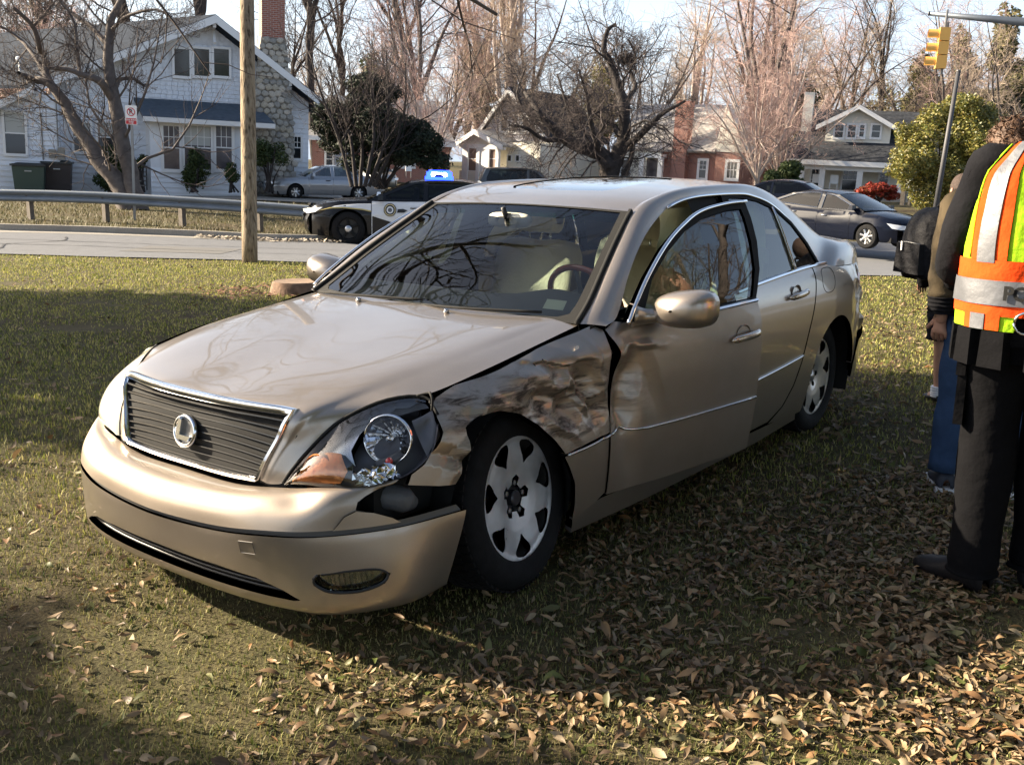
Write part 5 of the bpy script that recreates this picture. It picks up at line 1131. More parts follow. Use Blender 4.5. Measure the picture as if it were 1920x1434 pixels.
for px, s, lab in ((690, 41, 'upright dark leafless shoots standing out of the dark evergreen'),):
    bx = at(px, 350, 31.5); lim = [limb_px([(px+8*i-30, 350), (px+22*i-55, 260), (px+32*i-90, 170+12*(i % 3)), (px+36*i-110, 95+25*(i % 2))], 31.5+.4*(i % 3), bx, .07, .015) for i in range(6)]; tree('bare_tree', lab, bx, lim, twb, M['bark_dark'], M['twig_dark'], s)
Dq = 52.; bq = at(1760, 380, Dq)
shrub('broadleaf_evergreen', 'large rounded golden-green evergreen beside the leaning dark pole', bq, [clpx(1770, 290, Dq, 150, 170, bq), clpx(1820, 250, Dq, 110, 120, bq, 1), clpx(1730, 250, Dq, 90, 90, bq), clpx(1710, 310, Dq, 80, 80, bq, -1), clpx(1790, 215, Dq, 90, 60, bq), clpx(1830, 320, Dq, 100, 110, bq)], 60000, .075, M['fol_gold'], 32, 'tree', 3)
Dr = 66.; br_ = at(1648, 378, Dr); shrub('red_shrub', 'bushy red-leaved shrub in front of the bungalow porch', br_, [clpx(1632, 362, Dr, 50, 30, br_), clpx(1662, 362, Dr, 40, 26, br_), clpx(1646, 356, Dr, 50, 20, br_)], 3500, .10, M['fol_red'], 33)
Ds = 60.; bs_ = at(1470, 375, Ds); shrub('evergreen_shrub', 'low dark green bush left of the bungalow porch', bs_, [clpx(1470, 340, Ds, 70, 60, bs_), clpx(1448, 350, Ds, 50, 40, bs_), clpx(1495, 352, Ds, 40, 36, bs_)], 7000, .11, M['fol_green'], 34)
for i, (px, py, w, h, n, lab) in enumerate([(207, 315, 52, 80, 3600, 'leafy dark shrub behind the forked tree trunk'), (366, 320, 46, 76, 3000, 'narrow dark shrub under the bay window'), (505, 290, 60, 56, 3000, 'dark rounded shrub against the stone chimney'), (436, 322, 30, 40, 900, 'sparse little shrub at the right end of the bay window'), (266, 300, 26, 30, 500, 'little bare-legged shrub beside the sign post')]):
    b_ = at(px, 356, 40.); shrub('shrub', lab, b_, [clpx(px, py, 40., w, h, b_), clpx(px-w*.2, py+h*.25, 40., w*.7, h*.5, b_)], n, .055, M['fol_green'], 50+i, group='shrubs along the left house')
# pines and mixed greens on the right skyline, evergreen behind the crab apple
def pine(px, py0, py1, D, w, seed, m, lab, n=9000):
    b_ = lowloc(px, D); k = D/FPX; top = at(px, py0, D)-b_; bot = at(px, py1, D)-b_; rg = np.random.RandomState(seed); cl = []
    for i in range(16):
        f = i/15; c = top*(1-f)+bot*f; ww = w*(.25+.75*f**.7)*k/2; a = rg.rand()*6.3; cl.append((c[0]+math.cos(a)*ww*.5, c[1]+math.sin(a)*ww*.5, c[2], ww*.6, ww*.6, w*.16*k))
    e = shrub('pine_tree', lab, b_, cl, n, .22, m, seed, 'tree', 0+1, group=GRP+' with needles', bark=M['bark_grey']); return e
M['fol_pine'] = islandmat('olive_needles', [(.06, .075, .025), (.13, .13, .045), (.22, .18, .08), (.09, .10, .04)], trans=.2)  # needle tones range from olive to tan at random
pine(1890, 20, 230, 95, 120, 61, M['fol_pine'], 'olive pine at the right edge under the mast arm')
pine(1730, 110, 240, 110, 110, 62, M['fol_pine'], 'olive pine behind the yellow traffic signal')
pine(1800, 60, 260, 105, 110, 63, M['fol_pine'], 'tall olive pine between signal and right edge')
pine(910, 70, 260, 110, 60, 64, M['fol_pine'], 'narrow green pine left of the steep white gable', 4000)
pine(1500, 150, 300, 100, 120, 65, M['fol_green'], 'dark pine behind the bungalow chimney', 7000)
pine(1120, 120, 260, 112, 150, 66, M['fol_pine'], 'broad olive pine behind the crab apple', 6000)
pine(700, 110, 260, 95, 120, 67, M['fol_green'], 'dark pine above the evergreen behind the police car', 6000)
pine(1660, 170, 300, 118, 160, 68, M['fol_pine'], 'broad olive pine behind the bungalow dormer', 6000)
# trees outside the frame that shade the lawn and mirror in the car
K5 = tall(77, 15, .25, dict(tw, n=[9, 6, 5], rmin=.008, ang=[48, 45, 42]), .28, M['bark_grey'], M['twig_dark'], 'bare_tree', 'large bare tree on the lawn right of the picture', GP(8.0, 17), 'bare trees on the lawn outside the picture', n=8, spread=.6)
for q in ((-6, 9, 1.0, 1.0), (-1, 13, 3.1, .9), (-10, 3, 5.1, 1.1), (4, 21, 2.2, 1.0)): copy_tree(K5, GP(q[0], q[1]), q[2], q[3], 'bare tree on the lawn behind the viewpoint')

# the tree whose limbs hang over the lawn just above the picture
bo = GP(9.0, -8.3)
def li(pts, r0, r1): return np.array([GP(d, l, z)*[1, 1, 1]-bo for d, l, z in pts]), np.linspace(r0, r1, len(pts))
tree('bare_tree', 'big bare tree at the left outside the picture with limbs spreading over the lawn', bo, [li([(9, -8.3, -.1), (9, -8.1, 1.5), (9.1, -7.9, 3)], .30, .24), li([(9.1, -7.9, 3), (9.3, -6.5, 4.1), (9.4, -4.6, 4.5), (9.2, -3.2, 4.7), (8.7, -2.2, 5.6), (8.2, -1.4, 6.8)], .15, .05),
    li([(9.1, -7.9, 3), (8.4, -7.4, 5), (7.4, -6.4, 6.6), (6.3, -5.4, 7.6), (5.4, -4.6, 8.6)], .11, .03), li([(9.1, -7.9, 3), (10, -7.4, 5), (10.8, -6, 7), (11.4, -4, 8.2), (11.5, -2, 8.8)], .2, .05), li([(9.1, -7.9, 3), (9, -8.5, 5.5), (8.6, -9.5, 8), (8.2, -10, 10)], .18, .05),
    li([(7.4, -6.4, 6.6), (6.8, -4.8, 6.9), (6.0, -3.2, 7.2), (5.2, -2, 7.6)], .06, .02)], dict(twigspec, n=[10, 7, 5], len=[.5, .5, .5], rmin=.006, gnarl=.2), M['bark_grey'], M['twig_dark'], 91)
copy_tree(K5, GP(7, 14.5), 1.4, .8, 'bare tree on the lawn right of the picture'); copy_tree(K5, GP(2, 11), 2.9, .7, 'smaller bare tree on the lawn right of the picture')

shrub('evergreen_tree', 'broad evergreen tree on the lawn left of the picture', GP(11.0, -13.2), [(0, 0, 5.4, 2.5, 2.5, 1.7), (1.4, 1.0, 6.0, 1.6, 1.6, 1.3), (-1.4, -1.0, 4.8, 1.6, 1.6, 1.3), (.4, -1.8, 5.8, 1.4, 1.4, 1.3)], 9000, .12, M['fol_green'], 71, 'tree', 2)
# rough winter grass on the far verge
D = rs.uniform(21.8, 38, 26000); L = rs.uniform(-1, 1, 26000)*.62*D; k = (D > far(L)+.5); D, L = D[k], L[k]; n = len(D); B = np.concatenate([DL(D, L), hgt(D, L)[:, None]], -1); az = rs.rand(n)*6.28; H = rs.uniform(.04, .12, n); w = .014
sx = np.stack([-np.sin(az), np.cos(az), az*0], -1)*w; dx = np.stack([np.cos(az), np.sin(az), az*0], -1)*(H*.6)[:, None]; V = np.stack([B-sx, B+sx, B+dx+[0, 0, 1.]*H[:, None]], 1).reshape(-1, 3)
tag(mk('verge_grass', V, np.arange(3*n).reshape(-1, 3), islandmat('verge_blades', [(.06, .07, .025), (.14, .13, .06), (.20, .16, .09), (.09, .08, .04)], trans=.2), smooth=False), kind='stuff')

shrub('evergreen_tree', 'second evergreen tree on the lawn left of the picture', GP(6.0, -14.9), [(0, 0, 5.6, 1.8, 1.8, 1.3), (1.0, 1.2, 6.2, 1.3, 1.3, 1.0), (-1.2, -1.0, 5.0, 1.3, 1.3, 1.0)], 4200, .12, M['fol_green'], 72, 'tree', 2)
# unseen magnolias, inferred from the leaf litter, added to darken the shade side
for q in ((-2.5, 6.5, 'unseen shading magnolia whose crown spreads over the lawn right of the viewpoint', 4.6, 81), (-6.5, 1.0, 'unseen shading magnolia standing behind the viewpoint', 3.6, 82), (3.0, 11.0, 'unseen shading magnolia on the lawn right of the picture', 3.4, 83)):
    shrub('shading_magnolia', q[2], GP(q[0], q[1]), [(0, 0, 5.6, q[3], q[3], 2.4), (1.5, -1.2, 4.9, q[3]*.6, q[3]*.6, 1.6), (-1.4, 1.6, 6.8, q[3]*.6, q[3]*.6, 1.8), (-.8, -1.8, 3.6, q[3]*.5, q[3]*.5, 1.5)], 9000, .16, M['fol_green'], q[4], 'tree', 2, 'unseen shading magnolias around the viewpoint')

shrub('evergreen_tree', 'small evergreen tree on the lawn left of the picture', GP(5.0, -12.2), [(0, 0, 5.7, 1.5, 1.5, 1.1), (.9, .8, 5.0, 1.1, 1.1, .9)], 3200, .12, M['fol_green'], 73, 'tree', 2)
# cracks and a patched trench in the road
def ribbon(name, pts, w, m, off):
    P = crs(pts, 40); P[:, 0] += (vnoise(np.arange(40)*.9, np.zeros(40)+pts[0][1])-.5)*.12; L_r = P-0; T = np.gradient(P, axis=0); T /= np.linalg.norm(T, axis=1)[:, None]; Nn = np.stack([-T[:, 1], T[:, 0]], -1); ww = w*(.5+vnoise(np.arange(40)*1.7, np.zeros(40)+3))[:, None]
    G = []
    for s in (-1, 1): q = P+Nn*s*ww; G.append(np.concatenate([DL(q[:, 0], q[:, 1]), (hgt(q[:, 0], q[:, 1])+off)[:, None]], -1))
    o = grid(name, np.array(G), m); o['kind'] = 'structure'; return o
tar = mat('tar_seal', (.035, .034, .034), .6)
for i, pts in enumerate([[(17.6, -12), (17.9, -8), (17.5, -4), (17.8, -1)], [(19.0, -10), (18.8, -6), (19.3, -3)], [(16.4, -9), (17.0, -8.6), (17.9, -8.9), (18.9, -8.4), (19.8, -8.7)], [(20, 3), (19.6, 6), (20.2, 9), (20, 12)], [(23.5, 4), (23.2, 8), (23.6, 12)], [(17.2, 5), (18.5, 5.3), (20, 5.1), (23, 5.6)]]): ribbon('road_crack', pts, .022, tar, .028)
Dm, Lm = np.meshgrid(np.linspace(17.0, 18.4, 6), np.linspace(-6.6, -4.9, 6), indexing='ij'); gsheet('road_patch', Dm, Lm, mat('newer_asphalt', (.10, .098, .095), .85, noise=.2, scale=30), .0245)
# ================================================================== houses
M['clap'] = mat('white_clapboard', (.76, .79, .84), .6, noise=.06, scale=2)
M['trimw'] = mat('white_trim', (.78, .78, .78), .5)
M['shingle_w'] = mat('white_shingle', (.72, .75, .80), .7, noise=.10, scale=6)
M['roof_blue'] = mat('slate_grey_shingles', (.032, .040, .055), .95, spec=.05, noise=.3, scale=5, bump=.5, bscale=12, bdist=.03)
M['roof_dark'] = mat('dark_asphalt_shingles', (.045, .048, .055), .9, spec=.1, noise=.4, scale=4, bump=.5, bscale=10, bdist=.03)
M['roof_pale'] = mat('pale_shingles', (.38, .36, .34), .85, noise=.3, scale=4)
M['wpane'] = mat('window_pane', (.02, .025, .03), .06, spec=.8)
M['blind'] = mat('pale_blind', (.45, .46, .44), .8)
M['cream'] = mat('cream_wall', (.74, .71, .62), .7, noise=.06, scale=2)
def brickmat(name, c1=(.36, .12, .075), c2=(.27, .085, .06), mort=(.38, .33, .29), s=1.):
    m = bpy.data.materials.new(name); N, L = nodes(m); b = N['Principled BSDF']; b.inputs['Roughness'].default_value = .85
    tc = N.new('ShaderNodeTexCoord'); sx = N.new('ShaderNodeSeparateXYZ'); ad = N.new('ShaderNodeMath'); cb = N.new('ShaderNodeCombineXYZ'); L.new(tc.outputs['Object'], sx.inputs[0]); L.new(sx.outputs[0], ad.inputs[0]); L.new(sx.outputs[1], ad.inputs[1]); L.new(ad.outputs[0], cb.inputs[0]); L.new(sx.outputs[2], cb.inputs[1])
    t = N.new('ShaderNodeTexBrick'); t.inputs['Scale'].default_value = 1; t.inputs['Brick Width'].default_value = .22*s; t.inputs['Row Height'].default_value = .076*s; t.inputs['Mortar Size'].default_value = .010*s
    t.inputs['Color1'].default_value = (*c1, 1); t.inputs['Color2'].default_value = (*c2, 1); t.inputs['Mortar'].default_value = (*mort, 1); L.new(cb.outputs[0], t.inputs['Vector']); L.new(t.outputs['Color'], b.inputs['Base Color'])
    return m
M['brick'] = brickmat('red_brick')
class Frame:
    """an upright house front: u along it, w upwards (plumb), d into the building"""
    def __init__(s, px, py, D, yaw=0.):
        s.O = at(px, py, D); a = rad(yaw); s.U = RG2*math.cos(a)+FWD*math.sin(a); s.U -= UP*(s.U@UP); s.U /= np.linalg.norm(s.U); s.W = UP; s.D = np.cross(s.W, s.U)
        s.m = Matrix(((s.U[0], s.D[0], s.W[0], s.O[0]), (s.U[1], s.D[1], s.W[1], s.O[1]), (s.U[2], s.D[2], s.W[2], s.O[2]), (0, 0, 0, 1)))
    def p(s, px, py, d=0.):
        r = ray(px, py); q = s.O+s.D*d; t = ((q-CAMP)@s.D)/(r@s.D); X = CAMP+r*t-s.O; return np.array([X@s.U, X@s.W])
    def r(s, x0, y0, x1, y1, d=0.):
        q = [s.p(x, y, d) for x, y in ((x0, y0), (x1, y0), (x0, y1), (x1, y1))]; return ((q[0][0]+q[2][0])/2, (q[2][1]+q[3][1])/2, (q[1][0]+q[3][0])/2, (q[0][1]+q[1][1])/2)   # u0,w0,u1,w1
def spans(poly, w):
    xs = []; n = len(poly)
    for i in range(n):
        (x1, y1), (x2, y2) = poly[i], poly[(i+1) % n]
        if (y1 > w) != (y2 > w): xs.append(x1+(w-y1)*(x2-x1)/(y2-y1))
    xs.sort(); return list(zip(xs[::2], xs[1::2]))
def siding(e, poly, m, d=0., pitch=.16, name='siding', lip=.05, split=None, rg=None):
    """overlapping boards, every course its own tilted plank, joined"""
    lo, hi = min(p[1] for p in poly), max(p[1] for p in poly); V = []; F = []; w = lo; rg = rg or np.random.RandomState(1)
    while w < hi-.02:
        for a, b in spans(poly, min(w+pitch*.5, hi-.01)):
            cuts = [a, b] if not split else [a]+[x for x in np.arange(a+split*rg.rand(), b, split)]+[b]
            for u0, u1 in zip(cuts[:-1], cuts[1:]):
                g = .006 if split else 0; j = rg.uniform(0, .02) if split else 0; k = len(V); t = min(w+pitch, hi)
                V += [(u0+g, d-lip, w-j), (u1-g, d-lip, w-j), (u1-g, d-.002, t), (u0+g, d-.002, t), (u0+g, d, w-j), (u1-g, d, w-j)]; F += [(k, k+1, k+2, k+3), (k+4, k+5, k+1, k)]
        w += pitch
    return mk(name, V, F, m, e, False, kind='stuff')
def wallpoly(e, name, poly, d0, d1, m): return MB().prism([(u, w) for u, w in poly], 1, d0, d1).build(name, m, e)
def window(e, r, d=0., cols=1, rows=2, upper=None, blind=0, fr=.09, m=None, name='window', pane=None, topgrid=0):
    u0, w0, u1, w1 = r; mb = MB(); t = m or M['trimw']
    for a, b, c, f in ((u0-fr, w0-fr*1.2, u1+fr, w0), (u0-fr, w1, u1+fr, w1+fr), (u0-fr, w0, u0, w1), (u1, w0, u1+fr, w1)): mb.box2((a, d-.07, b), (c, d+.02, f))
    mb.box2((u0, d-.035, (w0+w1)/2-.025), (u1, d-.01, (w0+w1)/2+.025)) if rows == 2 else None
    for i in range(1, cols): x = u0+(u1-u0)*i/cols; mb.box2((x-.02, d-.05, w0), (x+.02, d-.012, w1))
    if topgrid:
        for i in range(1, topgrid): x = u0+(u1-u0)*i/topgrid; mb.box2((x-.012, d-.034, (w0+w1)/2), (x+.012, d-.014, w1))
        z = (w0+w1)/2+(w1-w0)*.25; mb.box2((u0, d-.033, z-.012), (u1, d-.015, z+.012))
    o = mb.build(name, t, e)
    MB().box2((u0, d-.012, w0), (u1, d+.0, w1)).build('pane', pane or M['wpane'], o)
    if blind: MB().box2((u0+.02, d-.016, w1-(w1-w0)*blind), (u1-.02, d-.013, w1)).build('blind', M['blind'], o)
    return o
def slab(e, name, pts, th, m, par=None):
    """thick roof plane through four (u,d,w) corners"""
    P = np.array(pts, float); n = np.cross(P[1]-P[0], P[-1]-P[0]); n /= np.linalg.norm(n); n = n if n[2] > 0 else -n; k = len(P); Q = P-n*th
    return mk(name, np.concatenate([P, Q]), [tuple(range(k)), tuple(range(k, 2*k))[::-1]]+[(i, (i+1) % k, k+(i+1) % k, k+i) for i in range(k)], m, par or e, False)
# ---- the large white bungalow on the left
F = Frame(300, 358, 41.5, 20.); e = empty('house', 'large white clapboard house with a broad front gable and stone chimney on the left', 'house', mat=F.m); e['label'] = e['label']
ap = F.p(402, 36); rt = F.p(624, 212); lf = F.p(62, 166); base = -.6; ul, ur = F.p(-60, 300)[0], F.p(578, 300)[0]
gl = F.p(62, 176); gr_ = F.p(578, 190)
rake = lambda u: np.interp(u, [lf[0], ap[0], rt[0]], [lf[1], ap[1], rt[1]])
mainpoly = [(lf[0]+.6, base), (ur, base), (ur, rake(ur)-.1), (ap[0], ap[1]-.12), (lf[0]+.6, rake(lf[0]+.6)-.1)]
wallpoly(e, 'wall', mainpoly, .0, 9., M['clap'])
belt = F.p(350, 188)[1]
siding(e, [(lf[0]+.6, base), (ur, base), (ur, belt), (lf[0]+.6, belt)], M['clap'], 0, .20)
up = [(max(lf[0]+.6, lf[0]+.6), belt+.02), (ur, belt+.02), (ur, rake(ur)-.1), (ap[0], ap[1]-.15), (lf[0]+.6, rake(lf[0]+.6)-.1)]
siding(e, up, M['shingle_w'], -.012, .17, 'gable_shingles', .03, split=.22)
# roof: two slopes running back-left, with eaves overhanging the gable
dv = 15.; ov = .75
for nm, a, b in (('roof', lf, ap), ('roof', ap, rt)):
    s_ = slab(e, nm, [(a[0], -ov, a[1]+.1), (b[0], -ov, b[1]+.1), (b[0]-.62*dv, dv, b[1]+.1), (a[0]-.62*dv, dv, a[1]+.1)], .14, M['roof_blue'])
for a, b in ((lf, ap), (ap, rt)):
    n = np.array([b[0]-a[0], b[1]-a[1]]); MB().prism([(a[0], a[1]-.24), (b[0], b[1]-.24), (b[0], b[1]+.07), (a[0], a[1]+.07)], 1, -ov-.05, -ov+.0).build('rake_board', M['trimw'], e)
    MB().prism([(a[0], a[1]-.06), (b[0], b[1]-.06), (b[0], b[1]-.02), (a[0], a[1]-.02)], 1, -ov, .0).build('soffit', M['trimw'], e)
for px in (402, 470, 540, 590, 240, 130):
    c = F.p(px, 200); w = rake(c[0])-.22; mb = MB(); mb.box2((c[0]-.06, -ov+.05, w-.16), (c[0]+.06, 0, w)); mb.box((c[0], -.28, w-.45), (.10, .09, .75), R=np.array(Matrix.Rotation(rad(-42), 3, 'X'))).build('eave_bracket', M['trimw'], e)
for x0, x1 in ((327, 355), (364, 392), (401, 429)): window(e, F.r(x0, 93, x1, 143), -.07, rows=1, cols=1)
# left wing with its own lower roof
wl = F.p(-70, 200); wr = F.p(100, 200); wy = -1.2
wing = [(F.p(-80, 300, wy)[0], base), (F.p(113, 300, wy)[0], base), (F.p(113, 300, wy)[0], F.p(113, 184, wy)[1]), (F.p(66, 300, wy)[0], F.p(66, 168, wy)[1]), (F.p(-80, 300, wy)[0], F.p(-80, 225, wy)[1])]
wallpoly(e, 'wing_wall', wing, wy, 4, M['clap']); siding(e, wing, M['clap'], wy, .20, lip=.05)
a = F.p(-90, 232, wy); b = F.p(66, 163, wy); slab(e, 'wing_roof', [(a[0], wy-.5, a[1]), (b[0], wy-.5, b[1]), (b[0], 5, b[1]), (a[0], 5, a[1])], .14, M['roof_blue'])
MB().prism([(a[0], a[1]-.24), (b[0], b[1]-.24), (b[0], b[1]+.03), (a[0], a[1]+.03)], 1, wy-.56, wy-.5).build('rake_board', M['trimw'], e)
window(e, F.r(10, 212, 47, 288, wy), wy-.06, blind=.5)
for x0, x1, bl in ((139, 170, .35), (184, 215, .45)): window(e, F.r(x0, 231, x1, 284), -.06, blind=bl)
# corner boards, conduits, meters
for px in (127, 278): q = F.p(px, 300); MB().box2((q[0]-.07, -.06, base), (q[0]+.07, .0, belt)).build('corner_board', M['trimw'], e)
for px, y0, y1 in ((77, 212, 300), (104, 160, 275), (283, 240, 355)): a, b = F.p(px, y0, wy), F.p(px, y1, wy); dd = wy if px < 113 else -.05; MB().tube([(a[0], dd-.05, a[1]), (a[0], dd-.05, b[1])], .025, 6).build('conduit', M['steel'], e)
for x0, y0, x1, y1 in ((92, 280, 104, 296), (109, 277, 122, 300)): r = F.r(x0, y0, x1, y1, wy); MB().box2((r[0], wy-.2, r[1]), (r[2], wy, r[3])).build('electric_meter', M['concrete'], e)
# bay with its low roof
by = -1.3; br0 = F.r(282, 238, 515, 353, by); u0, u1 = br0[0], F.p(478, 300, by)[0]; wt = F.p(380, 232, by)[1]
wallpoly(e, 'bay_wall', [(u0, base), (u1, base), (u1, wt), (u0, wt)], by, 0, M['clap']); siding(e, [(u0, base), (u1, base), (u1, F.p(380, 318, by)[1]), (u0, F.p(380, 318, by)[1])], M['clap'], by, .20)
a, b = F.p(268, 217, by-.5), F.p(516, 232, by-.5); c, d_ = F.p(250, 183), F.p(480, 196)
slab(e, 'bay_roof', [(a[0], by-.5, (a[1]+b[1])/2), (b[0], by-.5, (a[1]+b[1])/2), (d_[0], .02, (c[1]+d_[1])/2), (c[0], .02, (c[1]+d_[1])/2)], .12, mat('blue_grey_shingles', (.085, .105, .13), .9, spec=.15, noise=.2, scale=6))
z = (a[1]+b[1])/2; MB().box2((a[0], by-.58, z-.20), (b[0], by-.5, z-.02)).box2((a[0], by-.5, z-.20), (a[0]+.06, 0, z-.1)).box2((u0, by-.5, z-.22), (b[0], 0, z-.18)).build('bay_fascia', M['trimw'], e)
for x0, x1, c_ in ((307, 336, 3), (346, 395, 4), (405, 434, 3)): window(e, F.r(x0, 237, x1, 317, by), by-.06, topgrid=c_, blind=.0 if c_ == 3 else .45, fr=.12, pane=M.setdefault('wpane2', mat('curtained_pane', (.10, .09, .10), .1, noise=.5, scale=1.5)))
window(e, F.r(545, 257, 563, 297), -.06, topgrid=3)
# stone chimney: every stone its own piece, brick flue on top
cy = -.75; cw = F.p(513, 200, cy)[0]; st_w0, st_w1 = base, F.p(510, 66, cy)[1]
hw = lambda w: np.interp(w, [base, F.p(510, 215, cy)[1], F.p(510, 120, cy)[1], st_w1], [.95, .78, .62, .48])
core = MB(); Wn = np.linspace(st_w0, st_w1, 9); core.add([(cw+s_*hw(w)*.97, d, w) for w in Wn for s_, d in ((-1, cy+.06), (1, cy+.06), (1, .6), (-1, .6))], [(i*4+j, i*4+(j+1) % 4, i*4+4+(j+1) % 4, i*4+4+j) for i in range(8) for j in range(4)]).build('chimney', M['concrete'], e)
chm = [c for c in e.children if c.name.startswith('chimney')][-1]
stone_me = []
for k in range(7):
    rg = np.random.RandomState(90+k); n = 7; a = np.sort(np.linspace(0, 2*math.pi, n, endpoint=False)+rg.uniform(-.25, .25, n)); R0 = .5*(.85+.3*rg.rand(n)); P = [(R0[i]*math.cos(a[i]), 0, R0[i]*math.sin(a[i])) for i in range(n)]
    V = [(x, .0, z) for x, _, z in P]+[(x*.94, -.45, z*.94) for x, _, z in P]+[(x*.6, -.62, z*.6) for x, _, z in P]; Fq = [(i, (i+1) % n, n+(i+1) % n, n+i) for i in range(n)]+[(n+i, n+(i+1) % n, 2*n+(i+1) % n, 2*n+i) for i in range(n)]+[tuple(range(2*n, 3*n))]
    me = bpy.data.meshes.new('stone'); me.from_pydata(V, [], Fq); me.materials.append(M.setdefault('stone%d' % (k % 4), mat('field_stone', [(.36, .34, .30), (.46, .42, .36), (.28, .27, .25), (.40, .36, .29)][k % 4], .9, noise=.2, scale=6))); stone_me.append(me)
w = st_w0+.1; row = 0
while w < st_w1:
    h = .23; us = np.arange(-hw(w)+.1+(.12 if row % 2 else 0), hw(w), .27)
    for u in us:
        o = bpy.data.objects.new('stone', stone_me[rs.randint(7)]); COL.objects.link(o); o.parent = chm; o.location = (cw+u+rs.uniform(-.02, .02), cy+.06, w+rs.uniform(-.03, .03)); o.rotation_euler = (0, rs.uniform(-.5, .5), 0); o.scale = (.30*rs.uniform(.85, 1.1), .14, .26*rs.uniform(.85, 1.1))
    if row % 2 == 0:
        for d in (cy+.3, cy+.6): o = bpy.data.objects.new('stone', stone_me[rs.randint(7)]); COL.objects.link(o); o.parent = chm; o.location = (cw+hw(w)*.97, d, w); o.rotation_euler = (0, rs.uniform(-.5, .5), math.pi/2); o.scale = (.3, .12, .26)
    w += h; row += 1
bt = F.p(505, -60, cy)[1]; MB().box2((cw-.46, cy+.02, st_w1-.1), (cw+.46, .45, bt)).build('brick_flue', M['brick'], e)
# roof vent pipe with white cap, foundation
q = F.p(38, 150, 3.); t = F.p(38, 112, 3.); MB().tube([(q[0], 3., q[1]-.3), (q[0], 3., t[1]-.1)], .04, 6).tube([(q[0], 3., t[1]-.12), (q[0], 3., t[1]-.05), (q[0], 3., t[1]+.08), (q[0], 3., t[1]+.12)], [.06, .13, .13, .03], 8).build('vent_pipe', M['white'], e, True)
MB().box2((ul, -1.25, base-.4), (ur, 0.1, base+.12)).build('foundation', M['brick'], e)
# bins
def bin_(px, py0, py1, px0, px1, D, col, lab, lidcol):
    b_ = at(px, py1, D); k = D/FPX; w = (px1-px0)*k; h = (py1-py0)*k; m_ = Matrix.Translation(Vector(b_)) @ F.m.to_3x3().to_4x4(); o = empty('wheelie_bin', lab, 'trash bin', mat=m_, group='wheeled trash bins by the left house')
    MB().box((0, 0, h*.45), (w*.80, w*.8, h*.88), taper=1.14).build('body', col, o); l = MB().box((0, -.02, h*.93), (w, w*.98, h*.06)).box((0, 0, h*.98), (w*.86, w*.8, h*.05), taper=.8); l.build('lid', lidcol, o)
    MB().tube([(-w*.4, w*.5, h*.86), (w*.4, w*.5, h*.86)], .02, 6).build('handle', lidcol, o)
    for s_ in (-1, 1): MB().lathe([(.001, -.03), (.13, -.03), (.13, .03), (.001, .03)], c=(0, 0, 0), ax=0, k=14).xf(lambda v, s_=s_: v+[s_*w*.36, w*.36, .12]).build('wheel', M['rubber'], o)
    MB().box2((-.12, -w*.47, h*.70), (.12, -w*.46, h*.74)).build('pale_marking', M['blind'], o)
bin_(57, 307, 357, 28, 88, 38.5, mat('bin_green', (.045, .075, .06), .5), 'dark green wheeled trash bin, left one of the pair beside the white house', M.setdefault('binlid', mat('bin_lid', (.03, .035, .035), .5)))
bin_(110, 302, 357, 84, 138, 39.5, mat('bin_brown', (.035, .028, .03), .5), 'brown black wheeled trash bin, right one of the pair beside the white house', M['binlid'])
# steps rail between trunk and corner
q = at(262, 356, 40); mb = MB()
for i in range(5): mb.box((0, 0, .25+i*.17), (.45, .3, .04))
o = empty('porch_steps', 'small dark slatted steps at the corner behind the sign post', 'steps', mat=Matrix.Translation(Vector(q)) @ F.m.to_3x3().to_4x4()); 
for i in range(5): MB().box((0, .12*i, .17+i*.17), (.55, .28, .04)).build('tread', M['steel'], o)
for s_ in (-1, 1): MB().prism([(-.1, 0), (.15, 0), (.7, .85), (.5, .85)], 0, s_*.27-.02, s_*.27+.02).build('stringer', M['gap'], o)
# ---- steep white gabled house with screened porch
F = Frame(950, 335, 84, -36.); e = empty('house', 'sunlit white house with steep gable and screened porch left of the crab apple', 'house', mat=F.m)
ap = F.p(962, 166); lb_ = F.p(893, 262); rb_ = F.p(1035, 262); bs = F.p(950, 337)[1]-.8; eav = lb_[1]
wallpoly(e, 'wall', [(lb_[0]+.2, bs), (rb_[0], bs), (rb_[0], eav), (ap[0], ap[1]-.15), (lb_[0]+.2, eav)], 0, 8, M['cream'])
siding(e, [(lb_[0]+.2, eav), (rb_[0], eav), (ap[0], ap[1]-.2)], M.setdefault('greysh', mat('grey_gable_shingle', (.36, .36, .40), .8, noise=.2, scale=3)), -.01, .3, 'gable_shingles', .04)
for a, b in ((lb_, ap), (ap, rb_)):
    slab(e, 'roof', [(a[0], -.6, a[1]+.1), (b[0], -.6, b[1]+.1), (b[0], 9, b[1]+.1), (a[0], 9, a[1]+.1)], .2, M['roof_dark']); MB().prism([(a[0], a[1]-.38), (b[0], b[1]-.38), (b[0], b[1]+.06), (a[0], a[1]+.06)], 1, -.7, -.6).build('rake_board', M['trimw'], e)
for x0, x1 in ((941, 952), (962, 972), (981, 990)): window(e, F.r(x0, 218, x1, 246), -.03, fr=.22)
py_ = -3.; pa = F.p(897, 243, py_); pl = F.p(858, 270, py_); pr_ = F.p(950, 272, py_); pe = (pl[1]+pr_[1])/2
MB().prism([(pl[0]+.3, pe), (pr_[0]-.3, pe), (pa[0], pa[1]-.3)], 1, py_, py_+.15).build('porch_gable', M['cream'], e)
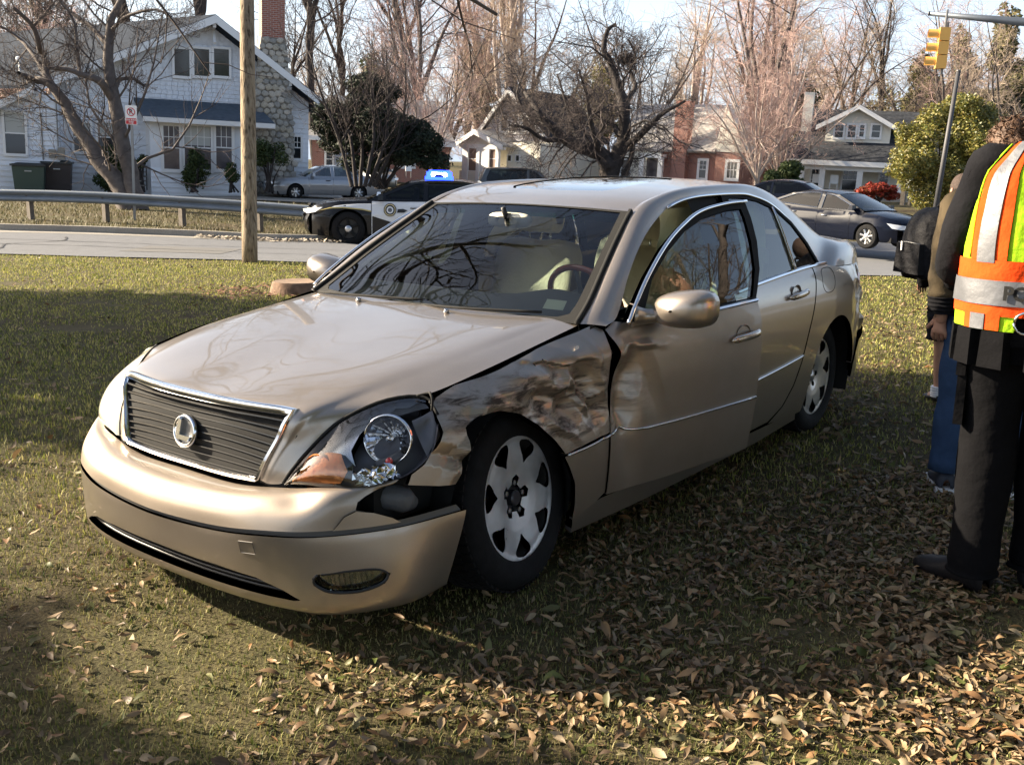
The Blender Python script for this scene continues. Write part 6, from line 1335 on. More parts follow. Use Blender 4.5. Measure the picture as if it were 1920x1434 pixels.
for a, b in (((pl[0], pe), pa), (pa, (pr_[0], pe))):
    slab(e, 'porch_roof', [(a[0], py_-.5, a[1]), (b[0], py_-.5, b[1]), (b[0], 0, b[1]), (a[0], 0, a[1])], .18, M['roof_pale']); MB().prism([(a[0], a[1]-.4), (b[0], b[1]-.4), (b[0], b[1]+.0), (a[0], a[1]+.0)], 1, py_-.58, py_-.5).build('rake_board', M['trimw'], e)
MB().box2((pl[0]+.2, py_-.05, pe-.35), (pr_[0]-.2, py_+.2, pe)).build('porch_beam', M['trimw'], e)
for px in (870, 875, 896, 914, 932): u = F.p(px, 300, py_)[0]; MB().box2((u-.16, py_-.05, bs), (u+.16, py_+.2, pe-.3)).build('porch_post', M['trimw'], e)
for x0, x1 in ((877, 894), (916, 930)): r = F.r(x0, 276, x1, 320, py_); window(e, r, py_+.1, fr=.12, name='porch_screen', pane=M.setdefault('screen', mat('porch_screen_mesh', (.22, .15, .12), .7)))
MB().box2((pl[0]+.3, py_, bs), (pr_[0]-.3, 0, F.p(900, 322, py_)[1])).build('porch_base', M['cream'], e)
r = F.r(897, 270, 912, 330, py_); MB().box2((r[0], py_+.02, r[1]), (r[2], py_+.1, r[3])).build('porch_door', M['trimw'], e)
ew = -1.5; r = F.r(950, 268, 1012, 336, ew); MB().box2((r[0], ew, bs), (r[2], 0, r[3])).build('sun_room', M['cream'], e)
for x0 in (953, 968): window(e, F.r(x0, 292, x0+6, 302, ew), ew-.02, rows=1, fr=.08)
F2 = Frame(1045, 335, 87, 12.); e2 = empty('house', 'grey sided rear wing with a red brick chimney stack behind the crab apple trunk', 'house', mat=F2.m); r = F2.r(1008, 272, 1108, 340)
MB().box2((r[0], 0, r[1]-1), (r[2], 5, r[3])).build('wall', M['clap'], e2); siding(e2, [(r[0], r[1]-1), (r[2], r[1]-1), (r[2], r[3]), (r[0], r[3])], M['clap'], 0, .35, lip=.04)
window(e2, F2.r(1013, 286, 1022, 306), -.03, fr=.12); window(e2, F2.r(1088, 298, 1095, 318), -.03, fr=.12); b_ = F2.r(1043, 268, 1068, 342); MB().box2((b_[0], -.7, b_[1]-.5), (b_[2], .5, b_[3]+1)).build('brick_chimney', M['brick'], e2); slab(e2, 'roof', [(r[0]-.4, -.5, r[3]), (r[2]+.4, -.5, r[3]), (r[2]+.4, 3.5, r[3]+2.2), (r[0]-.4, 3.5, r[3]+2.2)], .2, M['roof_pale'])
# ---- white and brick house
F = Frame(1290, 345, 80, -30.); e = empty('house', 'brick and white cottage with pale roof and tall brick chimney left of the bungalow', 'house', mat=F.m); bs = F.p(1290, 345)[1]-1.2
r = F.r(1240, 283, 1345, 345); MB().box2((r[0], 0, bs), (r[2], 8, r[3])).build('brick_wall', M['brick'], e); c = F.r(1345, 283, 1394, 345); MB().box2((c[0], -.6, bs), (c[2], 8, c[3])).build('brick_wing', M['brick'], e)
wa, wb = F.r(1152, 283, 1240, 345)[0], r[0]; MB().box2((wa, -.3, bs), (wb, 7, r[3])).build('white_wall', M['cream'], e)
e0, e1 = F.p(1150, 285), F.p(1345, 285); rg0 = F.p(1262, 198, 3.); rg1 = F.p(1372, 196, 3.); slab(e, 'roof', [(e0[0], -.6, r[3]), (c[0]+.2, -.6, r[3]), (c[0]+.6, 4, rg1[1]), (F.p(1200, 205, 4)[0], 4, rg1[1])], .2, M['roof_pale'])
g = [F.p(1352, 200, -.6), F.p(1340, 285, -.6), F.p(1397, 283, -.6)]; wallpoly(e, 'white_gable', [(g[1][0], r[3]), (g[2][0], r[3]), (g[2][0]-.6, F.p(1385, 240, -.6)[1]), (g[0][0]+.4, g[0][1])], -.65, 3, M['cream'])
t_ = F.r(1285, 240, 1345, 285, -.5); slab(e, 'dormer_roof', [(t_[0]+1, -.7, r[3]), (t_[2], -.9, r[3]), (t_[2]-.1, .8, r[3]+1.8), (t_[0]+2, .8, r[3]+1.8)], .15, M['roof_pale'])
b_ = F.r(1268, 190, 1294, 285, -.3); MB().box2((b_[0], -.75, bs), (b_[2], .3, b_[3])).build('brick_chimney', M['brick'], e)
window(e, F.r(1312, 302, 1324, 334), -.03, fr=.2, topgrid=2); window(e, F.r(1364, 304, 1382, 334, -.6), -.63, fr=.2, cols=3, topgrid=0)
r2 = F.r(1166, 300, 1180, 332, -.3); window(e, r2, -.33, fr=.15)
po = -1.5; q = F.r(1200, 288, 1240, 296, po); MB().box2((q[0], po, q[1]), (q[2], -.3, q[3])).build('portico_beam', M['trimw'], e)
for px in (1203, 1238): u = F.p(px, 300, po)[0]; MB().box2((u-.18, po+.0, bs), (u+.18, po+.35, q[1])).build('portico_column', M['trimw'], e)
d_ = F.r(1212, 298, 1232, 342, -.3); MB().box2((d_[0], -.36, d_[1]), (d_[2], -.3, d_[3])).build('front_door', M['wpane2'], e)
# ---- white bungalow with dormer on the right
F = Frame(1600, 372, 78, -20.); e = empty('house', 'white bungalow with dark roof, wide dormer and deep front porch on the right', 'house', mat=F.m); py_ = -2.6
el, er_ = F.p(1466, 300, py_), F.p(1790, 306, py_); ev_ = (el[1]+er_[1])/2; rl_, rr_ = F.p(1524, 206, 4), F.p(1756, 210, 4); rz = (rl_[1]+rr_[1])/2; bs = F.p(1600, 372)[1]-1.2
slab(e, 'roof', [(el[0], py_-.5, ev_), (er_[0], py_-.5, ev_), (rr_[0], 4, rz), (rl_[0], 4, rz)], .22, M['roof_dark']); slab(e, 'roof', [(el[0], 10, ev_), (er_[0], 10, ev_), (rr_[0], 4, rz), (rl_[0], 4, rz)], .22, M['roof_dark'])
w0, w1 = F.p(1500, 330)[0], F.p(1765, 330)[0]; MB().box2((w0, 0, bs), (w1, 9, ev_+.1)).build('wall', M['cream'], e); siding(e, [(w0, bs), (w1, bs), (w1, ev_), (w0, ev_)], M['cream'], 0, .3, lip=.03)
MB().box2((el[0]+.3, py_-.6, ev_-.42), (er_[0]-.3, py_-.48, ev_-.05)).box2((w0, py_, ev_-.75), (w1, py_+.25, ev_-.35)).build('porch_beam', M['trimw'], e)
MB().box2((w0, py_, ev_-.36), (w1, 0, ev_-.30)).build('porch_ceiling', M['cream'], e); MB().box2((w0-.1, py_-.1, bs), (w1, 0, F.p(1600, 357, py_)[1])).build('porch_floor', M['concrete'], e)
for px in (1502, 1541, 1612, 1690): u = F.p(px, 330, py_)[0]; MB().box2((u-.2, py_-.02, F.p(1600, 357, py_)[1]), (u+.2, py_+.35, ev_-.7)).build('porch_column', M['trimw'], e)
for x0, x1, y0, y1 in ((1521, 1540, 318, 356), (1580, 1608, 319, 356), (1649, 1665, 321, 348)): window(e, F.r(x0, y0, x1, y1), -.03, fr=.14, topgrid=3, cols=1)
dy = -.6; da = F.p(1612, 197, dy-.5); dl, dr_ = F.p(1530, 238, dy-.5), F.p(1687, 239, dy-.5); dz = (dl[1]+dr_[1])/2; fl_, fr2 = F.p(1548, 250, dy)[0], F.p(1670, 250, dy)[0]; db_ = F.p(1610, 268, dy)[1]
wallpoly(e, 'dormer_wall', [(fl_, db_), (fr2, db_), (fr2, dz+.1), (da[0], da[1]-.25), (fl_, dz+.1)], dy, 4, M['cream']); siding(e, [(fl_, db_), (fr2, db_), (fr2, dz+.1), (da[0], da[1]-.3), (fl_, dz+.1)], M['cream'], dy, .25, lip=.03)
for a, b in (((dl[0], dz), da), (da, (dr_[0], dz))):
    slab(e, 'dormer_roof', [(a[0], dy-.6, a[1]+.05), (b[0], dy-.6, b[1]+.05), (b[0], 4, b[1]+.05), (a[0], 4, a[1]+.05)], .2, M['roof_dark']); MB().prism([(a[0], a[1]-.32), (b[0], b[1]-.32), (b[0], b[1]+.02), (a[0], a[1]+.02)], 1, dy-.7, dy-.6).build('rake_board', M['trimw'], e)
for x0, x1 in ((1566, 1581), (1590, 1604), (1612, 1620), (1635, 1650)): window(e, F.r(x0, 235, x1, 258, dy), dy-.03, fr=.14)
r = F.r(1611, 257, 1623, 262, dy); MB().box2((r[0], dy-.35, r[1]), (r[2], dy, r[3])).build('air_conditioner', M['white'], e)
r = F.r(1506, 180, 1522, 246, 1.); MB().box((r[0]+.35, 1., (r[1]+r[3])/2-.5), (.75, .75, r[3]-r[1]+1.5)).build('chimney', M['cream'], e)
for px, lab in ((1528, 'white porch chair at the left end of the bungalow porch'), (1562, 'white porch chair between the two middle bungalow columns')):
    q = F.p(px, 352, py_+.6); w_ = F.p(1600, 357, py_)[1]; o = empty('porch_chair', lab, 'chair', mat=F.m @ Matrix.Translation((q[0], py_+.8, w_)), group='white chairs on the bungalow porch')
    MB().box((0, 0, .42), (.6, .55, .06)).build('seat', M['white'], o); MB().box((0, .28, .75), (.6, .05, .6)).build('backrest', M['white'], o)
    for sx_ in (-.27, .27):
        for sy_ in (-.24, .24): MB().box((sx_, sy_, .2), (.05, .05, .4)).build('leg', M['white'], o)
# ---- brick house hidden behind the evergreens
F = Frame(700, 335, 76, 8.); e = empty('house', 'red brick house half hidden behind the dark evergreen in the middle', 'house', mat=F.m); r = F.r(585, 262, 842, 340); MB().box2((r[0], 0, r[1]-1.2), (r[2], 8, r[3])).build('brick_wall', M['brick'], e)
slab(e, 'roof', [(r[0]-.4, -.8, r[3]), (r[2]+.4, -.8, r[3]), (r[2]-1, 4, r[3]+3.2), (r[0]+1, 4, r[3]+3.2)], .2, M['roof_pale']); MB().box2((r[0]-.4, -.9, r[3]-.3), (r[2]+.4, -.8, r[3]+.02)).build('fascia', M['trimw'], e)
for x0 in (612, 745, 765, 800): window(e, F.r(x0, 285, x0+11, 312), -.03, fr=.15)
gh = F.r(628, 275, 662, 340, -2); MB().box2((gh[0], -3, gh[1]-.6), (gh[2], -.2, gh[3])).build('grey_shed', M.setdefault('shedgrey', mat('shed_grey', (.3, .32, .36), .8)), e)
# ================================================================== street things
# wooden utility pole
def woodmat(name):
    m = bpy.data.materials.new(name); N, L = nodes(m); b = N['Principled BSDF']; b.inputs['Roughness'].default_value = .9; b.inputs['Specular IOR Level'].default_value = .15; tc = N.new('ShaderNodeTexCoord'); mp = N.new('ShaderNodeMapping'); mp.inputs['Scale'].default_value = (34, 34, 1.1); L.new(tc.outputs['Object'], mp.inputs['Vector'])
    n = N.new('ShaderNodeTexNoise'); n.inputs['Scale'].default_value = 1; n.inputs['Detail'].default_value = 6; n.inputs['Distortion'].default_value = .4; L.new(mp.outputs[0], n.inputs['Vector']); r = N.new('ShaderNodeValToRGB'); e_ = r.color_ramp.elements; e_[0].position = .33; e_[0].color = (.07, .052, .036, 1); e_[1].position = .46; e_[1].color = (.29, .225, .155, 1); q = e_.new(.7); q.color = (.42, .345, .25, 1)
    n2 = N.new('ShaderNodeTexNoise'); n2.inputs['Scale'].default_value = 2.2; n2.inputs['Detail'].default_value = 5; L.new(tc.outputs['Object'], n2.inputs['Vector']); mx = N.new('ShaderNodeMix'); mx.data_type = 'RGBA'; mx.blend_type = 'MULTIPLY'; mx.inputs[0].default_value = .8; L.new(n.outputs['Fac'], r.inputs[0]); L.new(r.outputs[0], mx.inputs[6]); rr = N.new('ShaderNodeMapRange'); rr.inputs[1].default_value = .3; rr.inputs[2].default_value = .7; rr.inputs[3].default_value = .7; L.new(n2.outputs['Fac'], rr.inputs[0]); L.new(rr.outputs[0], mx.inputs[7]); L.new(mx.outputs[2], b.inputs['Base Color'])
    bp = N.new('ShaderNodeBump'); bp.inputs['Strength'].default_value = .9; bp.inputs['Distance'].default_value = .02; L.new(n.outputs['Fac'], bp.inputs['Height']); L.new(bp.outputs[0], b.inputs['Normal']); return m
b_ = GP(15.42, (468-960)/FPX*15.42); P1 = at(468, 489, 15.45); P0 = np.array([P1[0], P1[1], -.1]); top = at(460, -260, 15.6); e = empty('utility_pole', 'thick round wooden utility pole at the near edge of the road', 'utility pole', P0)
o = MB().tube(np.linspace(P0, top, 12)-P0, np.linspace(.118, .104, 12), 20).build('pole', woodmat('weathered_pine'), e, True)
for k, z in enumerate((.9, 1.7)): d = (top-P0)/np.linalg.norm(top-P0); c = d*z; MB().tube([c+np.array([0.1, .05, 0]), c+np.array([.125, .065, 0])], .012, 6).build('bolt', M['steel'], e)
V = []; F_ = []
# guardrail
gd = lambda L: 24.6-.085*(L+9)
e = empty('guardrail', 'grey steel W-beam guardrail along the far side of the road on the left', 'guardrail', GP(gd(-10), -10))
org = GP(gd(-10), -10); Lg = np.linspace(-22, -4.45, 60); prof = [(0, .42), (-.05, .45), (-.05, .50), (.0, .545), (.03, .56), (.0, .575), (-.05, .62), (-.05, .67), (0, .70), (.02, .70), (-.02, .67)]
G = np.array([[np.append(DL(gd(l)+a, l), hgt(gd(l), l)+z+.02)-org for a, z in prof] for l in Lg]); grid('rail', G, mat('galvanised_steel', (.17, .20, .24), .6, .3, noise=.15, scale=2), e)
end = np.array([[np.append(DL(gd(-4.45)+.03+.10*math.cos(a), -4.45+.12*math.sin(a)), hgt(gd(-4.45), -4.45)+z)-org for a in np.linspace(-1.6, 1.6, 7)] for z in (.43, .72)]); grid('rail_end', end, M['steel'], e)
for l in np.arange(-21.3, -4.4, 1.9):
    p = GP(gd(l)+.16, l)-org; MB().box(p+[0, 0, .33], (.11, .15, .70)).box(p+[0, 0, .58]-np.append(FWD[:2]*.09, 0), (.12, .1, .25)).build('post', M.setdefault('post_wood', mat('rail_post', (.14, .12, .10), .9, noise=.3, scale=8)), e)
# no-parking sign
F = Frame(243, 404, 25.6, 0.); e = empty('no_parking_sign', 'red and white tow-away sign with barred letter on a thin steel post', 'sign', mat=F.m); r = F.r(235, 198, 256.5, 234); cx = (r[0]+r[2])/2
MB().box2((cx-.03, .02, -.4), (cx+.03, .05, r[3])).build('post', mat('channel_post', (.26, .27, .28), .5, .6), e)
def rrect(u0, w0, u1, w1, rr, n=4):
    P = []
    for cx_, cy_, a0 in ((u1-rr, w1-rr, 0), (u0+rr, w1-rr, 90), (u0+rr, w0+rr, 180), (u1-rr, w0+rr, 270)):
        for k in range(n+1): a = rad(a0+90*k/n); P.append((cx_+rr*math.cos(a), cy_+rr*math.sin(a)))
    return P
redm = mat('sign_red', (.50, .02, .03), .4); MB().prism(rrect(*r, .02), 1, 0, .012).build('panel', M['white'], e)
h = r[3]-r[1]; w_ = r[2]-r[0]; MB().prism(rrect(r[0]+.012, r[1]+.012, r[2]-.012, r[1]+h*.33, .012), 1, -.004, 0).build('red_field', redm, e)
cc = (cx, r[1]+h*.66); R1 = w_*.36
mb = MB(); n = 28; V = []; 
for R_ in (R1, R1*.80):
    for k in range(n): a = 2*math.pi*k/n; V.append((cc[0]+R_*math.cos(a), -.004, cc[1]+R_*math.sin(a)))
mb.add(V, [(k, (k+1) % n, n+(k+1) % n, n+k) for k in range(n)]); a = rad(-45); mb.add([(cc[0]+x*math.cos(a)-z*math.sin(a), -.007, cc[1]+x*math.sin(a)+z*math.cos(a)) for x, z in ((-R1*.9, -.011), (R1*.9, -.011), (R1*.9, .011), (-R1*.9, .011))], [(0, 1, 2, 3)]); mb.build('prohibition_ring', redm, e)
def text(s, size, m, parent, loc, rot=(math.pi/2, 0, 0), name='lettering', ext=.001, bold=0, mat_=None):
    cu = bpy.data.curves.new(name, 'FONT'); cu.body = s; cu.size = size; cu.extrude = ext; cu.align_x = 'CENTER'; cu.align_y = 'CENTER'; cu.offset = bold; cu.resolution_u = 3
    o = bpy.data.objects.new(name, cu); COL.objects.link(o); dg = bpy.context.evaluated_depsgraph_get(); me = bpy.data.meshes.new_from_object(o.evaluated_get(dg)); bpy.data.objects.remove(o); me.materials.append(m)
    n = bpy.data.objects.new(name, me); COL.objects.link(n)
    if parent: n.parent = parent
    if mat_ is not None: n.matrix_local = mat_
    else: n.location = loc; n.rotation_euler = rot
    return n
text('P', R1*1.5, M['black'], e, (cc[0], -.0055, cc[1]), bold=.003)
# (the photograph's blurred letter reads like an R inside the ring)
for c_ in [c for c in e.children if c.name.startswith('lettering')]: bpy.data.objects.remove(c_)
text('R', R1*1.5, M['black'], e, (cc[0], -.0055, cc[1]), bold=.004)
text('TOW-AWAY', w_*.20, M['white'], e, (cx, -.006, r[1]+h*.24), bold=.001); text('ZONE', w_*.16, M['white'], e, (cx, -.006, r[1]+h*.14), bold=.001)
MB().prism([(cx-.05, r[1]+h*.07), (cx+.03, r[1]+h*.055), (cx+.03, r[1]+h*.04), (cx+.06, r[1]+h*.07), (cx+.03, r[1]+h*.10), (cx+.03, r[1]+h*.085)], 1, -.006, 0).build('arrow', M['white'], e)
# traffic signal on its mast arm
D = 27.; a, b = at(1742, 26, D), at(1990, 48, D-1.2); e = empty('mast_arm', 'dark blue-grey steel mast arm reaching in from the top right', 'mast arm', tuple(b)); MB().tube([a-b, (a-b)*.5, np.zeros(3), (b-a)*.3], [.055, .09, .125, .13], 12).build('arm', mat('mast_steel', (.12, .14, .17), .45, .5), e, True)
MB().tube([a-b-(a-b)*.0, a-b+(a-b)*.006], .065, 12).build('end_cap', M['steel'], e, True); col_top = b+(b-a)*.3; MB().tube([col_top-b, col_top-b-UP*9.], [.16, .2], 12).build('column', M['steel'], e, True)
F = Frame(1762, 130, D-.1, -14.); e = empty('traffic_signal', 'yellow three-lamp traffic signal seen from the side under the mast arm', 'traffic light', mat=F.m); yel = mat('signal_yellow', (.70, .40, .10), .5)
r0, r1 = F.p(1762, 130), F.p(1762, 52); H = r1[1]-r0[1]
for k in range(3):
    z = H*(k+.5)/3; o = MB().box((0, 0, z), (.26, .30, H/3-.02)).build('lamp_section', yel, e)
    V = []; n = 12
    for xx, rr in ((-.13, .125), (-.40, .135)):
        for q in range(n): t = rad(-35)+rad(250)*q/(n-1); V.append((xx-(.0 if xx > -.2 else .06*math.sin(t)*0), rr*math.cos(t), z+rr*math.sin(t)))
    mk('visor', V, [(q, q+1, n+q+1, n+q) for q in range(n-1)], yel, o)
    MB().lathe([(.001, 0), (.105, 0)], ax=0, k=16).xf(lambda v, z=z: v+[-.135, 0, z]).build('lens', M['gap'], o)
MB().box((.06, 0, H/2), (.05, .10, H+.25)).tube([(0, 0, H), (0, 0, H+.45)], .03, 8).build('bracket', M['steel'], e)
# leaning dark pole, mail box and small posts on the right
D = 31.; a, b = at(1797, 135, D), at(1752, 405, D); e = empty('street_pole', 'thin dark pole leaning right beside the golden evergreen', 'pole', tuple(b)); MB().tube([b-b-(a-b)*.03, (a-b)*.5, a-b], [.085, .075, .062], 12).build('pole', mat('dark_pole', (.05, .05, .055), .6), e, True); MB().tube([a-b, (a-b)*1.01], [.075, .06], 12).build('pole_cap', M['steel'], e, True)
for px, y0, y1, w_, lab in ((1692, 342, 385, 8, 'weathered wooden post left of the white mailbox'),):
    b = at(px, y1, 60); k = 60/FPX; e = empty('wooden_post', lab, 'post', tuple(b)); MB().box((0, 0, (y1-y0)*k/2), (w_*k, w_*k, (y1-y0)*k)).build('post', M['post_wood'], e); MB().box((0, 0, (y1-y0)*k+.03), (w_*k*1.2, w_*k*1.2, .06)).build('cap', M['post_wood'], e)
b = at(1704, 385, 58); k = 58/FPX; e = empty('mailbox', 'white mailbox on a post before the bungalow at the right', 'mailbox', tuple(b)); MB().box((0, 0, .5), (.12, .12, 1.0)).build('post', M['post_wood'], e); MB().box((0, 0, 1.15), (.55, .3, .32)).tube([(-.27, 0, 1.30), (.27, 0, 1.30)], .15, 10).build('box', M['white'], e); MB().box((.2, .17, 1.2), (.02, .02, .25)).build('flag', M['red_lamp'], e)
for px, D, lab, hh in ((583, 23.3, 'short dark steel post standing behind the guardrail end', .8),):
    L0 = (px-960)/FPX*D; p = GP(D, L0); e = empty('steel_post', lab, 'post', tuple(p)); MB().box((0, 0, hh/2), (.06, .06, hh)).build('post', M['black'], e); MB().box((0, 0, hh), (.08, .08, .02)).build('cap', M['black'], e)
p = at(766, 333, 58); e = empty('yard_sign', 'small white yard sign left of the police car light', 'sign', tuple(p)); MB().box((0, 0, .55), (.5, .04, .4)).build('panel', M['white'], e)
for s_ in (-.2, .2): MB().box((s_, 0, .2), (.03, .03, .45)).build('leg', M['steel'], e)
# ================================================================== other vehicles
def vehicle(label, cat, name, px, py, D, hx, S, paint, group=None, lower=None, doors=None, glass=None):
    """S: dimensions. Local frame: +x forward, +y left, z up, origin under the front axle. hx: heading in degrees turned from image-right."""
    b = at(px, py, D); a = rad(hx); X = RGT*math.cos(a)+FWD*math.sin(a); Z = (UP+np.array([0, 0, 1.]))*.5; X -= Z*(X@Z); X /= np.linalg.norm(X); Z = Z/np.linalg.norm(Z); Y = np.cross(Z, X)
    Mx = Matrix(((X[0], Y[0], Z[0], b[0]), (X[1], Y[1], Z[1], b[1]), (X[2], Y[2], Z[2], b[2]), (0, 0, 0, 1)))
    e = empty(name, label, cat, mat=Mx, group=group); wb, hw = S['wb'], S['w']/2; xf, xr = S['xf'], -wb-S['xr']; wr = S.get('wr', .33); G = glass or M['glass_dark']
    top = S['top']       # (x, z) hood / belt / deck line
    tx = np.array([q[0] for q in top]); tz = np.array([q[1] for q in top]); zt = lambda x: np.interp(-x, -tx, tz)
    def plan(x): 
        f = np.clip((x-(xf-.75))/.75, 0, 1); r = np.clip(((xr+.55)-x)/.55, 0, 1); return 1-.30*f**2.2-.22*r**2.2-.02*np.clip((x-.1), 0, 1)
    prz = [.0, .12, .3, .5, .72, .88, 1.0]; pry = [.90, .955, .985, 1.0, .985, .945, .86]
    def Sd(s):
        def f(p):
            x, z = p[:, 0], p[:, 1]; v = np.clip((z-.16)/(zt(x)-.16), 0, 1); y = hw*plan(x)*np.interp(v, prz, pry)+.012*np.exp(-((v-.62)/.06)**2)
            return np.stack([x, y*s, z], -1)
        return f
    def side(xa, xb, name, m, s, cut=(), sp=.08):
        """body panel between two stations, wheel openings taken out"""
        n = 12; xs = np.linspace(xa, xb, n); P = [(x, zt(x)) for x in xs]; bot = []
        lowz = .20
        for x in np.linspace(xb, xa, 40):
            z = lowz
            for c in (0, -wb):
                d = abs(x-c)
                if d < wr+.05: z = max(z, wr+math.sqrt((wr+.05)**2-d*d))
            bot.append((x, z))
        panel(name, P+bot, Sd(s), sp, m, e, flange=.03, center=None, flip=(s > 0))
        return
    cuts = S['cuts']     # x of: nose, fender/door, door/door, door/quarter, tail
    names = ['front_fender', 'front_door', 'rear_door', 'quarter_panel']; mats = [paint, doors or paint, doors or paint, paint]
    for s in (1, -1):
        for i in range(4): side(cuts[i]-(.004 if i else 0), cuts[i+1]+.004, names[i], mats[i], s)
    # top skins: hood and deck
    def skin(xa, xb, name, m, n=10):
        g = [];
        for x in np.linspace(xa, xb, n):
            w = hw*plan(x)*.86; g.append([(x-.10*(f*f)*(x > 0), w*f, zt(x)+.045*(1-f*f)) for f in np.linspace(-1, 1, 13)])
        return grid(name, g, m, e)
    skin(xf-.02, S['ws'][0][0], 'hood', paint); skin(S['rw'][1][0], xr+.02, 'trunk_lid', paint)
    # nose and tail: rounded fascias
    def fascia(x0, sgn, name, m):
        g = []; zz = zt(x0)
        for z, dx in ((.16, -.10), (.20, -.03), (.32, .035), (.48, .06), (.56, .05), (.62, .02), (zz-.05, -.02), (zz+.0, -.06)):
            w = hw*plan(x0)*(.97 if z < .6 else .90); row = []
            for f in np.linspace(-1, 1, 17): row.append((x0+sgn*(dx+.14*(1-abs(f)**2.6)), w*f, z+(.045*(1-f*f) if z > .6 else 0)))
            g.append(row)
        return grid(name, g, m, e)
    fa = fascia(xf-.06, 1, 'front_bumper', lower or paint); fascia(xr+.06, -1, 'rear_bumper', lower or paint)
    xn = xf+.10
    mb = MB(); gz0, gz1, gw = S.get('gr', (.50, .66, .42)); mb.box2((xn-.06, -gw, gz0), (xn+.012, gw, gz1)); go = mb.build('grille', M['gap'], e)
    for k in range(4): z = gz0+(gz1-gz0)*(k+.5)/4; MB().box2((xn+.010, -gw*.96, z-.008), (xn+.02, gw*.96, z+.008)).build('grille_bar', M['brightwork'], go)
    fr = MB(); q = [(xn+.014, -gw, gz1), (xn+.014, gw, gz1), (xn+.014, gw*.7, gz0), (xn+.014, -gw*.7, gz0), (xn+.014, -gw, gz1)]; fr.tube(q, .013, 6).build('grille_frame', M['chrome'], go, True)
    for s in (1, -1):
        hz = S.get('hz', (.56, .70)); hx0 = xf-.02
        pts = [(xn-.02, .50*s, hz[0]+.02), (xn-.02, .54*s, hz[1]-.04), (hx0-.12, .78*hw/.9*s*.97, hz[1]-.01), (hx0-.36, hw*.955*s, hz[1]+.02), (hx0-.20, hw*.93*s, hz[0]+.03), (hx0-.02, .74*hw/.9*s, hz[0])]
        P = np.array(pts); c = P.mean(0)+[.05, .03*s, .01]; o = mk('headlight', np.concatenate([P*1+[.012, .02*s, .0], [c+[.02, .02*s, 0]]]), [(i, (i+1) % 6, 6) for i in range(6)], M['lens_pale'] if 'lens_pale' in M else M.setdefault('lens_pale', mat('clear_lamp', (.72, .74, .76), .1, .3, coat=1)), e, True)
        MB().box((xr+.02, hw*.72*s, zt(xr+.1)-.13), (.12, .30, .14)).build('tail_light', M['red_lamp'], e)
    # cabin: windshield base/top, roof, rear window
    (x0, z0), (x1, z1) = S['ws']; (x2, z2), (x3, z3) = S['rw']; wt = hw*S.get('tw', .66); rf = S['roof']; bw = hw*.87
    ws = []
    for f in (0, .33, .66, 1): x = x0+(x1-x0)*f; z = z0+(z1-z0)*f; w = bw+(wt-bw)*f; ws.append([(x+.09*(1-g*g)*(1-f*.6), w*g, z+.02*(1-g*g)) for g in np.linspace(-.97, .97, 11)])
    w_o = grid('windshield', ws, M['glass'] if glass is None else glass, e)
    rw = []
    for f in (0, .5, 1): x = x2+(x3-x2)*f; z = z2+(z3-z2)*f; w = wt+(bw-wt)*f; rw.append([(x-.06*(1-g*g), w*g, z+.015*(1-g*g)) for g in np.linspace(-.95, .95, 9)])
    grid('rear_window', rw, G, e)
    R = [(x1, z1)]+rf+[(x2, z2)]; R = crs(R, 12); grid('roof', [[(x, wt*g, z+.035*(1-g*g)) for g in np.linspace(-1, 1, 11)] for x, z in R], paint, e)
    # pillars and side glass
    out = [(x0, z0-.01)]+[(x0+(x1-x0)*f, z0+(z1-z0)*f) for f in (.5, 1)]+[tuple(q) for q in R[1:-1]]+[(x2+(x3-x2)*f, z2+(z3-z2)*f) for f in (0, .5, 1)]
    yw = lambda z: np.interp(z, [z0-.05, z1], [bw+.015, wt+.01])
    belt = [(x3, zt(x3)), (x3*.66+x0*.34, zt(x3*.66+x0*.34)), (x3*.33+x0*.67, zt(x3*.33+x0*.67)), (x0, zt(x0))]
    O = np.array(out); c = np.array([O[:, 0].mean(), (z0+z1)/2+.02]); 
    xb = cuts[2]; gl = []
    def inset(x, z): return (c[0]+(x-c[0])*S.get('gi', .86), c[1]+(z-c[1])*.80)
    I = [inset(*q) for q in out]; zb = lambda x: zt(x)+.035
    top_ = [q for q in I]; 
    def win(xa, xb_):
        t = crs(top_, 40); t = t[(t[:, 0] < xa) & (t[:, 0] > xb_)]; t = [tuple(q) for q in t if q[1] > zb(q[0])+.02]
        if len(t) < 2: return None
        return t+[(max(t[-1][0], xb_), zb(t[-1][0])), (min(t[0][0], xa), zb(t[0][0]))]
    wins = [win(I[0][0], xb+.04), win(xb-.04, I[-1][0])]; wins = [w for w in wins if w]
    for s in (1, -1):
        f = lambda p, s=s: np.stack([p[:, 0], yw(p[:, 1])*s, p[:, 1]], -1)
        panel('cabin_side', out+[(x3, zt(x3)-.02), (x0, zt(x0)-.02)], f, .1, paint, e, holes=wins, flange=.02, center=None, flip=(s > 0))
        for w in wins:
            o = panel('side_window', w, lambda p, s=s: np.stack([p[:, 0], (yw(p[:, 1])-.012)*s, p[:, 1]], -1), .12, G, e, flange=0, center=None)
            if S.get('chrome'): q = np.array([(x, (yw(z)+.004)*s, z) for x, z in w+[w[0]]]); MB().tube(q, .012, 4).build('window_trim', M['brightwork'], o)
        # mirror, handles
        MB().box((x0-.28, (bw+.12)*s, z0+.07), (.12, .22, .13), taper=.8).build('side_mirror', S.get('mirm') or paint, e, sharp=35)
        for xh in (cuts[2]+.22, cuts[3]+.18):
            y = Sd(s)(np.array([[xh, zt(xh)-.14]]))[0]; MB().tube([y+[.10, 0, 0], y+[.05, .03*s, 0], y+[-.05, .03*s, 0], y+[-.10, 0, 0]], .014, 6).build('door_handle', S.get('hand') or M['black'], e, True)
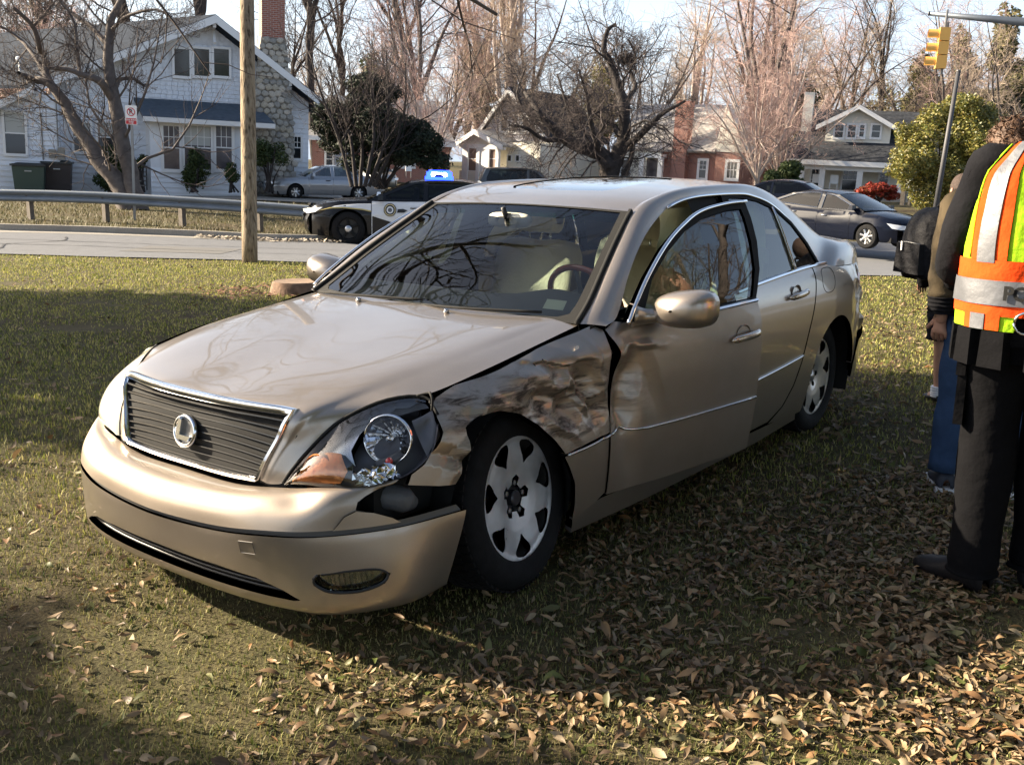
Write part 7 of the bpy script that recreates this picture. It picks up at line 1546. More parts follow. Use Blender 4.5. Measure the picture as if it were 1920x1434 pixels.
    # floor and black insides
    MB().box2((xf-.25, -hw*.86, .2), (xr+.25, hw*.86, .34)).box2((x0+.3, -hw*.8, .34), (x3-.1, hw*.8, .72)).box2((xf-.3, -hw*.5, .3), (xr+.3, hw*.5, .62)).build('underbody', M['gap'], e)
    for cx, cy in ((x0-1.0, .38), (x0-1.0, -.38), (x0-1.85, 0)): MB().box((cx, cy, .82), (.16, .46 if cy else 1.1, .60), taper=.8).box((cx-.03, cy, 1.18), (.1, .26, .16)).build('seat', S.get('seatm') or M['dash'], e)
    # wheels
    for cx in (0, -wb):
        for s in (1, -1):
            w = MB(); w.lathe([(wr*.62, .10), (wr*.66, .112), (wr*.88, .112), (wr*.97, .09), (wr, .06), (wr, -.06), (wr*.95, -.1), (wr*.6, -.1)], ax=1, k=36); v = np.concatenate(w.V)*[1, s, 1]+[cx, (hw-.135)*s, wr]; t = mk('wheel', v, w.F, M['rubber'], e, True, sharp=35)
            r_ = MB(); r_.lathe([(wr*.655, .105), (wr*.60, .085), (wr*.56, .03), (.04, .02)], ax=1, k=30); v = np.concatenate(r_.V)*[1, s, 1]+[cx, (hw-.135)*s, wr]; mk('rim', v, r_.F, S['rimback'] if 'rimback' in S else M['steel'], t, True, sharp=35)
            sp = MB()
            for k in range(S.get('sp', 7)):
                a_ = 2*math.pi*k/S.get('sp', 7)+.2; q0, q1 = np.array([.03*math.cos(a_), .075, .03*math.sin(a_)]), np.array([wr*.6*math.cos(a_), .085, wr*.6*math.sin(a_)]); sp.tube([q0, (q0+q1)/2, q1], [.035, .026, .032], 5)
            sp.lathe([(.065, .06), (.06, .105), (.03, .118), (.001, .12)], ax=1, k=16); v = np.concatenate(sp.V)*[1, s, 1]+[cx, (hw-.135)*s, wr]; mk('spokes', v, sp.F, S.get('rimm') or M['alloy2'], t, True, sharp=35)
            if S.get('capm'): l = MB().lathe([(.075, .11), (.06, .13), (.001, .138)], ax=1, k=16); v = np.concatenate(l.V)*[1, s, 1]+[cx, (hw-.135)*s, wr]; mk('hub_cap', v, l.F, S['capm'], t, True)
        G_ = [[(cx+rr*math.cos(a_), yy*hw, wr+rr*math.sin(a_)) for a_ in np.linspace(-.2, math.pi+.2, 18)] for rr, yy in ((wr+.055, .955), (wr+.055, .4), (.02, .4))]
        for s in (1, -1): grid('wheel_well', np.array(G_)*[1, s, 1], M['gap'], e)
    return e, Sd, zt
blackp = mat('black_paint', (.006, .006, .007), .25, coat=.35, spec=.3); whitep = mat('white_paint', (.70, .71, .72), .35, coat=1); silver = paintmat('silver_paint', (.36, .36, .37), .35, .75); navy = mat('blue_black_paint', (.004, .006, .014), .22, coat=.12, spec=.2); greyp = paintmat('dark_grey_paint', (.05, .055, .06), .35, .5); tanp = paintmat('light_grey_paint', (.30, .30, .29), .35, .7)
SED = dict(wb=2.85, w=1.86, xf=.93, xr=1.1, wr=.335, top=[(.93, .66), (.7, .80), (.2, .90), (-.45, .98), (-1.2, .96), (-2.4, .99), (-3.2, 1.02), (-3.95, 1.0)], cuts=[.80, -.55, -1.62, -2.62, -3.90], ws=((-.40, .99), (-1.25, 1.40)), roof=[(-1.7, 1.47), (-2.3, 1.47)], rw=((-2.75, 1.40), (-3.45, 1.04)))
# police car
S = dict(SED, wb=3.0, w=1.90, xf=.92, xr=1.15, wr=.37, top=[(.92, .74), (.7, .86), (.2, .95), (-.5, .99), (-1.2, .98), (-2.4, 1.02), (-3.3, 1.06), (-4.15, 1.03)], cuts=[.80, -.50, -1.66, -2.72, -4.08], ws=((-.42, 1.0), (-1.30, 1.38)), roof=[(-1.8, 1.45), (-2.4, 1.45)], rw=((-2.85, 1.39), (-3.6, 1.10)), rimm=M['gap'], rimback=M['black'], capm=M['alloy2'], hz=(.68, .80), mirm=blackp, sp=5)
pc, PSd, pzt = vehicle('black and white police sedan with lit blue roof light beyond the road', 'police car', 'police_car', 660, 455, 23.0, 184, S, blackp, doors=whitep)
# beltline sweep of white and gold on the fender
def decal(S_, e, pts, m, name, s=1, off=.006, sp=.05): return panel(name, pts, lambda p: S_(p)+[0, off*s, 0], sp, m, e, flange=0, center=None)
sf = PSd(1)
decal(sf, pc, [(.42, .80), (.1, .82), (-.2, .80), (-.49, .76), (-.49, .92), (-.2, .91), (.1, .885), (.3, .85)], whitep, 'white_sweep')
decal(sf, pc, [(.66, .735), (.4, .795), (.1, .81), (-.3, .785), (-.49, .75), (-.49, .775), (-.3, .81), (.1, .835), (.4, .82)], mat('gold_stripe', (.50, .40, .14), .4), 'gold_stripe', off=.011)
decal(sf, pc, [(-.52, .22), (-1.6, .22), (-2.6, .22), (-2.6, .50), (-1.6, .50), (-1.0, .52), (-.52, .66)], blackp, 'black_door_base', off=.006)
bc = (-.90, .80)
for R_, m_, o_ in ((.135, M['black'], .012), (.118, mat('badge_gold', (.62, .52, .28), .4), .016), (.10, M['black'], .020), (.072, M['white'], .024), (.045, M['steel'], .028)):
    decal(sf, pc, [(bc[0]+R_*math.cos(a)*(1+.04*(k % 2)), bc[1]+R_*1.05*math.sin(a)) for k, a in enumerate(np.linspace(0, 2*math.pi, 20, endpoint=False))], m_, 'door_badge', off=o_, sp=.1)
decal(sf, pc, [(bc[0]-.15, bc[1]-.055), (bc[0]-.17, bc[1]+.02), (bc[0]-.28, bc[1]+.03), (bc[0]-.38, bc[1]+.0), (bc[0]-.30, bc[1]-.05)], M['black'], 'door_lettering', off=.012, sp=.1)
mb = MB(); mb.box((-1.95, 0, 1.51), (.26, 1.1, .04), taper=.9).build('lightbar_base', M['black'], pc, sharp=30)
lit = mat('blue_flasher_glow', (.02, .03, .5), .2, emit=(.01, .035, 1.), es=3.5); core_ = mat('flasher_core', (.8, .85, 1), .2, emit=(.55, .66, 1.), es=14)
for y in (-.5, .5):
    o = MB().box((-1.95, y*.8, 1.555), (.22, .36, .06), taper=.85).build('blue_lamp', M.setdefault('bluelens', mat('blue_lens', (.01, .02, .25), .15, coat=1)), pc, sharp=30)
for x in (-1.86, -2.04): 
    v = MB().lathe([(.001, -.085), (.05, -.07), (.062, 0), (.05, .07), (.001, .085)], ax=0, k=14).xf(lambda v, x=x: v+[x, .50, 1.575]); v.build('lit_flasher', core_, pc, True)
MB().box((-1.95, .50, 1.50), (.62, .14, .07)).box((-1.95, .50, 1.645), (.46, .12, .05)).box((-1.95, .46, 1.575), (.56, .1, .12)).build('flasher_glow', lit, pc)  # emissive blue blocks stand in for the glow around the lit cores
MB().box((-1.0+.36, .62, 1.12), (.10, .12, .10), taper=.7).build('spotlight', M['chrome'], pc, sharp=30)
# dark sedan on the right, facing
S = dict(SED, wb=2.8, w=1.84, xf=.95, xr=1.05, wr=.33, top=[(.95, .68), (.75, .80), (.2, .92), (-.35, .98), (-1.2, .95), (-2.4, 1.02), (-3.2, 1.08), (-3.9, 1.04)], cuts=[.82, -.55, -1.62, -2.62, -3.84], ws=((-.20, 1.0), (-1.15, 1.40)), roof=[(-1.6, 1.47), (-2.2, 1.46)], rw=((-2.65, 1.40), (-3.5, 1.09)), gr=(.50, .70, .50), chrome=True, hand=M['brightwork'])
so, sS, _ = vehicle('blue-black sedan with chrome grille facing right on the road', 'car', 'sedan', 1656, 465, 28.0, -52, S, navy)
el = MB(); a = np.linspace(0, 2*math.pi, 21); xn = .95+.10+.035
el.tube([(xn, .085*math.cos(t), .62+.045*math.sin(t)) for t in a], .007, 5); 
for y in (-.03, .03): el.tube([(xn, y-.01, .59), (xn, y+.015, .65)], .007, 5)
el.tube([(xn, -.03, .615), (xn, .04, .625)], .006, 5); el.build('grille_badge', M['chrome'], so, True)
vehicle('dark blue sedan mostly hidden behind the gold car trunk', 'car', 'sedan', 1372, 410, 38, 150, SED, navy)
# silver sedan by the left house
S = dict(SED, wb=2.66, w=1.77, xf=.98, xr=1.2, wr=.31, top=[(.98, .72), (.8, .80), (.2, .86), (-.5, .93), (-1.2, .93), (-2.4, .94), (-3.2, .95), (-3.86, .91)], cuts=[.85, -.55, -1.58, -2.5, -3.80], ws=((-.45, .95), (-1.15, 1.33)), roof=[(-1.6, 1.38), (-2.2, 1.38)], rw=((-2.55, 1.34), (-2.95, .98)), chrome=True, hz=(.62, .72))
vehicle('old silver four-door sedan parked in the driveway beside the white left house', 'car', 'sedan', 545, 373, 42.0, 206, S, silver, glass=glassmat('pale_side_glass', (.35, .42, .42), boost=.10))
S3 = dict(SED, chrome=False); vehicle('light grey car parked under the dark evergreen, facing the road', 'car', 'sedan', 712, 356, 56, -70, S3, tanp)
SUV = dict(SED, w=1.95, wb=2.95, xf=.9, xr=1.05, wr=.38, top=[(.9, .85), (.7, 1.0), (.2, 1.08), (-.5, 1.13), (-1.2, 1.12), (-2.4, 1.14), (-3.2, 1.15), (-3.98, 1.13)], cuts=[.80, -.60, -1.66, -2.7, -3.92], ws=((-.45, 1.14), (-1.15, 1.70)), roof=[(-1.7, 1.80), (-2.9, 1.80)], rw=((-3.7, 1.74), (-3.95, 1.18)), tw=.74)
vehicle('dark grey wagon with only its roof showing above the gold car', 'sport utility vehicle', 'parked_van', 1048, 388, 50, 6, SUV, greyp)
# ================================================================== people
def skin(name, verts, edges, radii, m, parent, root=0, sub=2, xf=None):
    me = bpy.data.meshes.new(name); V = [tuple(v) for v in verts]; me.from_pydata(V, edges, []); me.update(); o = bpy.data.objects.new(name, me); COL.objects.link(o)
    md = o.modifiers.new('skin', 'SKIN'); md.use_smooth_shade = True; sv = me.skin_vertices[0].data
    for i, r in enumerate(radii): sv[i].radius = (r, r) if np.ndim(r) == 0 else tuple(r); sv[i].use_root = (i == root)
    s = o.modifiers.new('sub', 'SUBSURF'); s.levels = s.render_levels = sub
    dg = bpy.context.evaluated_depsgraph_get(); m2 = bpy.data.meshes.new_from_object(o.evaluated_get(dg)); bpy.data.objects.remove(o)
    n = bpy.data.objects.new(name, m2); COL.objects.link(n); m2.materials.clear(); m2.materials.append(m); n.parent = parent; m2.polygons.foreach_set('use_smooth', [True]*len(m2.polygons)); return n
def clothmat(name, col, rough=.9, wr=.5, sc=5, sheen=0, col2=None, noise=.12): 
    return mat(name, col, rough, spec=.08, noise=noise, scale=sc*2, bump=wr, bscale=sc, bdist=.05, sheen=sheen, col2=col2)
M['skin'] = mat('skin', (.50, .27, .18), .5, noise=.1, scale=20); M['hair'] = mat('brown_hair', (.10, .05, .025), .6, noise=.5, scale=30, bump=.8, bscale=60); M['hair_d'] = mat('short_dark_hair', (.05, .03, .022), .8, noise=.3, scale=60, bump=.5, bscale=120)
M['blackcloth'] = clothmat('black_cloth', (.010, .010, .012), wr=.4, sc=9); M['trouser'] = clothmat('black_trousers', (.005, .005, .006), wr=.4, sc=7); M['jean'] = clothmat('blue_denim', (.035, .065, .13), wr=.4, sc=8); M['boot'] = mat('black_boot', (.010, .009, .010), .5, bump=.2, spec=.25)
M['orange'] = clothmat('orange_vest', (.80, .075, .012), wr=.6, sc=6); M['lime'] = clothmat('lime_mesh_vest', (.33, .58, .02), wr=.6, sc=8); M['silvertape'] = mat('silver_tape', (.16, .165, .18), .45, .4, bump=.3, bscale=12, bdist=.02)
M['camo'] = mat('camouflage_cloth', (.085, .065, .04), .9, spec=.1, noise=1, scale=9, col2=(.016, .014, .011), bump=.4, bscale=9, bdist=.03); M['shorts'] = clothmat('dark_shorts', (.012, .013, .02)); M['sock'] = mat('white_sock', (.75, .76, .8), .9)
def person(px, py, D, face, label):
    """local frame: +x is the way the person faces, z plumb"""
    b = at(px, py, D); a = rad(face); X = RGT*math.cos(a)+FWD*math.sin(a); Z = np.array([0, 0, 1.]); X -= Z*(X@Z); X /= np.linalg.norm(X); Y = np.cross(Z, X); b[2] = 0
    return empty('person', label, 'person', mat=Matrix(((X[0], Y[0], Z[0], b[0]), (X[1], Y[1], Z[1], b[1]), (X[2], Y[2], Z[2], b[2]), (0, 0, 0, 1))))
def body(e, h=1.8, arms=((.18, .36), (.18, .36)), mskin=None, sh=.21, legx=(0, 0), stance=.12, armpts=None, torso=1.):
    k = h/1.8; t = torso
    V = [(0, 0, .98), (0, 0, 1.10), (0, 0, 1.25), (0, 0, 1.40), (.0, 0, 1.50), (.015, 0, 1.57), (.03, 0, 1.66)]; R = [(.15*t, .12*t), (.155*t, .115*t), (.165*t, .12*t), (.16, .11), (.075, .07), (.058, .06), (.075, .085)]; Eg = [(0, 1), (1, 2), (2, 3), (3, 4), (4, 5), (5, 6)]
    for s, ap in zip((1, -1), armpts or (None, None)):
        n = len(V); P = ap or [(.0, sh*s, 1.44), (-.02, (sh+.07)*s, 1.14), (.05, (sh+.09)*s, .88), (.06, (sh+.09)*s, .80)]; V += P; R += [.062, .048, .034, .030]; Eg += [(3, n), (n, n+1), (n+1, n+2), (n+2, n+3)]
    for s, lx in zip((1, -1), legx):
        n = len(V); V += [(0, .095*s, .92), (lx*.5+.01, stance*s, .52), (lx, (stance+.01)*s, .12), (lx, (stance+.01)*s, .06), (lx+.12, (stance+.03)*s, .035)]; R += [.10, .068, .046, .045, .035]; Eg += [(0, n), (n, n+1), (n+1, n+2), (n+2, n+3), (n+3, n+4)]
    o = skin('body', np.array(V)*k, Eg, [tuple(np.array(r)*k) if np.ndim(r) else r*k for r in R], mskin or M['skin'], e); return o
def hand(e, wrist, dirv, palmn, k=1., m=None, curl=.6):
    w = np.array(wrist, float); d = np.array(dirv, float); d /= np.linalg.norm(d); n = np.array(palmn, float); n -= d*(n@d); n /= np.linalg.norm(n); s = np.cross(d, n); V = [w-d*.03, w+d*.03, w+d*.07]; R = [.026, (.030, .018), (.034, .016)]; Eg = [(0, 1), (1, 2)]
    for i, (o_, L) in enumerate(((-.030, .070), (-.010, .080), (.010, .074), (.028, .058))):
        q = w+d*.085+s*o_; a = len(V); v = d.copy(); V.append(q); R.append(.0105); Eg.append((2, a))
        for j in range(3): v = v*math.cos(curl*.8)+n*math.sin(curl*.8); v /= np.linalg.norm(v); q = q+v*L*.36; V.append(q); R.append(.0095-.001*j); Eg.append((a+j, a+j+1))
    a = len(V); q = w+d*.03-s*.028; V.append(q); R.append(.012); Eg.append((1, a)); v = d*.7-s*.6+n*.4; v /= np.linalg.norm(v)
    for j in range(2): q = q+v*.034; V.append(q); R.append(.011-.001*j); Eg.append((a+j, a+j+1)); v = v+n*.3; v /= np.linalg.norm(v)
    return skin('hand', V, Eg, [r if np.ndim(r) else (r, r) for r in R], m or M['skin'], e, sub=1)
def ell(c, r, n=16, m=12, fn=None):
    G = []
    for i in range(m+1):
        p = math.pi*i/m; G.append([np.array(c)+np.array([r[0]*math.sin(p)*math.cos(t), r[1]*math.sin(p)*math.sin(t), r[2]*math.cos(p)]) for t in np.linspace(0, 2*math.pi, n, endpoint=False)])
    G = np.array(G); return G if fn is None else fn(G)
def head(e, c, k=1., hairm=None, curly=False, short=True):
    """face towards +x: eyes, nose, mouth, ears, hair"""
    c = np.array(c, float)
    def fn(G):
        q = (G-c)/k; z = q[..., 2]; x = q[..., 0]; y = q[..., 1]; J = np.interp(z, [-.13, -.09, -.03, .12], [.55, .78, .97, 1.0]); y2 = y*J; x2 = x*np.interp(z, [-.13, -.06, .02, .13], [.80, .93, 1.0, 1.0])+np.interp(z, [-.13, -.08, 0], [.02, .012, 0])
        x2 = x2+.016*np.exp(-(y/.014)**2-((z+.02)/.028)**2)*(x > 0)+.006*np.exp(-(y/.03)**2-((z+.062)/.012)**2)*(x > 0)-.008*np.exp(-((np.abs(y)-.032)/.014)**2-((z-.012)/.012)**2)*(x > 0)+.004*np.exp(-(y/.05)**2-((z-.032)/.01)**2)*(x > 0)
        return c+np.stack([x2, y2, z], -1)*k
    o = grid('head', ell(c, (.098*k, .076*k, .125*k), 32, 24, fn), M['skin'], e, close=True)
    for s in (1, -1):
        grid('eye', ell(c+np.array([.078, .031*s, .010])*k, (.012*k, .013*k, .011*k), 10, 8), M['white'], o, close=True); grid('iris', ell(c+np.array([.0875, .031*s, .010])*k, (.004*k, .0055*k, .0055*k), 8, 6), M['gap'], o, close=True)
        MB().tube(c+np.array([(-.005, .074*s, .028), (-.024, .086*s, .026), (-.028, .087*s, .002), (-.014, .078*s, -.030), (-.002, .074*s, -.026)])*k, [.006*k, .009*k, .010*k, .008*k, .005*k], 8).build('ear', M['skin'], o, True)
        MB().tube(c+np.array([(.086, .018*s, .034), (.084, .035*s, .038), (.070, .048*s, .034)])*k, .0035*k, 5).build('eyebrow', M['hair_d'], o, True)
    MB().tube(c+np.array([(.088, -.022, -.062), (.094, 0, -.060), (.088, .022, -.062)])*k, [.003*k, .005*k, .003*k], 6).build('mouth', mat('lips', (.40, .15, .12), .5), o, True)
    G = ell(c+np.array([-.012, 0, .018])*k, (.101*k, .083*k, .122*k), 28, 18); keep = []
    if curly: G = G+(_rs.rand(*G.shape)-.5)*.022*k; G = c+(G-c)*1.06
    V = G.reshape(-1, 3); F = []
    for i in range(18):
        for j in range(28):
            q = (V[[i*28+j, i*28+(j+1) % 28, (i+1)*28+(j+1) % 28, (i+1)*28+j]].mean(0)-c)/k
            if q[2] > .055 or (q[0] < -.01 and q[2] > (-.075 if curly else -.035)) or (q[0] < .03 and q[2] > .02): F.append((i*28+j, i*28+(j+1) % 28, (i+1)*28+(j+1) % 28, (i+1)*28+j))
    h = mk('hair', V, F, hairm or M['hair_d'], e, True)
    if curly:
        rg = np.random.RandomState(3); mb = Branches()
        for i in range(420):
            a = rg.normal(0, 1, 3); a /= np.linalg.norm(a)
            if a[2] < -.35 or (a[0] > .35 and a[2] < .45): continue
            p = c+np.array([-.012, 0, .018])*k+a*[.102, .086, .124]*np.array(k); pts = [p]; v = a+rg.normal(0, .5, 3)
            for j in range(4): v = v+rg.normal(0, .6, 3)-a*.2; v /= np.linalg.norm(v); pts.append(pts[-1]+v*.012)
            mb.add(np.array(pts), np.linspace(.0035, .0012, 5), 4)
        mb.build('curls', hairm, h)
    return o
def sleeve(e, name, pts, rr, m, k=16, par=None):
    q = crs(pts, 22); r = np.interp(np.linspace(0, 1, 22), np.linspace(0, 1, len(rr)), rr); r = r*(1+.05*np.sin(np.linspace(0, 26, 22))+.03*_rs.rand(22)); return MB().tube(q, r, k).build(name, m, e, True)
def torso(e, name, rows, m, n=36, wr=.008, open_=False):
    """rows: (z, front/back radius, side radius, x offset)"""
    G = []
    R_ = np.array(rows); t = np.linspace(0, len(R_)-1, len(R_)*4); R_ = cr(R_, t)
    for i, (z, a, b, x) in enumerate(R_):
        G.append([(x+a*math.copysign(abs(math.cos(q))**.85, math.cos(q)), b*math.copysign(abs(math.sin(q))**.85, math.sin(q)), z) for q in np.linspace(0, 2*math.pi, n, endpoint=False)])
    G = np.array(G); G += ((vnoise(np.arange(len(G))[:, None]*.7+3, np.arange(n)[None]*.8)-.5)*wr)[..., None]*[1, 1, 0]; return grid(name, G, m, e, close=True)
def shoe(e, x, y, m, L=.30, w=.055, hgt_=.10, yaw=0., par=None):
    G = []
    for f, ww, hh in ((-.30, .35, .6), (-.28, .8, .9), (-.1, .95, 1.0), (.2, .9, .85), (.5, 1.05, .62), (.8, .95, .5), (.97, .55, .38), (1.0, .1, .2)):
        G.append([(x+(f*L*.72)*math.cos(yaw)-w*ww*math.cos(q)*math.sin(yaw), y+(f*L*.72)*math.sin(yaw)+w*ww*math.cos(q)*math.cos(yaw), max(.002, hgt_*hh*(.5+.5*math.sin(q)))) for q in np.linspace(0, 2*math.pi, 16, endpoint=False)])
    return grid('shoe', np.array(G), m, e, close=True)
# --- traffic officer, back to us at the right edge
D = 3.78; of = person(1877, 1098, D, 65, 'person seen from behind in black uniform and orange and lime safety vest')
armL = [(.0, .185, 1.44), (.04, .262, 1.17), (.26, .25, 1.06), (.32, .20, 1.05)]; armR = [(.0, -.225, 1.44), (.05, -.315, 1.16), (.22, -.22, 1.08), (.28, -.18, 1.07)]
body(of, 1.82, armpts=(armL, armR), legx=(-.02, .10), stance=.09)
of.matrix_world = of.matrix_world @ Matrix.Scale(1.05, 4)
K_ = 1.82/1.8
jk = torso(of, 'jacket', [(.98, .155, .195, 0), (1.05, .165, .205, 0), (1.20, .165, .205, 0), (1.35, .165, .215, 0), (1.45, .13, .205, 0), (1.53, .08, .12, 0), (1.57, .065, .07, .01)], M['blackcloth'])
for s, P in ((1, armL), (-1, armR)): sleeve(of, 'sleeve', [np.array(P[0])*K_+[0, -.05*s, .0]]+[np.array(q)*K_ for q in P[:3]], [.07, .078, .068, .060, .050], M['blackcloth'])
tr_ = MB()
tro = torso(of, 'trousers', [(.84, .15, .19, 0), (.95, .162, .20, 0), (1.06, .155, .19, 0)], M['trouser'])
for s, lx in ((1, -.02), (-1, .10)): sleeve(tro, 'trouser_leg', [(0, .095*s, 1.0), (.01, .10*s, .85), (lx*.5+.015, .095*s, .50), (lx, .10*s, .14), (lx, .10*s, .07)], [.105, .108, .092, .08, .086], M['trouser'])
for s, lx in ((1, -.02), (-1, .10)): shoe(of, lx, .105*s, M['boot'], .31, .058, .13, yaw=.95 if s > 0 else -.2)
# cargo pocket
MB().box((.0, .200, .70), (.15, .03, .19), taper=.95).box((.0, .206, .80), (.16, .03, .045)).build('cargo_pocket', M['trouser'], tro, sharp=40)
head(of, (.045, 0, 1.70), 1.04)
# duty belt with pouches and cuffs
bl_ = torso(of, 'duty_belt', [(.90, .175, .212, 0), (.91, .179, .216, 0), (.95, .179, .216, 0), (.96, .175, .212, 0)], M['trouser'], wr=0)
for a in (95, 122, 150, 185, 215): c, s = math.cos(rad(a)), math.sin(rad(a)); MB().box((.195*c, .225*s, .89), (.05, .085, .12), R=np.array(Matrix.Rotation(rad(a), 3, 'Z')), taper=.9).build('pouch', M['trouser'], bl_, sharp=40)
MB().tube([(-.20+.0*t, .03+.035*math.cos(t), .985+.035*math.sin(t)) for t in np.linspace(0, 6.28, 16)], .005, 6).build('cuff_ring', M['chrome'], bl_, True)
# vest: panels wrapped on a shell a little outside the jacket
VR = [(.95, .190, .238, 0), (1.04, .192, .242, 0), (1.16, .188, .238, 0), (1.32, .182, .230, 0), (1.45, .150, .212, 0), (1.535, .10, .15, 0), (1.58, .07, .10, .01)]
VRc = np.array(VR)
def SV(off=0.):
    def f(p):
        a, z = p[:, 0]*math.pi/180, p[:, 1]; R_ = cr(VRc, np.interp(z, VRc[:, 0], np.arange(len(VRc)))); ca, sa = np.cos(a), np.sin(a); w = (vnoise(p[:, 0]*.07+3, z*9)-.5)*.012
        return np.stack([R_[:, 3]+(R_[:, 1]+off+w)*np.sign(ca)*np.abs(ca)**.85, (R_[:, 2]+off+w)*np.sign(sa)*np.abs(sa)**.85, z], -1)
    return f
def SVk(off): g = SV(off); return lambda p: g(p*np.array([300., 1]))
def vp(name, pts, off, m, par=None): return panel(name, [(a/300, z) for a, z in pts], SVk(off), .018, m, par or of, flange=.004, center=(0, 0, 1.3))
def rect(a0, z0, a1, z1, n=8): return [(a0+(a1-a0)*i/n, z0) for i in range(n+1)]+[(a1+(a0-a1)*i/n, z1) for i in range(n+1)]
vest = vp('vest', [(100, 1.17), (100, 1.24), (112, 1.36), (122, 1.42), (128, 1.48), (134, 1.545), (150, 1.56), (180, 1.55), (210, 1.56), (226, 1.545), (232, 1.48), (238, 1.42), (248, 1.36), (262, 1.24), (262, 1.17)]+[(a, 1.17) for a in range(250, 108, -12)], .0, M['lime'])
for (a0, a1) in ((122, 158), (202, 238)):
    vp('orange_stripe', [(a0, 1.17), (a0-2, 1.30), (a0+1, 1.42), (a0+4, 1.50), (a0+6, 1.552), (a1-4, 1.555), (a1-2, 1.5), (a1, 1.42), (a1, 1.30), (a1, 1.17)], .005, M['orange'], vest)
    vp('silver_tape', [(a0+10, 1.17), (a0+9, 1.30), (a0+11, 1.42), (a0+13, 1.50), (a0+14, 1.554), (a1-9, 1.556), (a1-9, 1.50), (a1-9, 1.42), (a1-10, 1.30), (a1-9, 1.17)], .010, M['silvertape'], vest)
for a0, a1 in ((60, 180), (180, 300)): 
    vp('orange_band', rect(a0, 1.0, a1, 1.178), .008, M['orange'], vest); vp('silver_band', rect(a0, 1.035, a1, 1.115), .013, M['silvertape'], vest)
    vp('vest_skirt', rect(a0+12, .952, a1-12, 1.005), .004, M['lime'], vest)
for a0, a1 in ((122, 158), (202, 238)): vp('orange_stripe', rect(a0, .954, a1, 1.005), .009, M['orange'], vest); vp('silver_tape', rect(a0+10, .954, a1-12, 1.005), .012, M['silvertape'], vest)
q = SV(.0055)(np.array([(122-2.0, z) for z in np.linspace(1.18, 1.545, 14)])); MB().tube(q, .004, 5).build('lime_piping', M['lime'], vest, True)
# POLICE across the band
for i, ch in enumerate('POLICE'):
    a = 163+i*8.0; p = SV(.020)(np.array([[a, 1.075]]))[0]; ar = rad(a); n = np.array([math.cos(ar), math.sin(ar)*.9, 0]); n /= np.linalg.norm(n); t = np.array([n[1], -n[0], 0])*-1; Z = np.array([0, 0, 1.]); t = np.cross(Z, n)
    text(ch, .062, M['gap'], vest, None, bold=.0022, mat_=Matrix(((t[0], 0, n[0], p[0]), (t[1], 0, n[1], p[1]), (0, 1, 0, p[2]), (0, 0, 0, 1))))
hand(of, np.array(armL[3])*K_, (.9, -.4, .1), (0, -.4, -1)); hand(of, np.array(armR[3])*K_, (.9, .4, .1), (0, .4, -1))
# --- young man with curly hair behind the officer
m2 = person(1822, 915, 4.95, 78, 'person with curly brown hair, camouflage jacket and jeans standing beyond the officer')
aL = [(.0, .20, 1.40), (-.02, .235, 1.14), (-.02, .235, .90), (-.02, .235, .84)]
body(m2, 1.74, armpts=(aL, None), stance=.12); K2 = 1.74/1.8
torso(m2, 'jacket', [(.86, .16, .19, 0), (.95, .17, .20, 0), (1.12, .165, .20, 0), (1.30, .16, .215, 0), (1.40, .12, .21, 0), (1.47, .075, .11, 0), (1.50, .065, .07, .01)], M['camo'])
sleeve(m2, 'sleeve', [np.array(aL[0])*K2+[0, -.05, .01]]+[np.array(q)*K2 for q in aL[:2]]+[(np.array(aL[1])*.35+np.array(aL[2])*.65)*K2], [.07, .085, .072, .065], M['camo']); sleeve(m2, 'cuff', [(np.array(aL[1])*.35+np.array(aL[2])*.65)*K2, np.array(aL[2])*K2*[1, 1, 1.0]], [.068, .062], M['blackcloth'])
sleeve(m2, 'sleeve', [(0, -.16, 1.40), (0, -.22, 1.36), (0, -.28, 1.10), (.04, -.29, .88)], [.07, .08, .07, .06], M['camo'])
hand(m2, np.array(aL[2])*K2+[0, 0, -.01], (0.02, .0, -1), (.9, -.4, 0), curl=.75)
j2 = torso(m2, 'jeans', [(.80, .15, .185, 0), (.88, .155, .19, 0), (.93, .15, .18, 0)], M['jean'])
for s in (1, -1): sleeve(j2, 'jean_leg', [(0, .09*s, .90), (.01, .10*s, .78), (.01, .12*s, .46), (0, .13*s, .10)], [.10, .10, .08, .08], M['jean']); shoe(m2, 0, .13*s, mat('blue_black_shoe', (.02, .025, .04), .6), .29, .05, .11)
for s in (1, -1): MB().box((.06, .13*s, .012), (.29, .10, .022), taper=.97).build('shoe_sole', M['white'], m2, sharp=30)
head(m2, (.03, 0, 1.62), 1.0, hairm=M['hair'], curly=True)
# --- third person: shorts, bare legs, white socks, backpack
m3 = person(1784, 748, 6.85, 95, 'person in dark shorts with bare legs and white socks, farthest away')
aB = [(.0, .21, 1.42), (.0, .25, 1.16), (.14, .2, 1.0), (.2, .18, .96)]; aC = [(q[0], -q[1], q[2]) for q in aB]
m3.matrix_world = m3.matrix_world @ Matrix.Rotation(rad(-3), 4, 'X') @ Matrix.Diagonal((.86, .86, .86, 1))
body(m3, 1.74, armpts=(aB, aC), stance=.10)
torso(m3, 'hooded_top', [(.86, .15, .18, 0), (.95, .16, .19, 0), (1.15, .155, .19, 0), (1.30, .155, .21, 0), (1.40, .12, .20, 0), (1.47, .07, .11, 0), (1.5, .06, .07, .01)], M['blackcloth'])
for P in (aB, aC): sleeve(m3, 'sleeve', [np.array(q)*K2 for q in P], [.075, .07, .06, .05], M['blackcloth'])
s3 = torso(m3, 'shorts', [(.72, .155, .195, 0), (.85, .16, .195, 0), (.92, .15, .185, 0)], M['shorts'])
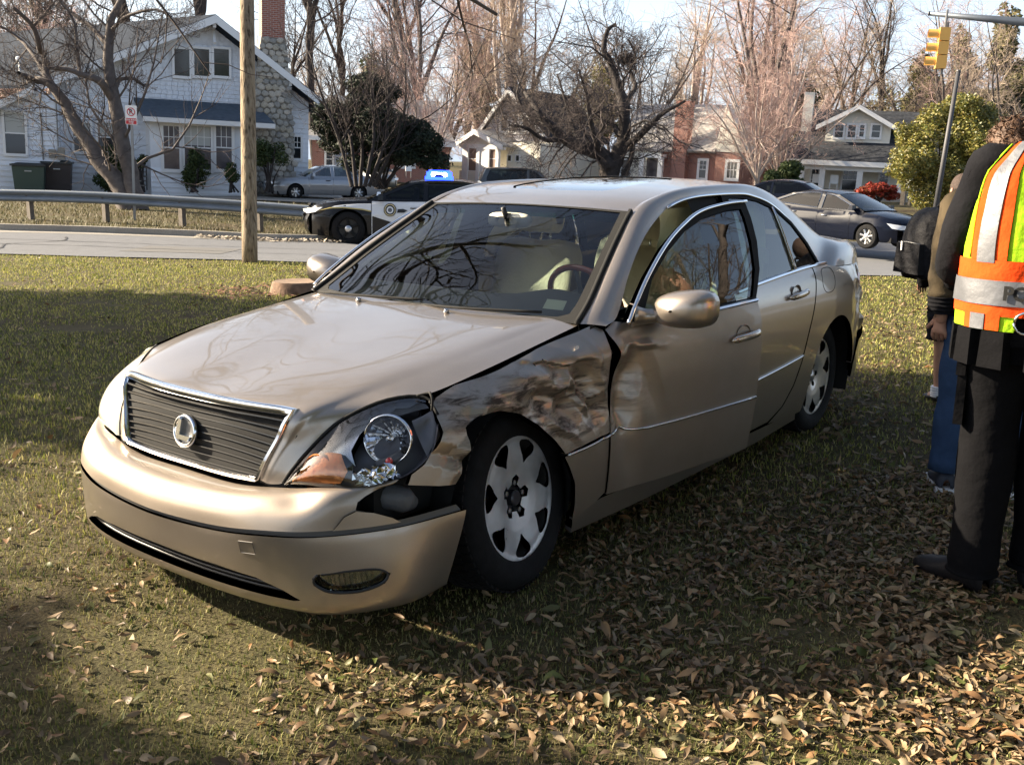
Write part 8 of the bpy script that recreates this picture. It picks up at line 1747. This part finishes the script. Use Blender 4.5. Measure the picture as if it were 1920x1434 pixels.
for s in (1, -1): sleeve(s3, 'shorts_leg', [(0, .09*s, .86), (.01, .10*s, .7), (.015, .11*s, .50)], [.105, .11, .10], M['shorts']); sleeve(m3, 'sock', [(0, .11*s, .13), (0, .11*s, .05)], [.056, .058], M['sock']); shoe(m3, 0, .11*s, M['boot'], .28, .05, .08)
head(m3, (.03, 0, 1.62), .98, hairm=M['hair_d'])
for s in (1, -1): hand(m3, np.array((aB if s > 0 else aC)[2])*K2+[.03, -.01*s, -.02], (.8, -.2*s, -.4), (-.3, 0, -1))
D = 6.3; bp_c = at(1742, 456, D); bp_c = np.array(bp_c); a = rad(15); X = RGT*math.cos(a)+FWD*math.sin(a); Y = np.cross([0, 0, 1.], X)
bk = empty('backpack', 'stuffed black backpack hanging behind the three people', 'backpack', mat=Matrix(((X[0], Y[0], 0, bp_c[0]), (X[1], Y[1], 0, bp_c[1]), (X[2], Y[2], 1, bp_c[2]), (0, 0, 0, 1))))
G = []
for z, a_, b_, x in ((-.24, .02, .03, 0), (-.235, .10, .14, 0), (-.20, .13, .165, 0), (-.05, .15, .175, 0), (.08, .14, .17, .01), (.17, .11, .15, .02), (.22, .07, .10, .04), (.235, .01, .02, .04)):
    G.append([(x+a_*math.copysign(abs(math.cos(q))**.7, math.cos(q)), b_*math.copysign(abs(math.sin(q))**.7, math.sin(q)), z) for q in np.linspace(0, 2*math.pi, 30, endpoint=False)])
bg_ = M.setdefault('packcloth', clothmat('backpack_nylon', (.013, .013, .015), .6, .7, 9)); G = tgrid(np.concatenate([np.array(G), np.array(G)[:, :1]], 1), 30, 61); G += ((vnoise(np.arange(30)[:, None]*.35, np.arange(61)[None]*.3)-.5)*.02)[..., None]; G[:, -1] = G[:, 0]; bk.scale = (.9, .95, .92); grid('bag', G, bg_, bk)
o = MB().box((-.13, .0, -.10), (.08, .26, .20), taper=.9).build('front_pocket', bg_, bk, sharp=60); MB().tube([(-.155, -.11, .0), (-.175, 0, .01), (-.155, .11, .0)], .005, 5).build('zip', M['steel'], o, True); MB().box((-.178, .05, -.02), (.006, .012, .06)).build('zip_pull', M['white'], o)
for s in (1, -1): MB().tube(crs([(.10, .10*s, .18), (.17, .11*s, .20), (.22, .11*s, .05), (.14, .12*s, -.18)], 14), .014, 6).build('shoulder_strap', bg_, bk, True)
MB().tube(crs([(.06, -.04, .22), (.07, 0, .27), (.06, .04, .22)], 8), .009, 6).build('grab_loop', bg_, bk, True)
